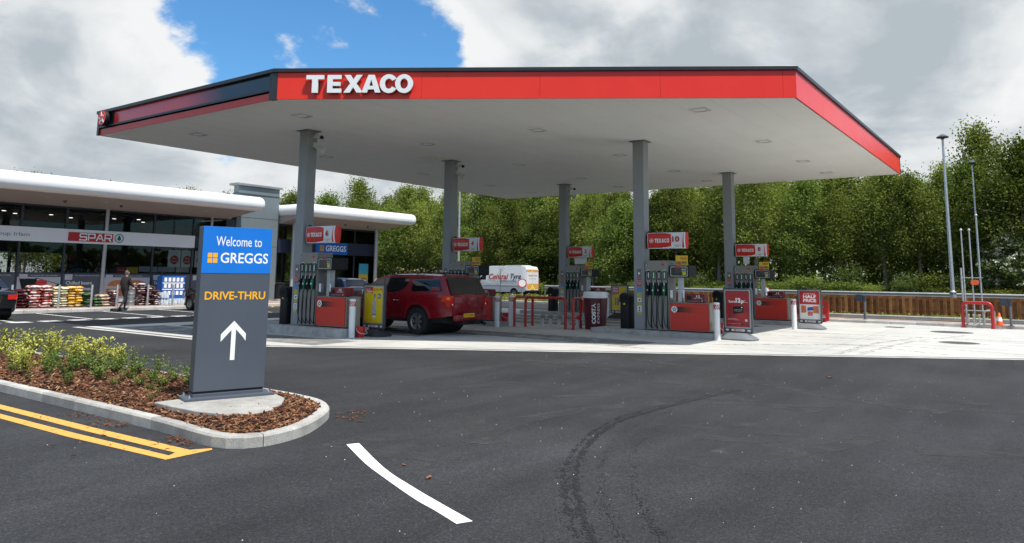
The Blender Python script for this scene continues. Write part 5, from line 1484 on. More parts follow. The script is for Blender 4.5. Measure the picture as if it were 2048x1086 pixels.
def car(loc, rz, lab, paint, L=4.25, W=1.76, H=1.47, boot=False, plate=None):
    t = thing('parked_car', lab, 'car', loc, rz); k = L / 4.25
    if boot: top = [(0, .86), (.05, .95), (.6, 1.02), (.9, 1.06), (1.45, H - .06), (1.75, H), (2.4, H), (2.75, H - .05), (3.35, 1.0), (3.9, .88), (L - .1, .74), (L, .55)]
    else: top = [(0, .80), (.04, .98), (.12, 1.04), (.42, H - .12), (.6, H - .04), (1.2, H), (2.2, H + .0), (2.6, H - .06), (3.25, 1.02), (3.8, .92), (L - .12, .76), (L, .55)]
    s = Shell(L, W, top, [(0, .42), (.5, .24), (L - .5, .22), (L, .36)], (.78 * k, L - .85), .35, .31, .93, .30, rear_round=.13, front_round=.30)
    s.body(9).build('body', paint, t, smooth=38)
    for sd in (1, -1):
        r0 = 1.15 if boot else .62
        mb = s.side([(r0 + .05, 1.0), (1.75, .985), (1.75, H - .10), (r0 + .5 if boot else r0 + .28, H - .12)], sd, .006); mb.build('side_window', CARGL, t)
        mb = s.side([(1.82, .985), (3.05, .985), (2.62, H - .16), (2.45, H - .10), (1.82, H - .10)], sd, .006); mb.build('side_window', CARGL, t)
        for a, b_ in ((1.05, 1.78), (1.84, 2.9)): s.patch(a, b_, .36, .90, sd, .006).build('door', paint, t, smooth=30)
        mb = MB(); s.patch(.02, .34, .74, .90, sd, .012, 5, 3, 0, mb); y0 = sd * s.hw(0, .8); mb.box(-.012, .04, min(y0, y0 - sd * .26), max(y0, y0 - sd * .26), .72, .88); mb.build('tail_lamp', TAILR, t, smooth=40)
        mb = MB(); s.patch(L - .42, L - .12, .60, .74, sd, .012, 5, 3, 0, mb); mb.build('headlight', CHROME, t, smooth=40)
        mb = MB(); mb.lathe([(0, -.07), (.08, -.05), (.09, .02), (0, .07)], (2.95, sd * (W / 2 + .06), .98), 10); mb.build('mirror', paint, t, smooth=50)
        for xw in (.78 * k, L - .85): wheel(t, xw, sd * (W / 2 - .12), .315, .20, spokes=7, sd=sd)
    mb = MB(); mb.lathe([(.34, -W / 2 + .1), (.34, W / 2 - .1)], (.78 * k, 0, .33), 24, axis='Y'); mb.lathe([(.34, -W / 2 + .1), (.34, W / 2 - .1)], (L - .85, 0, .33), 24, axis='Y'); mb.box(.3, L - .3, -W / 2 + .12, W / 2 - .12, .2, .36); mb.build('underbody', UNDER, t, smooth=40)
    # rear screen and windscreen
    if boot: q = [(.93, .62, 1.10), (1.42, .52, H - .03)]
    else: q = [(.14, .66, 1.09), (.42, .56, H - .07)]
    (xa, ya, za), (xb, yb, zb) = q; mb = MB(); nr = Vector((-(zb - za), 0, xb - xa)).normalized(); pts = [Vector(p) + nr * .03 for p in ((xa, -ya, za), (xa, ya, za), (xb, yb, zb), (xb, -yb, zb))]; mb.add(pts + [p - nr * .05 for p in pts], [(3, 2, 1, 0), (0, 4, 5, 1), (1, 5, 6, 2), (2, 6, 7, 3), (3, 7, 4, 0)]); mb.build('rear_window', CARGL, t)
    pts = [Vector(p) + Vector((.02, 0, .035)) for p in ((2.70, -.56, H - .03), (2.70, .56, H - .03), (3.26, .66, 1.06), (3.26, -.66, 1.06))]; mb = MB(); mb.add(pts + [p - Vector((.03, 0, .04)) for p in pts], [(3, 2, 1, 0), (0, 4, 5, 1), (1, 5, 6, 2), (2, 6, 7, 3), (3, 7, 4, 0)]); mb.build('windscreen', CARGL, t)
    mb = MB(); mb.prism(rect(-.26, .26, .60, .71), (-.012, 0, 0), -VX, ZX, .006, 0); put_text(mb, plate or 'MX62 FKD', (-.019, 0, 0), -VX, ZX, -.22, .22, .625, .685, .001, .02, 1); mb.build('number_plate', [PLATEY, BLKT], t)
    return t


CARBLK = mat('black_car_paint', (0.008, 0.008, 0.009), 0.15, var=.2, coat=.8); CARBLU = mat('dark_blue_car_paint', (0.008, 0.011, 0.025), 0.15, var=.2, coat=.8); CARGRY = mat('charcoal_car_paint', (0.012, 0.013, 0.015), 0.15, var=.2, coat=.8)
car((10.42, 29.15, 0), R(90), 'black saloon car at the left edge, showing a red tail lamp', CARBLK, 4.4, 1.78, 1.45, True, 'PK12 OUH')
car((20.25, 28.6, 0), R(90), 'black hatchback parked nose to the shop, half hidden by the entrance sign', CARGRY, 4.3, 1.78, 1.52)
car((28.2, 30.4, 0), R(80), 'dark blue car parked in front of the bakery, seen behind the red pickup bonnet', CARBLU, 4.25, 1.76, 1.50)

# white van
VANW = mat('van_white', (0.72, 0.73, 0.74), 0.3, var=.03, coat=.3); CHEV_R = mat('chevron_orange', (0.62, 0.13, 0.015), .5); CHEV_Y = mat('chevron_yellow', (0.72, 0.60, 0.16), .5); TXR = mat('van_text_red', (.50, .02, .02), .5); TXB = mat('van_text_navy', (.012, .03, .10), .5)
vn = thing('delivery_van', 'white high-roof van with Central Tyre lettering and orange striped rear doors', 'van', (50.35, 34.0, -.08 + .15), R(90))
vs_ = Shell(5.75, 1.95, [(0, 2.05), (.04, 2.32), (.12, 2.42), (.5, 2.47), (3.85, 2.46), (4.0, 2.38), (4.25, 2.05), (4.85, 1.32), (5.35, 1.12), (5.65, .95), (5.75, .6)], [(0, .45), (.3, .40), (5.75, .36)], (1.15, 4.75), .40, .34, 1.30, .10, rear_round=.05, front_round=.30)
vs_.body(14).build('body', VANW, vn, smooth=38)
for sd in (1, -1):
    mb = vs_.side([(4.0, 1.35), (4.72, 1.35), (4.28, 1.90), (4.0, 1.92)], sd, .006); mb.build('side_window', CARGL, vn)
    vs_.patch(3.95, 4.25, .5, 1.30, sd, .006).build('door', VANW, vn, smooth=30); vs_.patch(2.6, 3.85, .5, 2.2, sd, .006).build('sliding_door', VANW, vn, smooth=30)
    mb = MB(); vs_.patch(.1, 4.2, .84, .90, sd, .016, 20, 2, 0, mb); mb.build('rubbing_strip', BTRIM, vn)
    mb = MB(); y0 = sd * vs_.hw(0.02, 1.1); mb.box(-.01, .05, min(y0, y0 - sd * .12), max(y0, y0 - sd * .12), .85, 1.35); mb.build('tail_lamp', TAILR, vn)
    mb = MB(); mb.box(4.5, 4.68, min(sd * 1.0, sd * 1.2), max(sd * 1.0, sd * 1.2), 1.25, 1.55); mb.build('mirror', BLK, vn, bevel=.02)
    for xw in (1.15, 4.75): wheel(vn, xw, sd * .86, .345, .21, rim=.58, spokes=5, sd=sd)
mb = MB(); O = Vector((0, vs_.W / 2 + .012, 0)); mbx = MB(); put_text(mbx, 'Central', O, -UX, ZX, -3.75, -1.80, 1.40, 1.86, .014, .022, 0, .2); put_text(mbx, 'Tyre', O, -UX, ZX, -1.62, -.50, 1.32, 1.86, .014, .022, 1, .2); put_text(mbx, 'tyres  exhausts  batteries  servicing', O, -UX, ZX, -3.4, -.5, 1.16, 1.23, .014, .0, 2); mbx.prism(rect(-2.5, -.9, 1.25, 1.29), O, -UX, ZX, .003, 2)
mbx.v = [(p[0], p[1] - max(0, p[2] - 1.3) * .10, p[2]) for p in mbx.v]; mbx.build('lettering', [TXR, TXB, BLKT], vn)
mb = MB(); mb.lathe([(.39, -.9), (.39, .9)], (1.15, 0, .36), 24, axis='Y'); mb.lathe([(.39, -.9), (.39, .9)], (4.75, 0, .36), 24, axis='Y'); mb.box(.3, 5.3, -.8, .8, .3, .5); mb.build('underbody', UNDER, vn)
mb = MB(); Ob = Vector((-.012, 0, 0)); mb.prism(rect(-.86, -.01, .52, 2.22), Ob, -VX, ZX, .006, 0); mb.prism(rect(.01, .86, .52, 2.22), Ob, -VX, ZX, .006, 0)
def chev(z0, z1, m0):
    k = 0; st = .2
    for sgn in (-1, 1):
        x = 0.02
        while x < .84:
            x1 = min(x + st / 2, .84); a = [(sgn * x, z1), (sgn * x1, z1), (sgn * min(.86, x1 + (z1 - z0) * .9), z0), (sgn * min(.86, x + (z1 - z0) * .9), z0)]
            mb.prism(a, Ob - UX * .008, -VX, ZX, .002, 1); x += st
chev(2.0, 2.2, 1); chev(.62, 1.08, 1)
mb.prism(rect(-.74, .74, 2.0, 2.2), Ob - UX * .0065, -VX, ZX, .001, 2); mb.prism(rect(-.80, .80, .62, 1.08), Ob - UX * .0065, -VX, ZX, .001, 2)
put_text(mb, 'Central Tyre', Ob - UX * .008, -VX, ZX, -.6, .65, 1.62, 1.80, .003, .02, 3); put_text(mb, 'mobile tyre fitting', Ob - UX * .008, -VX, ZX, -.45, .5, 1.42, 1.50, .003, 0, 4)
mb.build('rear_door', [VANW, CHEV_R, CHEV_Y, TXR, BLKT], vn)
mb = MB(); mb.box(-.06, .1, -.9, .9, .40, .55); mb.build('bumper', BLK, vn, bevel=.02); mb = MB(); mb.prism(rect(-.26, .26, .58, .69), Ob - UX * .012, -VX, ZX, .004); mb.build('number_plate', PLATEY, vn)
mb = MB(); mb.box(.6, 2.2, -.7, .7, 2.52, 2.55); mb.build('roof_vent', WHTP, vn)

# ================================================================== SHOP
CLAD = mat('cladding_grey', (0.135, 0.165, 0.175), 0.45, var=0.04, scale=1.2); ROOFW = mat('roof_edge_white', (0.78, 0.78, 0.77), 0.3, var=0.02, scale=1); SOFG = mat('shop_soffit_grey', (0.30, 0.275, 0.255), 0.6, var=0.05, scale=1)
MULL = mat('mullion_navy', (0.022, 0.026, 0.042), 0.4, var=.1); NAVY = mat('navy_band', (0.014, 0.016, 0.040), 0.4, var=.08); FASW = mat('shop_fascia_white', (0.72, 0.71, 0.70), 0.4, var=.02, scale=1)
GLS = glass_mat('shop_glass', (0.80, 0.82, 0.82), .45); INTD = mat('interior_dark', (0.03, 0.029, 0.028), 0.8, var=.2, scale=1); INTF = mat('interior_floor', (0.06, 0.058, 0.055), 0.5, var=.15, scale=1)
GRAPH = mat('window_graphic_grey', (0.070, 0.078, 0.095), 0.4, var=.05, scale=2); GRAPHL = mat('window_graphic_pale', (0.42, 0.41, 0.43), 0.4, var=.08, scale=2); TUBEM = mat('silver_column', (0.42, 0.42, 0.42), 0.4, metal=.3, var=.06)
SPARR = mat('shop_sign_red', (0.42, 0.012, 0.016), 0.35, var=.04); SPARG = mat('shop_sign_green', (.01, .115, .055), .4); TXTG = mat('shop_text_grey', (.22, .22, .23), .5); GBLUE = mat('bakery_blue', (0.006, 0.12, 0.42), 0.35, var=.1, scale=1)
LAMPE = mat('shop_lamp', (.9, .9, .85), .4, emit=((1.0, .95, .85), 3.0))
VF = 38.0; ZP = 0.14


def roof_slab(u0, u1, v0, v1, z0, z1, par, org, name='roof'):
    mb = MB(); mb.box(u0, u1, v0, v1, z0, z1); shift(mb, org); return mb.build(name, ROOFW, par, bevel=(z1 - z0) * .46, seg=7, smooth=50)


def soffit_wedge(u0, u1, v0, vi, zo, zi, ui0, ui1, par, org):
    mb = MB(); vs = [(u0, v0, zo), (u1, v0, zo), (u1, VF + 8, zo), (u0, VF + 8, zo), (ui0, vi, zi), (ui1, vi, zi), (ui1, VF + 8, zi), (ui0, VF + 8, zi)]
    mb.add(vs, [(0, 4, 5, 1), (1, 5, 6, 2), (3, 7, 4, 0), (4, 7, 6, 5), (0, 1, 2, 3)]); shift(mb, org); return mb.build('soffit', SOFG, par)


def glazing(par, org, u0, u1, z0, z1, v=VF, name='window'):
    mb = MB(); mb.box(u0, u1, v - .006, v + .006, z0, z1); shift(mb, org); o = mb.build(name, GLS, par); return o


so_ = Vector((16, VF, ZP))
sp = thing('convenience_store', 'long glass-fronted shop with white rounded roof edge and red SPAR sign', 'shop', so_)
roof_slab(1.0, 25.75, 35.38, 47.6, 5.16, 5.95, sp, so_)
soffit_wedge(1.2, 25.35, 35.62, VF + .06, 5.19, 4.76, 1.5, 24.95, sp, so_)
def lamps(par, org, pts, v, z):
    for u in pts:
        mb = MB(); mb.prism(circ(0, 0, .11, 14), (u, v, z - .006), UX, VX, .01); shift(mb, org); mb.build('downlight', LGT, par)
    for u in pts[1:3]:
        mb = MB(); mb.lathe([(.07, .1), (.08, 0), (.05, -.08), (0, -.10)], (u + .9, v + .35, z - .07), 12); shift(mb, org); mb.build('dome_camera', DGREY, par, smooth=50)
lamps(sp, so_, [12.0, 14.9, 17.5, 20.1, 22.7], 36.6, 5.02)
ULIST = [4.0, 6.2, 8.3, 10.4, 12.5, 14.46, 16.40, 18.30, 20.73, 22.95, 25.2]
mb = MB()
for u in ULIST: mb.box(u - .045, u + .045, VF - .05, VF + .05, ZP, 4.74)
mb.box(4, 25.25, VF - .045, VF + .045, 4.70, 4.78); mb.box(4, 25.25, VF - .04, VF + .04, 1.58, 1.64); mb.box(4, 25.25, VF - .04, VF + .04, ZP, .22); mb.box(24.9, 25.5, VF - .06, VF + .3, ZP, 4.76)
shift(mb, so_).build('window_frame', MULL, sp)
for a, b_ in zip(ULIST, ULIST[1:]):
    glazing(sp, so_, a + .045, b_ - .045, 1.64, 3.03); glazing(sp, so_, a + .045, b_ - .045, 3.73, 4.70)
mb = MB(); mb.box(4, 22.98, VF - .16, VF - .052, 3.05, 3.71); shift(mb, so_).build('fascia_band', FASW, sp, bevel=.006)
mb = MB(); mb.box(22.99, 25.3, VF - .155, VF - .052, 3.05, 3.71); nb_ = shift(mb, so_).build('navy_fascia', NAVY, sp, bevel=.006)
mb = MB(); put_text(mb, 'W', (0, VF - .157, 0), UX, ZX, 23.25, 23.65, 3.26, 3.50, .004, .0); shift(mb, so_).build('lettering', mat('sign_text_blue', (.10, .16, .42), .4), nb_)
for u, r in ((18.26, .09), (12.46, .09), (24.0, .07)):
    mb = MB(); mb.lathe([(r, ZP), (r, 4.9)], (u, VF - .06, 0), 16); shift(mb, so_).build('column', TUBEM, sp, smooth=50)
# SPAR sign
FO = Vector((0, VF - .162, 0)); mb = MB(); mb.prism(rect(16.46, 18.56, 3.15, 3.57), FO, UX, ZX, .02); pn = shift(mb, so_).build('red_sign_panel', SPARR, sp)
def stroke(mb, pts, w, O, depth, mi=0):
    """flat stroked polyline with mitred joints"""
    P = [Vector(p) for p in pts]; L_ = []; R_ = []
    for i, p in enumerate(P):
        d0 = (p - P[i - 1]).normalized() if i else (P[1] - p).normalized(); d1 = (P[i + 1] - p).normalized() if i < len(P) - 1 else d0
        n0 = Vector((-d0.y, d0.x)); n1 = Vector((-d1.y, d1.x)); b_ = (n0 + n1).normalized(); k = w / 2 / max(.5, b_.dot(n0)); L_.append(tuple(p + b_ * k)); R_.append(tuple(p - b_ * k))
    mb.prism(R_ + L_[::-1], O, UX, ZX, depth, mi)
mb = MB(); X0, H_, W_ = 16.99, .30, .30; z0 = 3.215; Fl = FO - VX * .022
def letter(k, strokes, w=.055):
    for s in strokes: stroke(mb, [(X0 + k * .392 + a * W_, z0 + b_ * H_) for a, b_ in s], w, Fl, .006)
letter(0, [[(1, .85), (1, 1), (0.06, 1), (0, .93), (0, .57), (.06, .5), (.94, .5), (1, .43), (1, .07), (.94, 0), (0, 0), (0, .15)]])
letter(1, [[(0, -.08), (0, 1.09)], [(.12, 1), (.94, 1), (1, .93), (1, .45), (.94, .38), (.12, .38)]])
letter(2, [[(-.05, -.08), (.46, 1.05)], [(.54, 1.05), (1.05, -.08)], [(.30, .3), (.70, .3)]])
letter(3, [[(0, -.08), (0, 1.09)], [(.12, 1), (.94, 1), (1, .93), (1, .5), (.94, .43), (.12, .43)], [(.62, .32), (1.0, -.08)]])
shift(mb, so_).build('lettering', WHT, pn)
mb = MB(); c = (18.87, 3.37); mb.prism([circ(*c, .225, 30), circ(*c, .19, 30)], FO, UX, ZX, .012)
mb.prism([(c[0] - .02, c[1] - .15), (c[0] + .02, c[1] - .15), (c[0] + .02, c[1] - .09), (c[0] + .12, c[1] - .09), (c[0] + .07, c[1] - .02), (c[0] + .10, c[1] - .02), (c[0] + .05, c[1] + .06), (c[0] + .075, c[1] + .06), (c[0], c[1] + .16), (c[0] - .075, c[1] + .06), (c[0] - .05, c[1] + .06), (c[0] - .10, c[1] - .02), (c[0] - .07, c[1] - .02), (c[0] - .12, c[1] - .09), (c[0] - .02, c[1] - .09)], FO, UX, ZX, .012)
shift(mb, so_).build('tree_emblem', SPARG, sp)
mb = MB(); put_text(mb, 'Group Irlam', FO, UX, ZX, 13.15, 14.80, 3.23, 3.45, .004, .008); shift(mb, so_).build('lettering', TXTG, sp)
# window graphics below the glass
GO = Vector((0, VF - .03, 0))
def graphic(u0, u1, bg, draw=None):
    mb = MB(); mb.prism(rect(u0, u1, .22, 1.58), GO, UX, ZX, .008, 0); mb.prism(rect(u0, u1, 1.43, 1.58), GO - VX * .009, UX, ZX, .002, 1)
    mb.prism(rect(u0 + .08, u0 + .42, 1.30, 1.56), GO - VX * .012, UX, ZX, .002, 2); put_text(mb, 'for quality and value everyday', GO - VX * .012, UX, ZX, u0 + .55, min(u1 - .15, u0 + 1.9), 1.48, 1.53, .002, 0, 3)
    if draw: draw(mb, u0, u1)
    shift(mb, so_).build('window_graphic', [bg, GRAPH, GRAPHL, PTXT, BLK, REDT, mat('graphic_cream', (.46, .42, .34), .5), mat('graphic_orange', (.42, .13, .035), .5, var=.3, scale=6)], sp)
def txt2(l1, l2):
    def f(mb, u0, u1):
        put_text(mb, l1, GO - VX * .01, UX, ZX, u0 + .14, u0 + .14 + len(l1) * .092, 1.08, 1.24, .002, .006, 3); put_text(mb, l2, GO - VX * .01, UX, ZX, u0 + .14, u0 + .14 + len(l2) * .09, .80, .97, .002, .006, 3)
    return f
def cups(mb, u0, u1):
    D = GO - VX * .012
    for k, (a, w) in enumerate(((.08, .38), (.36, .55))): mb.prism([(u0 + a, 1.36), (u0 + a + w, 1.34), (u0 + a + w + .03, .6), (u0 + a + .22, .6)], D - VX * .001 * k, UX, ZX, .002, 4)
    mb.prism([(u0 + .75, 1.40), (u0 + 1.82, 1.10), (u0 + 1.70, .95), (u0 + 1.5, .7), (u0 + .95, .7), (u0 + .8, .95)], D - VX * .003, UX, ZX, .002, 4); mb.prism([(u0 + .80, 1.36), (u0 + 1.72, 1.10), (u0 + 1.3, .72), (u0 + 1.0, .75)], D - VX * .006, UX, ZX, .002, 6)
    mb.prism(arc(u0 + 1.02, 1.16, .25, .14, 0, 350, 18), D - VX * .009, UX, ZX, .002, 5)
def burger(mb, u0, u1):
    D = GO - VX * .012
    mb.prism(arc(u0 + .75, 1.0, .55, .30, 0, 180, 14) + [(u0 + .2, .95)], D, UX, ZX, .002, 7); mb.prism(arc(u0 + 1.6, 1.02, .5, .28, 0, 180, 14), D - VX * .002, UX, ZX, .002, 7)
    mb.prism(rect(u0 + .2, u0 + 2.2, .88, .99), D - VX * .002, UX, ZX, .002, 6); mb.prism(rect(u0 + .15, u0 + 2.2, .5, .86), D, UX, ZX, .002, 7); mb.prism(rect(u0 + .25, u0 + 2.1, .76, .82), D - VX * .003, UX, ZX, .002, 5)
for u0, u1, bg, dr in ((12.55, 14.41, GRAPH, None), (14.51, 16.35, GRAPHL, cups), (16.45, 18.25, GRAPH, txt2('Chilled beers', '& world wines')), (18.35, 20.68, GRAPHL, burger), (20.78, 22.90, GRAPH, txt2('Sandwiches', '& wraps')), (23.0, 25.15, GRAPH, None), (10.45, 12.45, GRAPHL, None), (8.35, 10.35, GRAPH, None)): graphic(u0, u1, bg, dr)
# hanging offers and shelf-edge signs behind the glass
for i, (u0, u1, a, b_) in enumerate(((21.62, 22.32, 'Any', '2 for \u00a33'), (22.36, 23.06, 'Only', '\u00a35'), (23.15, 23.85, 'Now', '\u00a32'))):
    mb = MB(); O = Vector((0, VF + .03, 0)); mb.prism(rrect(u0, u1, 2.0, 2.90, .03), O, UX, ZX, .012, 0); mb.prism(circ((u0 + u1) / 2, 2.38, .24, 22), O - VX * .013, UX, ZX, .002, 1); put_text(mb, a, O - VX * .016, UX, ZX, (u0 + u1) / 2 - .13, (u0 + u1) / 2 + .13, 2.41, 2.51, .002, .01, 0); put_text(mb, b_, O - VX * .016, UX, ZX, (u0 + u1) / 2 - .16, (u0 + u1) / 2 + .16, 2.25, 2.36, .002, .01, 0); put_text(mb, 'Special offer', O - VX * .013, UX, ZX, u0 + .15, u1 - .15, 2.72, 2.79, .002, 0, 2)
    shift(mb, so_).build('hanging_offer', [WHTP, REDT, TXTG], sp)
mb = MB(); O = Vector((0, VF + .035, 0)); mb.prism(rect(18.95, 19.42, 1.66, 1.95), O, UX, ZX, .02, 0); mb.prism(rect(19.45, 20.05, 1.66, 1.95), O, UX, ZX, .02, 1); put_text(mb, 'Deal', O - VX * .021, UX, ZX, 19.02, 19.34, 1.76, 1.84, .002, .02, 2)
for a, b_ in ((20.1, 20.68), (20.80, 21.06), (21.1, 22.05), (22.1, 22.85)): mb.prism(rect(a, b_, 1.72, 2.0), O, UX, ZX, .02, 2)
shift(mb, so_).build('window_sign', [REDT, mat('sign_yellow_paper', (.66, .50, .02), .5), GRAPHL], sp)
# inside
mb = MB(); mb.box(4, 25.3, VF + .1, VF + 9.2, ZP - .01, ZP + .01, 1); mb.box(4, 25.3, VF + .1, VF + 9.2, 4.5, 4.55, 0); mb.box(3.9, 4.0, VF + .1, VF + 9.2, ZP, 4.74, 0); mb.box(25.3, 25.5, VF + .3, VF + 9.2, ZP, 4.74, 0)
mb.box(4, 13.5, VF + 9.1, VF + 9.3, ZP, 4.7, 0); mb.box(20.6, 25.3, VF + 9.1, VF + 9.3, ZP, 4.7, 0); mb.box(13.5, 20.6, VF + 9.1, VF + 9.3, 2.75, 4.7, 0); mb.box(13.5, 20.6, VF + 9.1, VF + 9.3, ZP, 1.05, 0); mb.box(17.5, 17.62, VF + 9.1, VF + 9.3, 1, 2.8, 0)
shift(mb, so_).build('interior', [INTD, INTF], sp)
glazing(sp, so_, 13.5, 17.5, 1.05, 2.75, VF + 9.2, 'rear_window'); glazing(sp, so_, 17.62, 20.6, 1.05, 2.75, VF + 9.2, 'rear_window')
for i, (u, v) in enumerate(((14.3, 39.6), (15.3, 41), (16.6, 40.2), (18.1, 41.5), (19.6, 40.0), (21.8, 41.2), (20.6, 39.4))):
    mb = MB(); mb.prism(circ(0, 0, .09, 12), (u, v, 4.485), UX, VX, .012); shift(mb, so_).build('ceiling_lamp', LAMPE, sp)
PACK = mat('shelf_goods', (.16, .10, .07), .6, var=.9, scale=9, col2=(.10, .22, .30))
for u0, u1, v0 in ((16.6, 18.1, 38.7), (18.5, 20.6, 38.7), (20.9, 22.8, 38.6), (12.8, 14.2, 38.7)):
    t = thing('shop_shelf', 'low shop shelf of goods behind the glass, ' + {16.6: 'above the Chilled beers panel', 18.5: 'above the burger picture panel', 20.9: 'above the Sandwiches panel', 12.8: 'at the far left of the shop front'}[u0], 'shelf', ((u0 + u1) / 2, v0, ZP), 0, 'shelves inside the shop')
    mb = MB(); mb.box(-(u1 - u0) / 2, (u1 - u0) / 2, 0, .5, 0.012, 1.4); mb.build('shelf_unit', DGREY, t)
    mb = MB(); x = -(u1 - u0) / 2 + .04; rg = random.Random(int(u0 * 10))
    while x < (u1 - u0) / 2 - .15: w = rg.uniform(.08, .2); mb.box(x, x + w, .03, .4, 1.405, 1.42 + rg.uniform(.12, .35)); x += w + rg.uniform(.01, .12)
    mb.build('goods', PACK, t)
# cladding tower between the two shops
mb = MB(); mb.box(25.52, 28.40, VF - .10, VF + .42, ZP, 6.35); mb.box(25.56, 28.40, VF - .095, VF + .40, 6.35, 6.80, 0); shift(mb, so_).build('cladding_tower', CLAD, sp, bevel=.01)
mb = MB()
for z in (3.3, 4.95): mb.box(25.515, 28.405, VF - .106, VF, z - .012, z + .012)
mb.box(25.50, 28.42, VF - .13, VF + .44, 6.31, 6.36)
shift(mb, so_).build('cladding_joint', DGREY, sp)
mb = MB(); mb.box(25.36, 28.50, VF - .24, VF + .58, 6.80, 6.93); shift(mb, so_).build('tower_capping', mat('capping_grey', (.20, .21, .20), .5), sp, bevel=.01)

# bakery
go_ = Vector((32.5, VF, ZP)); gk = thing('bakery_shop', 'glass corner bakery with white rounded roof edge and blue GREGGS sign on navy', 'shop', go_)
roof_slab(28.42, 38.15, 35.40, 47.2, 5.14, 5.90, gk, go_); soffit_wedge(28.5, 37.75, 35.65, VF + .06, 5.17, 4.72, 28.5, 36.75, gk, go_); lamps(gk, go_, [30.0, 32.0, 34.0], 36.6, 5.0)
mb = MB()
for u in (28.45, 30.7, 32.7, 34.7, 36.66): mb.box(u - .045, u + .045, VF - .05, VF + .05, ZP, 4.74)
mb.box(28.42, 36.7, VF - .045, VF + .045, 4.62, 4.76); mb.box(28.42, 36.7, VF - .045, VF + .045, ZP, .3)
for v in (40.2, 42.4, 44.6): mb.box(36.6, 36.7, v - .045, v + .045, ZP, 4.74)
mb.box(36.6, 36.7, VF, VF + 8, 4.62, 4.76); mb.box(36.6, 36.7, VF, VF + 8, ZP, .3); shift(mb, go_).build('window_frame', MULL, gk)
for a, b_ in ((28.5, 30.65), (30.75, 32.65), (32.75, 34.65), (34.75, 36.6)): glazing(gk, go_, a, b_, .3, 2.98); glazing(gk, go_, a, b_, 3.78, 4.62)
for v0, v1 in ((38.05, 40.15), (40.25, 42.35), (42.45, 44.55), (44.65, 46)):
    for z0, z1 in ((.3, 2.98), (3.78, 4.62)):
        mb = MB(); mb.box(36.64, 36.655, v0, v1, z0, z1); shift(mb, go_).build('window', GLS, gk)
mb = MB(); mb.box(28.42, 36.76, VF - .16, VF - .052, 2.98, 3.78); mb.box(36.6, 36.762, VF - .052, VF + 8, 2.98, 3.78); shift(mb, go_).build('navy_band', NAVY, gk)
mb = MB(); mb.prism(rect(31.3, 33.95, 3.0, 3.74), (0, VF - .163, 0), UX, ZX, .03); bp_ = shift(mb, go_).build('blue_sign_panel', GBLUE, gk)
mb = MB(); put_text(mb, 'GREGGS', (0, VF - .195, 0), UX, ZX, 32.1, 33.8, 3.19, 3.56, .004, .014); shift(mb, go_).build('lettering', WHT, bp_)
mb = MB()
for i in (0, 1):
    for j in (0, 1): mb.prism(rect(31.62 + i * .18, 31.77 + i * .18, 3.19 + j * .2, 3.36 + j * .2), (0, VF - .195, 0), UX, ZX, .004)
shift(mb, go_).build('square_logo', mat('logo_orange', (.55, .26, .02), .4), bp_)
for u in (29.35, 36.3):
    mb = MB(); mb.lathe([(.12, ZP), (.12, 4.9)], (u, VF - .45, 0), 16); shift(mb, go_).build('column', TUBEM, gk, smooth=50)
mb = MB(); O = Vector((0, VF - .012, 0)); mb.prism(rect(35.2, 36.05, 1.75, 2.45), O, UX, ZX, .004, 0); mb.prism(rect(35.2, 36.05, 1.05, 1.74), O, UX, ZX, .004, 1); mb.prism(arc(35.62, 1.2, .35, .32, 0, 180, 12), O - VX * .005, UX, ZX, .002, 2); mb.prism(circ(35.6, 2.15, .22, 18), O - VX * .005, UX, ZX, .002, 3)
pm_ = [mat('poster_teal', (.03, .30, .36), .4), mat('poster_gold', (.45, .33, .04), .4), mat('graphic_brown', (.22, .10, .03), .5), mat('poster_skyblue', (.05, .25, .42), .4)]; shift(mb, go_).build('window_poster', pm_, gk); mb = MB(); mb.prism(rect(29.75, 30.2, 1.7, 2.5), O, UX, ZX, .004, 3); mb.prism(rect(29.75, 30.2, 1.0, 1.69), O, UX, ZX, .004, 1); shift(mb, go_).build('window_poster', pm_, gk)
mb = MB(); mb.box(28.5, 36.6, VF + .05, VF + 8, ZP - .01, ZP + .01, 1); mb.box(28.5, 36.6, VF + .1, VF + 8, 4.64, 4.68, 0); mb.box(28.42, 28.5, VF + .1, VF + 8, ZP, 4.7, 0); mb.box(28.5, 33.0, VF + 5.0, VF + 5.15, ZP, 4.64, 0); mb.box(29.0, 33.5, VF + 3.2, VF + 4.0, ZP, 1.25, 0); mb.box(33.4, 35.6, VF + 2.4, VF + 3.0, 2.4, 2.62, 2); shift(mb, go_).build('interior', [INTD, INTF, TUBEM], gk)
# pavement furniture before the bakery
t = thing('planter_bin', 'black round litter bin standing on the pavement in front of the bakery', 'bin', (27.7, 36.5, ZP)); mb = MB(); mb.lathe([(.30, 0), (.31, .1), (.31, .12)], n=20); mb.build('foot', GALV, t, smooth=40); mb = MB(); mb.lathe([(.29, .12), (.29, .95), (.31, .97), (.31, 1.02), (.2, 1.06), (0, 1.08)], n=20); mb.build('bin_body', BLK, t, smooth=40)
t = thing('outdoor_table', 'wooden topped outdoor table beside the entrance sign, before the bakery', 'table', (26.6, 36.6, ZP)); mb = MB(); mb.box(-.6, .6, -.35, .35, .98, 1.04); mb.build('table_top', mat('table_wood', (.28, .13, .035), .6, var=.2), t); mb = MB(); mb.lathe([(.25, 0), (.25, .02), (.04, .04), (.04, .98)], n=14); mb.build('leg', BLK, t)

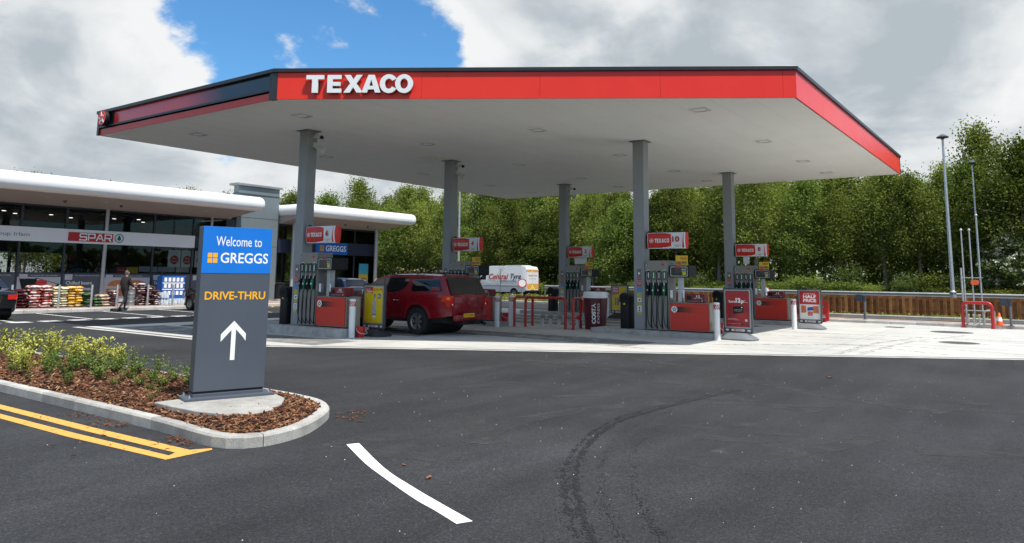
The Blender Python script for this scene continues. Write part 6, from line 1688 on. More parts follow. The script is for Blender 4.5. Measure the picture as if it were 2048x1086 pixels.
# ------------------------------------------------------------------ bags of compost and fuel outside the shop
rng = random.Random(21)
def bag_mesh(seed, lx, ly, h):
    rg = random.Random(seed); mb = MB(); nx, ny = 9, 7; vs = []
    for side in (1, -1):
        for i in range(nx):
            for j in range(ny):
                a = -1 + 2 * i / (nx - 1); b_ = -1 + 2 * j / (ny - 1); e = (1 - abs(a) ** 4) * (1 - abs(b_) ** 4); z = side * h * .5 * (e ** .5) * (1 + .16 * mnoise.noise(Vector((a * 2.2 + seed, b_ * 2.2, side)))); wv = .06 * math.sin(b_ * 5 + seed) * (abs(a) ** 3)
                vs.append((lx / 2 * a * (1 - .05 * b_ * b_), ly / 2 * b_ * (1 - .07 * a * a), z + h * .5 + wv * h * 3))
    n = nx * ny; fs = []
    for i in range(nx - 1):
        for j in range(ny - 1):
            a = i * ny + j; fs.append((a, a + ny, a + ny + 1, a + 1)); fs.append((n + a, n + a + 1, n + a + ny + 1, n + a + ny))
    mb.add(vs, fs); o = mb.build('bag', [BLK], smooth=60); me = o.data; bpy.data.objects.remove(o); return me


def bag_mat(name, c1, c2, white=.45):
    mt = bpy.data.materials.new(name); mt.use_nodes = True; t = mt.node_tree; L = t.links.new; b = t.nodes['Principled BSDF']; tc = N(t, 'ShaderNodeTexCoord'); oi = N(t, 'ShaderNodeObjectInfo')
    ad = N(t, 'ShaderNodeVectorMath', operation='ADD'); L(tc.outputs['Object'], ad.inputs[0]); L(oi.outputs['Random'], ad.inputs[1])
    n = N(t, 'ShaderNodeTexNoise'); n.inputs['Scale'].default_value = 5; n.inputs['Detail'].default_value = 2; L(ad.outputs[0], n.inputs['Vector']); r = ramp(t, [(white - .06, c1), (white + .04, c2)]); L(n.outputs[0], r.inputs[0]); L(r.outputs[0], b.inputs['Base Color']); b.inputs['Roughness'].default_value = 0.3; return mt


BM = {'maroon': bag_mat('maroon_bag_plastic', (.06, .012, .016), (.28, .20, .20), .62), 'red': bag_mat('red_white_bag_plastic', (.42, .045, .04), (.66, .55, .52), .50), 'cream': bag_mat('cream_bag_plastic', (.62, .58, .45), (.60, .50, .16), .60), 'yellow': bag_mat('yellow_bag_plastic', (.68, .40, .05), (.72, .62, .36), .58),
      'green': bag_mat('green_bag_plastic', (.03, .085, .04), (.20, .26, .12), .58), 'tan': bag_mat('tan_bag_plastic', (.40, .27, .18), (.55, .45, .36), .5), 'brown': bag_mat('brown_white_bag_plastic', (.085, .032, .03), (.62, .56, .55), .56)}
ORD = ['bottom', 'second', 'third', 'fourth', 'fifth', 'sixth', 'seventh', 'eighth', 'ninth', 'tenth']
bag_meshes = {}
def stack(u, v, nl, kind, where_, w, ly, h, desc):
    key = (round(w, 2), h)
    for k in range(nl):
        sd = (k + int(u * 10)) % 3; mk = (kind, key, sd)
        if mk not in bag_meshes:
            me = bag_mesh(sd + int(w * 100), w, ly, h); me.materials.clear(); me.materials.append(BM[kind]); bag_meshes[mk] = me
        o = bpy.data.objects.new('filled_bag', bag_meshes[mk]); COL.objects.link(o); o.location = (u + rng.gauss(0, .018), v + rng.gauss(0, .03), ZP + .002 + k * h * .80); o.rotation_euler = (rng.gauss(0, .02), rng.gauss(0, .03), rng.gauss(0, .05) + (math.pi if k % 2 else 0))
        tag(o, f'{desc} bag, {ORD[k]} from the ground, in the stack {where_}' if k else f'{desc} bag at the bottom of the stack {where_}', 'bag', f'bags stacked {where_}')
P_ = 35.25
stack(13.62, P_, 6, 'maroon', 'beside the black saloon car', .46, .75, .16, 'dark maroon')
stack(14.12, P_, 8, 'red', 'beside the dark maroon bags', .46, .75, .145, 'red and white')
stack(14.60, P_ + .02, 8, 'red', 'beside the leftmost visible post', .44, .75, .145, 'red and white')
stack(14.98, P_, 8, 'cream', 'beside the red bags', .30, .75, .135, 'cream')
stack(15.29, P_, 8, 'cream', 'beside the yellow bags', .30, .75, .135, 'pale cream')
stack(15.60, P_ + .02, 8, 'yellow', 'beside the cream bags', .32, .75, .138, 'yellow')
stack(15.90, P_, 8, 'yellow', 'beside the green bags', .26, .75, .138, 'yellow')
stack(16.30, P_, 5, 'green', 'below the Chilled beers panel', .45, .7, .15, 'green')
stack(16.70, P_, 3, 'green', 'beside the taller green bags', .34, .7, .15, 'low green')
stack(17.02, P_, 4, 'tan', 'right of the green bags', .42, .7, .16, 'tan')
stack(17.48, P_, 7, 'brown', 'behind the walking person', .40, .7, .125, 'brown and white')
stack(18.72, P_, 10, 'brown', 'right of the silver drums', .40, .7, .128, 'brown and white')
stack(19.10, P_ + .02, 9, 'brown', 'amid the tall pile', .38, .7, .128, 'brown and white')
stack(19.46, P_, 7, 'brown', 'beside the water packs', .34, .7, .125, 'brown and white')
DRUM = mat('drum_grey', (.26, .27, .28), .4, metal=.5, var=.15)
for k in range(2):
    mb = MB(); mb.lathe([(.18, 0), (.185, .01), (.18, .02), (.18, .17), (.187, .18), (.18, .19), (.18, .36), (.185, .37), (0, .372)], n=20); o = mb.build('metal_drum', DRUM, smooth=40, loc=(18.33, P_ - .05, ZP + .375 * k)); tag(o, ('lower' if k == 0 else 'upper') + ' grey drum of the two stacked between the brown bags and the walking person', 'drum', 'stacked drums')
# blue display of bottles and packs of water
BLUE = mat('display_blue', (.01, .10, .38), .4, var=.1); ICE = mat('water_pack', (.42, .52, .62), .2, var=.35, scale=7, col2=(.72, .76, .80))
t = thing('bottle_display', 'blue display rack of white bottles under the Sandwiches panel', 'display rack', (21.3, 36.75, ZP)); mb = MB(); mb.box(-.62, .62, .0, .5, 0, 1.38); mb.build('rack', BLUE, t, bevel=.01)
mb = MB()
for j, z in enumerate((1.10, .78, .42)):
    for i in range(5): mb.box(-.52 + i * .22, -.38 + i * .22, -.03, .0, z, z + .2)
mb.box(-.6, .6, -.02, 0, 1.0, 1.05); mb.box(-.6, .6, -.02, 0, .68, .73); mb.build('bottles', WHTP, t)
for i, (u, z, lab) in enumerate(((19.98, 0, 'lower left'), (20.42, 0, 'lower middle'), (20.86, 0, 'lower right'), (19.98, .31, 'upper left'))):
    mb = MB()
    for a in range(3):
        for b_ in range(2): mb.lathe([(.066, 0), (.07, .02), (.07, .2), (.03, .27), (.03, .295), (0, .296)], (-.14 + a * .14, -.07 + b_ * .14, 0), 10)
    o = mb.build('water_pack', ICE, smooth=40, loc=(u, P_, ZP + z)); tag(o, f'{lab} pack of pale blue water bottles stacked left of the blue display rack', 'water bottles', 'packs of water bottles')
mb = MB(); mb.prism(rrect(-.16, .16, -.16, .16, .03), (0, 0, 0), UX, VX, .36); o = mb.build('storage_crate', mat('crate_orange', (.55, .10, .04), .5, var=.15), bevel=.01, loc=(21.15, 35.2, ZP)); tag(o, 'orange crate on the pavement beside the water packs', 'crate')
# steel posts along the shop kerb
STPM = mat('post_stainless', (.55, .55, .55), .3, metal=.7, var=.05)
for u, lab in ((12.96, 'behind the black saloon car'), (14.75, 'between the red and the cream bags'), (15.93 + .16, 'between the yellow and the green bags'), (17.02 + .18, 'left of the walking person'), (18.42 + .2, 'in front of the tall brown bags'), (19.85, 'in front of the water packs')):
    mb = MB(); mb.lathe([(.07, 0), (.07, .01), (.045, .012), (.045, .97), (.04, .99), (0, .995)], n=14); o = mb.build('steel_post', STPM, smooth=40, loc=(u, 34.25, ZP)); tag(o, 'slim stainless steel post at the shop kerb, ' + lab, 'post', 'steel posts along the shop front')
mb = MB(); mb.box(-.2, .2, -.12, .12, 0, .13); o = mb.build('kerb_block', mat('rubber_black', (.02, .02, .02), .8), bevel=.03, loc=(16.62, 33.1, .0)); tag(o, 'black block lying at the kerb beside the walking person', 'block')

# ------------------------------------------------------------------ the walking person
SKIN = mat('skin', (.42, .24, .17), .55, var=.06); JACK = mat('dark_jacket', (.011, .006, .007), .75, var=.3, scale=14, bump=.4, bscale=18); TROU = mat('dark_trousers', (.011, .012, .015), .8, var=.3, scale=14, bump=.4, bscale=18); SHOE = mat('black_shoe', (.010, .010, .010), .5); HAIR = mat('grey_hair', (.10, .09, .085), .8, var=.3, scale=60)
def person(loc, rz, label):
    J = {'pel': (0, 0, .96, .165), 'waist': (.0, 0, 1.10, .175), 'chest': (.03, 0, 1.32, .185), 'neck0': (.045, 0, 1.475, .085), 'neck': (.055, 0, 1.52, .056), 'head0': (.065, 0, 1.585, .075), 'head1': (.075, 0, 1.65, .095), 'head2': (.07, 0, 1.72, .075),
         'hipL': (.02, .095, .90, .105), 'kneeL': (.22, .10, .53, .066), 'ankL': (.17, .10, .10, .043), 'toeL': (.31, .105, .045, .036), 'hipR': (-.02, -.095, .90, .105), 'kneeR': (-.06, -.10, .50, .066), 'ankR': (-.34, -.10, .17, .043), 'toeR': (-.27, -.105, .045, .034),
         'shL': (.03, .19, 1.42, .068), 'elL': (.05, .26, 1.15, .050), 'wrL': (.26, .20, 1.07, .034), 'haL': (.33, .185, 1.065, .036), 'shR': (.03, -.19, 1.42, .068), 'elR': (.04, -.26, 1.15, .050), 'wrR': (.26, -.20, 1.08, .034), 'haR': (.33, -.185, 1.075, .036)}
    E_ = [('pel', 'waist'), ('waist', 'chest'), ('chest', 'neck0'), ('neck0', 'neck'), ('neck', 'head0'), ('head0', 'head1'), ('head1', 'head2')]
    for s in 'LR': E_ += [('pel', 'hip' + s), ('hip' + s, 'knee' + s), ('knee' + s, 'ank' + s), ('ank' + s, 'toe' + s), ('chest', 'sh' + s), ('sh' + s, 'el' + s), ('el' + s, 'wr' + s), ('wr' + s, 'ha' + s)]
    for s, sg_ in (('L', 1), ('R', -1)):
        hx, hy, hz, _ = J['ha' + s]
        for f in range(4):
            y = hy + (f - 1.5) * .021; ln = (.070, .082, .078, .060)[f]; J[f'f{f}a{s}'] = (hx + .05, y, hz - .004, .0095); J[f'f{f}b{s}'] = (hx + .05 + ln * .5, y, hz - .020, .0085); J[f'f{f}c{s}'] = (hx + .05 + ln * .75, y, hz - .055, .0075)
            E_ += [('ha' + s, f'f{f}a{s}'), (f'f{f}a{s}', f'f{f}b{s}'), (f'f{f}b{s}', f'f{f}c{s}')]
        J['t0' + s] = (hx + .01, hy - sg_ * .04, hz + .012, .011); J['t1' + s] = (hx + .05, hy - sg_ * .052, hz + .004, .009); E_ += [('ha' + s, 't0' + s), ('t0' + s, 't1' + s)]
    nm = list(J); me = bpy.data.meshes.new('person'); me.from_pydata([J[n][:3] for n in nm], [(nm.index(a), nm.index(b_)) for a, b_ in E_], []); ob = bpy.data.objects.new('person', me); COL.objects.link(ob)
    md = ob.modifiers.new('skin', 'SKIN'); md.use_smooth_shade = True
    for i, n in enumerate(nm): sv = me.skin_vertices[0].data[i]; sv.radius = (J[n][3],) * 2; sv.use_root = (n == 'pel')
    for n in ('chest', 'waist', 'pel'): me.skin_vertices[0].data[nm.index(n)].radius = (J[n][3] * 1.12, J[n][3] * .80)
    sb = ob.modifiers.new('sub', 'SUBSURF'); sb.levels = 2; sb.render_levels = 2
    dg = bpy.context.evaluated_depsgraph_get(); m2 = bpy.data.meshes.new_from_object(ob.evaluated_get(dg)); bpy.data.objects.remove(ob)
    m2.materials.clear()
    for q in (SKIN, JACK, TROU, SHOE): m2.materials.append(q)
    for p in m2.polygons:
        x, y, z = p.center; p.use_smooth = True
        p.material_index = 3 if z < .095 else 2 if (z < .93 and abs(y) < .25) else (0 if (z > 1.505 or x > .285) else 1)
    t = thing('person', label, 'person', loc, rz); o = bpy.data.objects.new('body', m2); COL.objects.link(o); o.parent = t
    mb = MB(); mb.lathe([(.0, .088), (.045, .08), (.075, .05), (.090, .0), (.092, -.04), (.084, -.07)], (.062, 0, 1.69), 18); mb.v = [(x - .012 if x < .07 else x - .03, y * .92, z) for x, y, z in mb.v]; mb.build('hair', HAIR, t, smooth=60)
    mb = MB(); mb.tube([(.165, 0, 1.665), (.19, 0, 1.635)], [.012, .018], 8); mb.build('nose', SKIN, t, smooth=60)
    for sd in (1, -1):
        mb = MB(); mb.lathe([(0, -.02), (.018, -.012), (.022, .0), (.016, .012), (0, .02)], (.07, sd * .092, 1.65), 8); mb.build('ear', SKIN, t, smooth=60)
        mb = MB(); mb.lathe([(0, -.012), (.010, 0), (0, .012)], (.158, sd * .034, 1.672), 8); mb.build('eye', BLK, t, smooth=60)
    mb = MB(); mb.box(.150, .166, -.024, .024, 1.598, 1.605); mb.build('mouth', mat('lips', (.25, .09, .08), .5), t)
    mb = MB(); mb.lathe([(.150, .90), (.172, .93), (.176, .96)], (0, 0, 0), 18, cap=False); mb.v = [(x * .82, y * 1.1, z) for x, y, z in mb.v]; mb.build('jacket_hem', JACK, t, smooth=60)
person((16.95, 33.12, 0.0), R(22), 'grey-haired person in dark jacket and trousers walking along the shop kerb')

# ================================================================== FENCE, RAIL, POSTS
WOOD = mat('fence_timber', (0.205, 0.074, 0.021), 0.75, var=0.35, scale=3, bump=.3, bscale=30, fine=.2); WOOD2 = mat('fence_timber_light', (0.33, 0.145, 0.046), 0.75, var=0.3, scale=3, bump=.3, bscale=30, fine=.2)
fn = thing('timber_fence', 'low brown timber fence of vertical boards along the far side of the road', 'fence', (40.0, 5, 0.1))
rng = random.Random(3); mb = MB(); v = -14.0; k = 0
while v < 18.5:
    w = .115 + rng.uniform(-.006, .006); off = -.03 if k % 2 == 0 else .03
    h = .88 + rng.uniform(-.015, .015); lean = rng.uniform(-.004, .004)
    mi = rng.choice([0, 0, 1]); mb.box(off - .011, off + .011, v - 5 + (0 if off < 0 else -.02), v - 5 + w + (0 if off < 0 else .02), -.04, h, mi); v += .142; k += 1
mb.build('fence_boards', [WOOD, WOOD2], fn)
mb = MB()
for z in (.15, .70): mb.box(-.018, .018, -19, 13.5, z, z + .09)
mb.build('rail', WOOD, fn)
v = -14
while v < 18.5:
    mb = MB(); mb.box(.045, .14, v - 5 - .05, v - 5 + .05, -.1, .84); mb.build('post', WOOD, fn); v += 2.4
gr = thing('guard_rail', 'long grey steel guard rail behind the timber fence', 'guard rail', (43.0, 8, .4))
GRL = mat('rail_steel', (.30, .31, .31), .5, metal=.5, var=.15, scale=3)
prof = [(0, .50), (.03, .51), (.06, .55), (.02, .59), (.02, .63), (.06, .68), (.03, .73), (0, .74)]; mb = MB(); vs = []; fs = []
ys = [-24 + 2 * i for i in range(23)]
for y in ys:
    for a, z in prof: vs.append((-a, y if y < 20.5 else 20.5, z + .0))
for i in range(len(ys) - 1):
    for j in range(len(prof) - 1): a = i * 8 + j; fs.append((a, a + 1, a + 9, a + 8))
mb.add(vs, fs); mb.build('rail_beam', GRL, gr, smooth=50)
for y in range(-24, 21, 2): mb = MB(); mb.box(.0, .06, y - .05, y + .05, -.6, .74); mb.build('post', GRL, gr)

POSTM = mat('blue_grey_post', (.10, .115, .14), .45, var=.08)
for loc, lab in (((33.75, 6.22, .12), 'grey post with dark box on top, right of the HALF PRICE board'), ((33.0, 1.18, .12), 'grey post with dark box on top, right of the traffic cone')):
    t = thing('service_post', lab, 'post', loc, 0, 'service posts on the pavement'); mb = MB(); mb.lathe([(.045, 0), (.045, .98), (0, .985)], n=12); mb.lathe([(.09, 0), (.09, .012), (.045, .015)], n=14); mb.build('pole', POSTM, t, smooth=40)
    mb = MB(); mb.box(-.12, .12, .06, .30, .72, 1.0); mb.box(-.09, .09, -.06, .05, .74, .99); mb.build('control_box', mat('box_blue_dark', (.028, .036, .055), .4, var=.15), t, bevel=.015)
hoop((32.72, 2.66), (32.55, 1.72), .93, .06, 'red tubular barrier round the tall vent pipes beside the traffic cone', 'red barriers', .16)
vp = thing('vent_pipes', 'cluster of three tall galvanised vent pipes behind a red barrier at the right', 'vent pipes', (33.0, 2.2, .12))
for (dx, dy, h) in ((.0, .36, 3.5), (.05, .10, 3.5), (.1, -.16, 4.05)):
    mb = MB(); mb.tube([(dx, dy, 0), (dx, dy, h)], .026, 10); mb.tube([(dx, dy, h), (dx, dy, h + .02), (dx, dy, h + .06), (dx, dy, h + .09)], [.03, .05, .05, .02], 10); mb.build('pipe', GALV, vp, smooth=50)
for z in (1.72, .5): mb = MB(); mb.box(-.02, .12, -.24, .44, z, z + .03); mb.build('bracket', GALV, vp)
mb = MB(); mb.prism(rrect(-.13, .13, -.09, .09, .05), (-.03, .02, 1.56), -VX, ZX, .012); mb.build('warning_sign', mat('sign_orange', (.72, .12, .02), .45), vp)
mb = MB(); mb.tube([(-.02, .44, .85), (-.02, .44, 2.1)], .035, 8); mb.build('pipe_sleeve', GALV, vp, smooth=50)
mb = MB(); mb.tube([(-.05, -.2, 0), (-.05, -.2, .42), (-.05, -.24, .50), (-.05, -.32, .53), (-.05, -.46, .53), (-.05, -.53, .48), (-.05, -.53, 0)], .035, 10)
for y in (-.05, .13, .3): mb.lathe([(.05, 0), (.05, .03), (.03, .04), (.03, .32), (.05, .33), (.05, .38), (0, .39)], (-.1, y, 0), 10)
mb.build('low_pipework', mat('pipe_cream', (.45, .44, .40), .45, metal=.3, var=.1), vp, smooth=50)
tc_ = thing('traffic_cone', 'orange and white traffic cone beside the red barrier of the vent pipes', 'cone', (32.72, 1.52, .12)); CON = mat('cone_orange', (.75, .10, .02), .5, var=.1)
mb = MB(); mb.prism(rrect(-.15, .15, -.15, .15, .03), (0, 0, 0), UX, VX, .03); mb.build('base', CON, tc_); mb = MB(); mb.lathe([(.11, .03), (.028, .47), (.02, .475), (0, .475)], n=20); mb.build('cone_body', CON, tc_, smooth=50); mb = MB(); mb.lathe([(.088, .17), (.060, .32)], n=20, cap=False); mb.build('white_sleeve', WHT, tc_, smooth=50)
br = thing('plastic_barrier', 'red plastic road barrier panel partly hidden behind the HALF PRICE board', 'barrier', (32.55, 8.1, 0)); BRR = mat('barrier_plastic_red', (.56, .025, .025), .4, var=.1)
mb = MB(); mb.prism([rrect(-.75, .75, .04, .86, .05), rect(-.62, -.1, .58, .72), rect(.1, .62, .58, .72), rect(-.62, -.1, .16, .30), rect(.1, .62, .16, .30)], (.04, 0, 0), -VX, ZX, .09); mb.build('panel', BRR, br, bevel=.01); mb = MB(); mb.box(-.22, .22, -.6, -.5, 0, .05); mb.box(-.22, .22, .5, .6, 0, .05); mb.build('foot', BLK, br)
# round limit signs
for loc, h, r, lab in (((41.5, 28.85, .1), 1.17, .30, 'round white sign with a red rim on a short grey post beside the white van'), ((38.8, 11.8, .12), .98, .24, 'round white sign with a red rim on a short post behind pump 8')):
    t = thing('round_sign', lab, 'road sign', loc, 0, 'round red-rimmed signs'); mb = MB(); mb.lathe([(.04, 0), (.04, h + .05), (0, h + .05)], n=12); mb.build('pole', GALV, t, smooth=50)
    X = Vector((.58, -.81, 0)); O = Vector((-.04, -.03, h)); mb = MB(); mb.prism(circ(0, 0, r, 28), O, X, ZX, .02, 0); mb.prism([circ(0, 0, r, 28), circ(0, 0, r * .80, 28)], O + X.cross(ZX) * .02, X, ZX, .003, 1); mb.build('sign_face', [WHTP, REDT], t)
# lamp posts
def lamp_post(loc, h, r0, r1, lab, hs=1.0):
    t = thing('lamp_post', lab, 'lamp post', loc, 0, 'lamp posts beyond the forecourt'); mb = MB(); mb.lathe([(r0 * 1.5, 0), (r0 * 1.5, 1.1), (r0, 1.15), (r1, h), (0, h)], n=14); mb.build('pole', GALV, t, smooth=40); mb = MB(); mb.lathe([(r0 * 1.54, .98), (r0 * 1.54, 1.02)], n=14, cap=False); mb.build('band', BLK, t)
    mb = MB(); mb.lathe([(.06 * hs, h - .05), (.09 * hs, h + .02), (.26 * hs, h + .04), (.28 * hs, h + .08), (.10 * hs, h + .20), (0, h + .23)], n=18); mb.build('lamp_head', DGREY, t, smooth=50)
lamp_post((41.5, 3.72, .12), 8.55, .095, .05, 'tall tapered lamp post with a flat mushroom head, nearest the vent pipes')
lamp_post((46.9, 2.90, .7), 7.35, .062, .035, 'lamp post rising behind the white-flowering bush, above the vent pipes', .72)
lamp_post((46.0, 38.2, .0), 9.2, .12, .06, 'slim lamp post seen between the pump 4 sign and the canopy edge')

# ================================================================== TREES AND PLANTS
def leaf_mat(name, c_dark, c_light, trans=.38):
    mt = bpy.data.materials.new(name); mt.use_nodes = True; t = mt.node_tree; L = t.links.new; t.nodes.remove(t.nodes['Principled BSDF']); out = t.nodes['Material Output']
    g = N(t, 'ShaderNodeNewGeometry'); oi = N(t, 'ShaderNodeObjectInfo'); tc = N(t, 'ShaderNodeTexCoord')
    n = N(t, 'ShaderNodeTexNoise'); n.inputs['Scale'].default_value = .55; n.inputs['Detail'].default_value = 3; L(tc.outputs['Object'], n.inputs['Vector'])
    a = N(t, 'ShaderNodeMath', operation='MULTIPLY'); L(g.outputs['Random Per Island'], a.inputs[0]); a.inputs[1].default_value = .42
    b = N(t, 'ShaderNodeMath', operation='MULTIPLY_ADD'); L(oi.outputs['Random'], b.inputs[0]); b.inputs[1].default_value = .60; L(a.outputs[0], b.inputs[2])
    c = N(t, 'ShaderNodeMath', operation='MULTIPLY_ADD'); L(n.outputs[0], c.inputs[0]); c.inputs[1].default_value = .5; L(b.outputs[0], c.inputs[2])
    r = ramp(t, [(.28, c_dark), (1.0, c_light)]); L(c.outputs[0], r.inputs[0])
    d = N(t, 'ShaderNodeBsdfDiffuse'); L(r.outputs[0], d.inputs[0]); tr = N(t, 'ShaderNodeBsdfTranslucent'); tm = N(t, 'ShaderNodeMix', data_type='RGBA', blend_type='MULTIPLY'); tm.inputs[0].default_value = 1; L(r.outputs[0], tm.inputs[6]); tm.inputs[7].default_value = (1.0, 1.15, .45, 1); L(tm.outputs[2], tr.inputs[0])
    m1 = N(t, 'ShaderNodeMixShader'); m1.inputs[0].default_value = trans; L(d.outputs[0], m1.inputs[1]); L(tr.outputs[0], m1.inputs[2]); L(m1.outputs[0], out.inputs[0])
    MATS[name] = mt; return mt


LF_B = leaf_mat('birch_leaf', (0.040, 0.056, 0.011), (0.295, 0.335, 0.088)); LF_D = leaf_mat('dense_leaf', (0.028, 0.046, 0.010), (0.215, 0.275, 0.073)); LF_Y = leaf_mat('yellow_green_leaf', (0.14, 0.15, 0.03), (0.30, 0.30, 0.07)); LF_W = leaf_mat('hawthorn_leaf', (0.07, 0.10, 0.03), (0.17, 0.21, 0.075))
BARKB = mat('birch_bark', (.42, .39, .33), .8, var=.5, scale=4, col2=(.16, .13, .10)); BARKD = mat('dark_bark', (.075, .058, .042), .9, var=.4, scale=5)


def leaf_quad(mb, c, s, rg, droop=0.0, mi=0):
    d = Vector((rg.gauss(0, 1), rg.gauss(0, 1), rg.gauss(0, .7) - droop)).normalized(); q = Vector((rg.gauss(0, 1), rg.gauss(0, 1), rg.gauss(0, 1))); n = d.cross(q)
    if n.length < .05: return
    n.normalize(); l = s * rg.uniform(.7, 1.35); w = l * rg.uniform(.34, .52); k = d.cross(n) * l * .12
    o = len(mb.v); mb.v += [tuple(c - d * l * .5), tuple(c + n * w + k), tuple(c + d * l * .5), tuple(c - n * w + k)]; mb.f.append((o, o + 1, o + 2, o + 3)); mb.m.append(mi)


def tree_mesh(seed, H, W, n, ls, birch, base=.12, top_sharp=1.0, flowers=0):
    rg = random.Random(seed); tr = MB(); lean = Vector((rg.gauss(0, .03), rg.gauss(0, .03), 0)); pts = []
    for i in range(9):
        f = i / 8; pts.append(Vector((lean.x * f * H + .12 * math.sin(f * 5 + seed), lean.y * f * H + .12 * math.cos(f * 4 + seed), f * H * .96)))
    r0 = .085 + H * .008; tr.tube(pts, [r0 * (1 - .88 * i / 8) for i in range(9)], 7)
    def axis(f): x = f * 8; i = min(7, int(x)); return pts[i].lerp(pts[i + 1], x - i)
    lf = MB(); cl = []; nb = int(26 + W * 5)
    for b_ in range(nb):
        f = base + (1 - base) * (b_ + rg.random()) / nb; a = b_ * 2.39996 + rg.uniform(-.4, .4); g = (f - base) / (1 - base)
        env = W * .5 * (math.sin(math.pi * min(1, .18 + .82 * g ** .85)) ** .75) * (1 - .25 * g * top_sharp); ln = env * rg.uniform(.55, 1.15); o = axis(f); rise = rg.uniform(.15, .75) * ln * (1.1 - .5 * g)
        e = o + Vector((math.cos(a) * ln, math.sin(a) * ln, rise)); m_ = o.lerp(e, .5) + Vector((0, 0, .12 * ln)); tip = e - Vector((0, 0, (.35 if birch else .1) * ln * rg.random()))
        tr.tube([o, m_, e], [r0 * .33 * (1 - .6 * f), r0 * .2 * (1 - .6 * f), .012], 5, cap=False)
        for k in range(5):
            t_ = .38 + .62 * (k + rg.random()) / 5; p = (o.lerp(m_, t_ * 2) if t_ < .5 else m_.lerp(tip, t_ * 2 - 1)); cl.append((p + Vector((rg.gauss(0, .22), rg.gauss(0, .22), rg.gauss(0, .18))), .26 + .30 * rg.random() * (1.2 - .5 * g), t_))
    for k in range(7): cl.append((axis(.90 + .1 * rg.random()) + Vector((rg.gauss(0, .12), rg.gauss(0, .12), rg.uniform(0, .5))), .20, 1))
    wt = [r ** 1.5 for _, r, _ in cl]
    for c, r, t_ in rg.choices(cl, wt, k=n):
        p = Vector((rg.gauss(0, r), rg.gauss(0, r), rg.gauss(0, r * .75)))
        if birch and rg.random() < .45: p.z -= abs(rg.gauss(0, r * 1.4)); p.x *= .6; p.y *= .6
        leaf_quad(lf, c + p, ls, rg, .5 if birch else .1)
    if flowers:
        for c, r, t_ in rg.choices([q for q in cl if q[2] > .7], k=flowers):
            c = c + Vector((rg.gauss(0, r * .8), rg.gauss(0, r * .8), abs(rg.gauss(0, r * .8))))
            for _ in range(6): leaf_quad(lf, c + Vector((rg.gauss(0, .12), rg.gauss(0, .12), rg.gauss(0, .05))), .24, rg, 0, 1)
    return tr, lf


TREES = []
for s, H, W, n, ls, bi in ((1, 9.6, 4.8, 15000, .13, True), (2, 8.8, 5.2, 15000, .135, True), (3, 9.2, 5.8, 17500, .14, False), (4, 8.0, 5.6, 16000, .14, False), (5, 10.2, 4.4, 13500, .13, True), (6, 8.4, 6.2, 17500, .145, False), (7, 9.0, 4.4, 13000, .13, True)):
    tr, lf = tree_mesh(s, H, W, n, ls, bi, .10 if not bi else .32)
    a = tr.build('trunk', BARKB if bi else BARKD, smooth=60); b_ = lf.build('crown', LF_B if bi else LF_D); TREES.append((a.data, b_.data, bi)); bpy.data.objects.remove(a); bpy.data.objects.remove(b_)
rng = random.Random(77); spots = []
# front rank, middle rank, back rank along the wood; then the trees behind the shops
v = -9.0; i = 0
while v < 27: spots.append((49.0 + rng.uniform(-.7, .9), v, rng.uniform(.70, .95), 'front')); v += rng.uniform(2.1, 2.9)
v = -11.0
while v < 30: spots.append((52.3 + rng.uniform(-.9, .9), v, rng.uniform(.78, 1.02), 'second')); v += rng.uniform(2.4, 3.2)
v = -12.0
while v < 34: spots.append((56.5 + rng.uniform(-1, 1), v, rng.uniform(.9, 1.0) * (.93 if 5 < v < 15 else 1), 'rear')); v += rng.uniform(2.8, 3.6)
v = 29.5
while v < 62: spots.append((56.4 + rng.uniform(-.7, .9), v, rng.uniform(.80, 1.0), 'front')); v += rng.uniform(2.2, 3.0)
v = 34.0
while v < 72: spots.append((60.3 + rng.uniform(-1, 1), v, rng.uniform(1.02, 1.22), 'second')); v += rng.uniform(2.6, 3.4)
v = 36.0
while v < 80: spots.append((65.5 + rng.uniform(-1, 1), v, rng.uniform(1.10, 1.32), 'rear')); v += rng.uniform(3.2, 4.2)
u = 22.0
while u < 44: spots.append((u, 56.5 + rng.uniform(-.9, .9), rng.uniform(.62, .78) if u < 30 else rng.uniform(.75, .95), 'shop')); u += rng.uniform(2.4, 3.2)
u = 24.0
while u < 50: spots.append((u, 62 + rng.uniform(-1, 1), rng.uniform(.80, .95), 'shop')); u += rng.uniform(2.8, 3.8)
spots.append((50.8, 2.3, 1.0, 'tall'))
for u, v in ((45.2, 58.5), (47.5, 61), (49.5, 64.5), (43.5, 60.5), (52, 62), (53, 67)): spots.append((u, v, rng.uniform(1.0, 1.12), 'shop'))
rank = {'front': 'front-row', 'second': 'middle-row', 'rear': 'back-row', 'shop': 'distant'}
named = []
for i, (u, v, sc, rk) in enumerate(spots):
    if across(u, v) > 2230 or across(u, v) < -120: continue          # wholly outside the frame
    kx = 4 if rk == 'tall' else rng.choice([0, 1, 4, 6, 2, 3, 5]); a, b_, bi = TREES[kx]
    t = thing('birch_tree' if bi else 'leafy_tree', '', 'tree', (u, v, hgt(u, v) - .05 if u > 40 else -.05), rng.uniform(0, 6.28), 'trees of the wood' if rk != 'tall' else None)
    if rk == 'tall': t['label'] = 'tallest birch with a narrow top, right of the tall lamp post'
    else: named.append((t, f"{rank[rk]} {'birch' if bi else 'leafy tree'} {where(u, v)}"))
    s = sc * rng.uniform(.96, 1.04); t.scale = (s * rng.uniform(.92, 1.12), s * rng.uniform(.92, 1.12), s)
    for nm, me in (('trunk', a), ('crown', b_)):
        o = bpy.data.objects.new(nm, me); COL.objects.link(o); o.parent = t
name_apart(named)
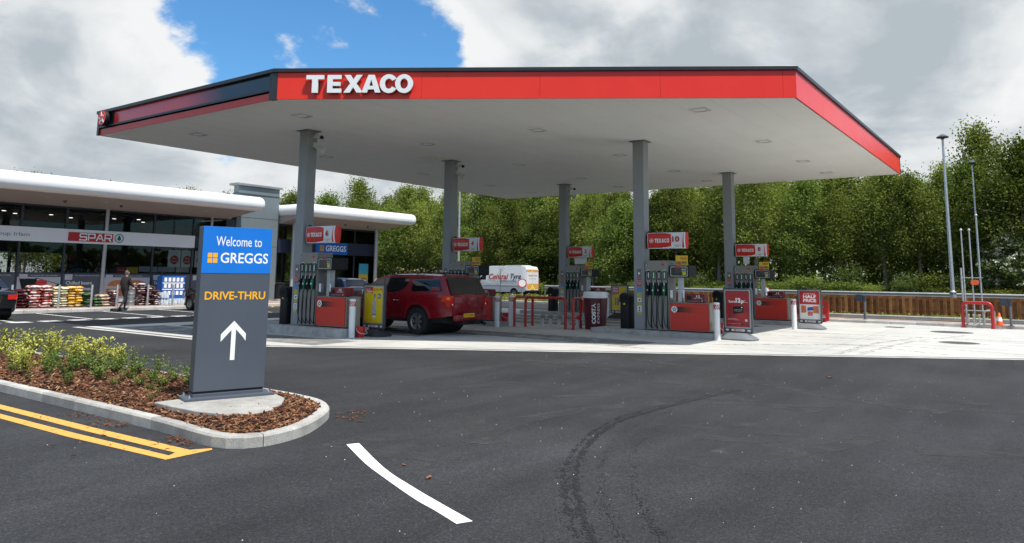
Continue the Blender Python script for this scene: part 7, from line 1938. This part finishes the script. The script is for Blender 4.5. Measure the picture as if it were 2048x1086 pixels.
# far hedgerow across the main road behind the viewer: it is what the shop windows mirror
rng = random.Random(19); mb = MB()
for _ in range(7000):
    u = rng.uniform(-30, 90); c = Vector((u, -58 + rng.gauss(0, 1.5), 0)); hh = 5.5 + 2.5 * mnoise.noise(Vector((u * .11, 0, 3))) + 1.5 * mnoise.noise(Vector((u * .4, 0, 7))); c.z = rng.random() ** .8 * hh; leaf_quad(mb, c, .95, rng)
struct(mb.build('far_hedgerow', LF_D), 'stuff')
# dense dark backing so the wood closes behind: far-off growth that reads as one mass
rng = random.Random(9); mb = MB()
for _ in range(40000):
    if rng.random() < .5: c = Vector((rng.uniform(60, 64), rng.uniform(-16, 30), 0))
    else: c = Vector((rng.uniform(68.5, 72), rng.uniform(24, 92), 0))
    c.z = .1 + rng.random() ** 1.9 * 7.4 + mnoise.noise(Vector((c.y * .2, c.x * .2, 0))) * 1.2; leaf_quad(mb, c, .42, rng)
struct(mb.build('woodland_undergrowth', LF_D), 'stuff')
# shrub line along the edge of the wood
SHR = []
for s, (h, w, n, m_) in enumerate(((1.1, 2.2, 1700, LF_D), (1.0, 2.4, 1700, LF_Y), (1.7, 2.0, 1900, LF_W), (1.3, 2.0, 1600, LF_B))):
    rg = random.Random(s + 40); lf = MB(); st = MB()
    for k in range(9):
        a = k * 2.4; e = Vector((math.cos(a) * w * .35, math.sin(a) * w * .35, h * .75)); st.tube([(0, 0, 0), e * .5 + Vector((0, 0, .1)), e], [.03, .02, .008], 5)
        for q in range(n // 9):
            c = e * rg.uniform(.45, 1.1) + Vector((rg.gauss(0, w * .14), rg.gauss(0, w * .14), rg.gauss(0, h * .14)))
            if c.z > .03: leaf_quad(lf, c, .12, rg)
    a = st.build('stem', BARKD); b_ = lf.build('foliage', m_); SHR.append((a.data, b_.data)); bpy.data.objects.remove(a); bpy.data.objects.remove(b_)
names = ['dark green', 'yellow-green', 'pale green', 'mid green']; named = []
for u, v0, v1 in ((46.2, -8, 26), (47.4, -9, 27), (55.2, 28, 60)):
    v = v0
    while v < v1:
        k = rng.choice([0, 0, 1, 2, 3, 3]) if u < 47 else rng.choice([0, 2, 3]); uu = u + rng.uniform(-.4, .4)
        if across(uu, v) > 2140: v += 1.6; continue
        t = thing('shrub', '', 'shrub', (uu, v, hgt(uu, v) - .03), rng.uniform(0, 6.28), 'shrubs at the edge of the wood'); s = rng.uniform(.40, 1.0) if u < 50 else rng.uniform(.6, 1.3); t.scale = (s, s, s * rng.uniform(.7, 1.1))
        for nm, me in (('stem', SHR[k][0]), ('foliage', SHR[k][1])): o = bpy.data.objects.new(nm, me); COL.objects.link(o); o.parent = t
        named.append((t, f"{names[k]} {'front' if u < 47 else 'rear' if u < 50 else 'roadside'} shrub {where(uu, v)}")); v += rng.uniform(1.3, 2.0)
name_apart(named)
# white-flowering hawthorn at the right
for (u, v, sc, lab) in ((47.4, 1.5, .46, 'broad pale green bush with white blossom at the right edge, right of the vent pipes'), (47.8, -1.1, .50, 'pale green bush with white blossom at the far right edge of the wood')):
    tr, lf = tree_mesh(60 + int(v), 7.6, 7.4, 9500, .22, False, .06, .6, 520); t = thing('flowering_bush', lab, 'bush', (u, v, .75)); t.scale = (sc, sc, sc); tr.build('trunk', BARKD, t, smooth=60); lf.build('crown', [LF_W, mat('blossom', (.62, .62, .50), .8)], t)
# verge plants by the van and a bare sapling
rng = random.Random(15); mb = MB()
for _ in range(3200):
    u = rng.uniform(40.7, 44.2); v = rng.uniform(19.5, 33.3); leaf_quad(mb, Vector((u, v, hgt(u, v) + rng.random() ** 2 * .42)), .10, rng)
struct(mb.build('verge_plants', LF_Y), 'stuff')
mb = MB()
for _ in range(5200):
    u = rng.uniform(38.6, 46.0); v = rng.uniform(-10, 22); leaf_quad(mb, Vector((u, v, hgt(u, v) + rng.random() ** 2 * (.12 if u < 40 else .30))), .10, rng)
struct(mb.build('verge_grass', LF_B), 'stuff')
t = thing('sapling', 'thin bare young tree in front of the white van', 'young tree', (41.5, 30.7, .1)); tr = MB(); rg = random.Random(4); tr.tube([(0, 0, 0), (.03, 0, 1.2), (0, .03, 2.3), (.04, 0, 3.5)], [.022, .018, .012, .004], 6)
lf = MB()
for k in range(26):
    z = rg.uniform(.9, 3.3); a = rg.uniform(0, 6.28); l = rg.uniform(.3, .75) * (1.15 - z / 4); e = Vector((math.cos(a) * l, math.sin(a) * l, z + l * .8)); tr.tube([(0.02, 0, z), e], [.007, .003], 4, cap=False)
    for q in range(7): leaf_quad(lf, Vector((.02, 0, z)).lerp(e, rg.uniform(.3, 1)) + Vector((rg.gauss(0, .04), rg.gauss(0, .04), 0)), .045, rg)
tr.build('trunk', BARKD, t); lf.build('crown', LF_Y, t)
# tall dry weeds beside the bakery
t = thing('tall_weeds', 'clump of tall straw-coloured weeds right of the bakery behind the red pickup', 'plants', (50.5, 45.5, 0)); mb = MB(); rg = random.Random(8)
for k in range(160):
    x, y = rg.gauss(0, 1.6), rg.gauss(0, 2.6); h = rg.uniform(.9, 2.4); mb.tube([(x, y, 0), (x + rg.gauss(0, .1), y, h * .6), (x + rg.gauss(0, .25), y + rg.gauss(0, .25), h)], [.012, .009, .004], 3, cap=False)
    for q in range(9): leaf_quad(mb, Vector((x + rg.gauss(0, .14), y + rg.gauss(0, .14), h * rg.uniform(.4, 1))), .15, rg)
mb.build('stems', mat('dry_stem', (.20, .17, .07), .8, var=.4, scale=2), t)

# ------------------------------------------------------------------ young shrubs in the planting bed
PL1 = leaf_mat('euonymus_leaf', (0.17, 0.20, 0.035), (0.62, 0.60, 0.16), .25); PL2 = leaf_mat('laurel_leaf', (0.05, 0.11, 0.025), (0.20, 0.27, 0.07), .25); STM = mat('green_stem', (.12, .10, .04), .8, var=.3)
def plant_mesh(seed, h, w, nst, nl, ls, m_):
    rg = random.Random(seed); st = MB(); lf = MB()
    for k in range(nst):
        a = rg.uniform(0, 6.28); e = Vector((math.cos(a) * w * rg.random(), math.sin(a) * w * rg.random(), h * rg.uniform(.55, 1.0))); m2 = e * .5 + Vector((rg.gauss(0, .02), rg.gauss(0, .02), h * .05)); st.tube([(0, 0, -.03), m2, e], [.006, .005, .003], 5)
        for q in range(nl):
            f = rg.uniform(.25, 1.05); c = (m2 * (f * 2) if f < .5 else m2.lerp(e, f * 2 - 1)) + Vector((rg.gauss(0, .025), rg.gauss(0, .025), rg.gauss(0, .015)))
            d = Vector((rg.gauss(0, 1), rg.gauss(0, 1), rg.uniform(-.1, .9))).normalized(); up = Vector((rg.gauss(0, .35), rg.gauss(0, .35), 1)); n = d.cross(up)
            if n.length < .05: continue
            n.normalize(); l = ls * rg.uniform(.6, 1.25); w_ = l * .27; nrm = n.cross(d) * l * .08; o = len(lf.v)
            c = c + d * l * .5
            lf.v += [tuple(c - d * l * .5), tuple(c + n * w_ - d * l * .05 + nrm), tuple(c + d * l * .5), tuple(c - n * w_ - d * l * .05 + nrm), tuple(c - nrm * .6)]
            lf.f += [(o, o + 4, o + 1), (o + 1, o + 4, o + 2), (o + 2, o + 4, o + 3), (o + 3, o + 4, o)]; lf.m += [0] * 4
    a = st.build('stem', STM); b_ = lf.build('foliage', m_); r = (a.data, b_.data); bpy.data.objects.remove(a); bpy.data.objects.remove(b_); return r


PM = {'y': [plant_mesh(s, .45, .28, 19, 15, .056, PL1) for s in (1, 2, 3)], 'g': [plant_mesh(s, .32, .20, 13, 14, .050, PL2) for s in (4, 5, 6)], 's': [plant_mesh(s, .36, .16, 7, 8, .05, PL2) for s in (7, 8)]}
rng = random.Random(31)
PLANTS = [('y', 6.15, 16.3, 1.0), ('y', 6.35, 15.6, 1.05), ('y', 6.0, 15.1, 1.0), ('y', 6.35, 14.75, 1.1), ('y', 6.05, 14.2, 1.05), ('y', 6.35, 13.9, 1.0), ('y', 6.15, 13.4, 1.05), ('y', 6.4, 13.1, 1.05), ('y', 6.05, 12.75, .95), ('y', 6.4, 12.55, .9), ('s', 6.35, 11.95, 1.0), ('y', 5.6, 15.3, .9), ('y', 5.5, 14.2, .85), ('y', 5.2, 13.2, .85), ('y', 5.0, 12.5, .8),
          ('s', 6.42, 11.35, .95), ('s', 6.35, 10.85, .8), ('s', 6.40, 10.45, .8), ('s', 6.42, 9.9, .8), ('g', 6.28, 9.5, 0.80), ('g', 6.32, 9.22, 0.68),
          ('g', 5.6, 12.9, 0.95), ('g', 5.2, 12.2, 0.90), ('g', 5.6, 12.2, 0.95), ('g', 5.15, 11.5, 0.95), ('g', 5.55, 11.5, 1.00), ('g', 5.35, 10.95, 1.04), ('g', 5.75, 10.9, 0.85), ('g', 5.25, 10.35, 0.44), ('g', 5.7, 10.2, 0.80), ('g', 5.95, 10.05, 0.64), ('g', 5.6, 9.75, 0.76), ('g', 5.85, 9.55, 0.80), ('g', 5.35, 9.65, 0.40), ('s', 5.25, 9.25, .45), ('s', 5.75, 9.1, .5), ('s', 4.95, 8.85, .4), ('s', 5.05, 11.8, .6), ('s', 4.85, 11.9, .5), ('g', 6.1, 11.9, .95), ('g', 6.05, 11.2, .9), ('y', 5.75, 13.5, .7), ('y', 5.85, 12.85, .75), ('y', 6.1, 12.2, .7), ('g', 5.35, 12.6, .85), ('g', 5.0, 12.9, .7), ('g', 5.9, 11.6, .85), ('g', 5.85, 12.4, .8), ('g', 4.95, 11.0, .6), ('s', 5.5, 10.6, .7), ('g', 5.45, 10.05, .6)]
pos = {'y': 'bushy yellow-green young shrub', 'g': 'small leafy green shrub', 's': 'sparse thin-stemmed green seedling'}
seen = {}
for k, u, v, sc in sorted(PLANTS, key=lambda q: q[2]):
    row = 'far kerb' if u > 6.0 else 'middle'; i = seen[k, row] = seen.get((k, row), -1) + 1
    st, lf = rng.choice(PM[k]); t = thing('young_shrub', f"{pos[k]} {'along the far kerb' if u > 6.0 else 'in the middle'} of the bed, {ORDINAL[i]} from the sign", 'shrub', (u, v, bedz(u, v) - .005), rng.uniform(0, 6.28), 'young shrubs in the bark bed'); t.scale = (sc, sc, sc)
    for nm, me in (('stem', st), ('foliage', lf)): o = bpy.data.objects.new(nm, me); COL.objects.link(o); o.parent = t
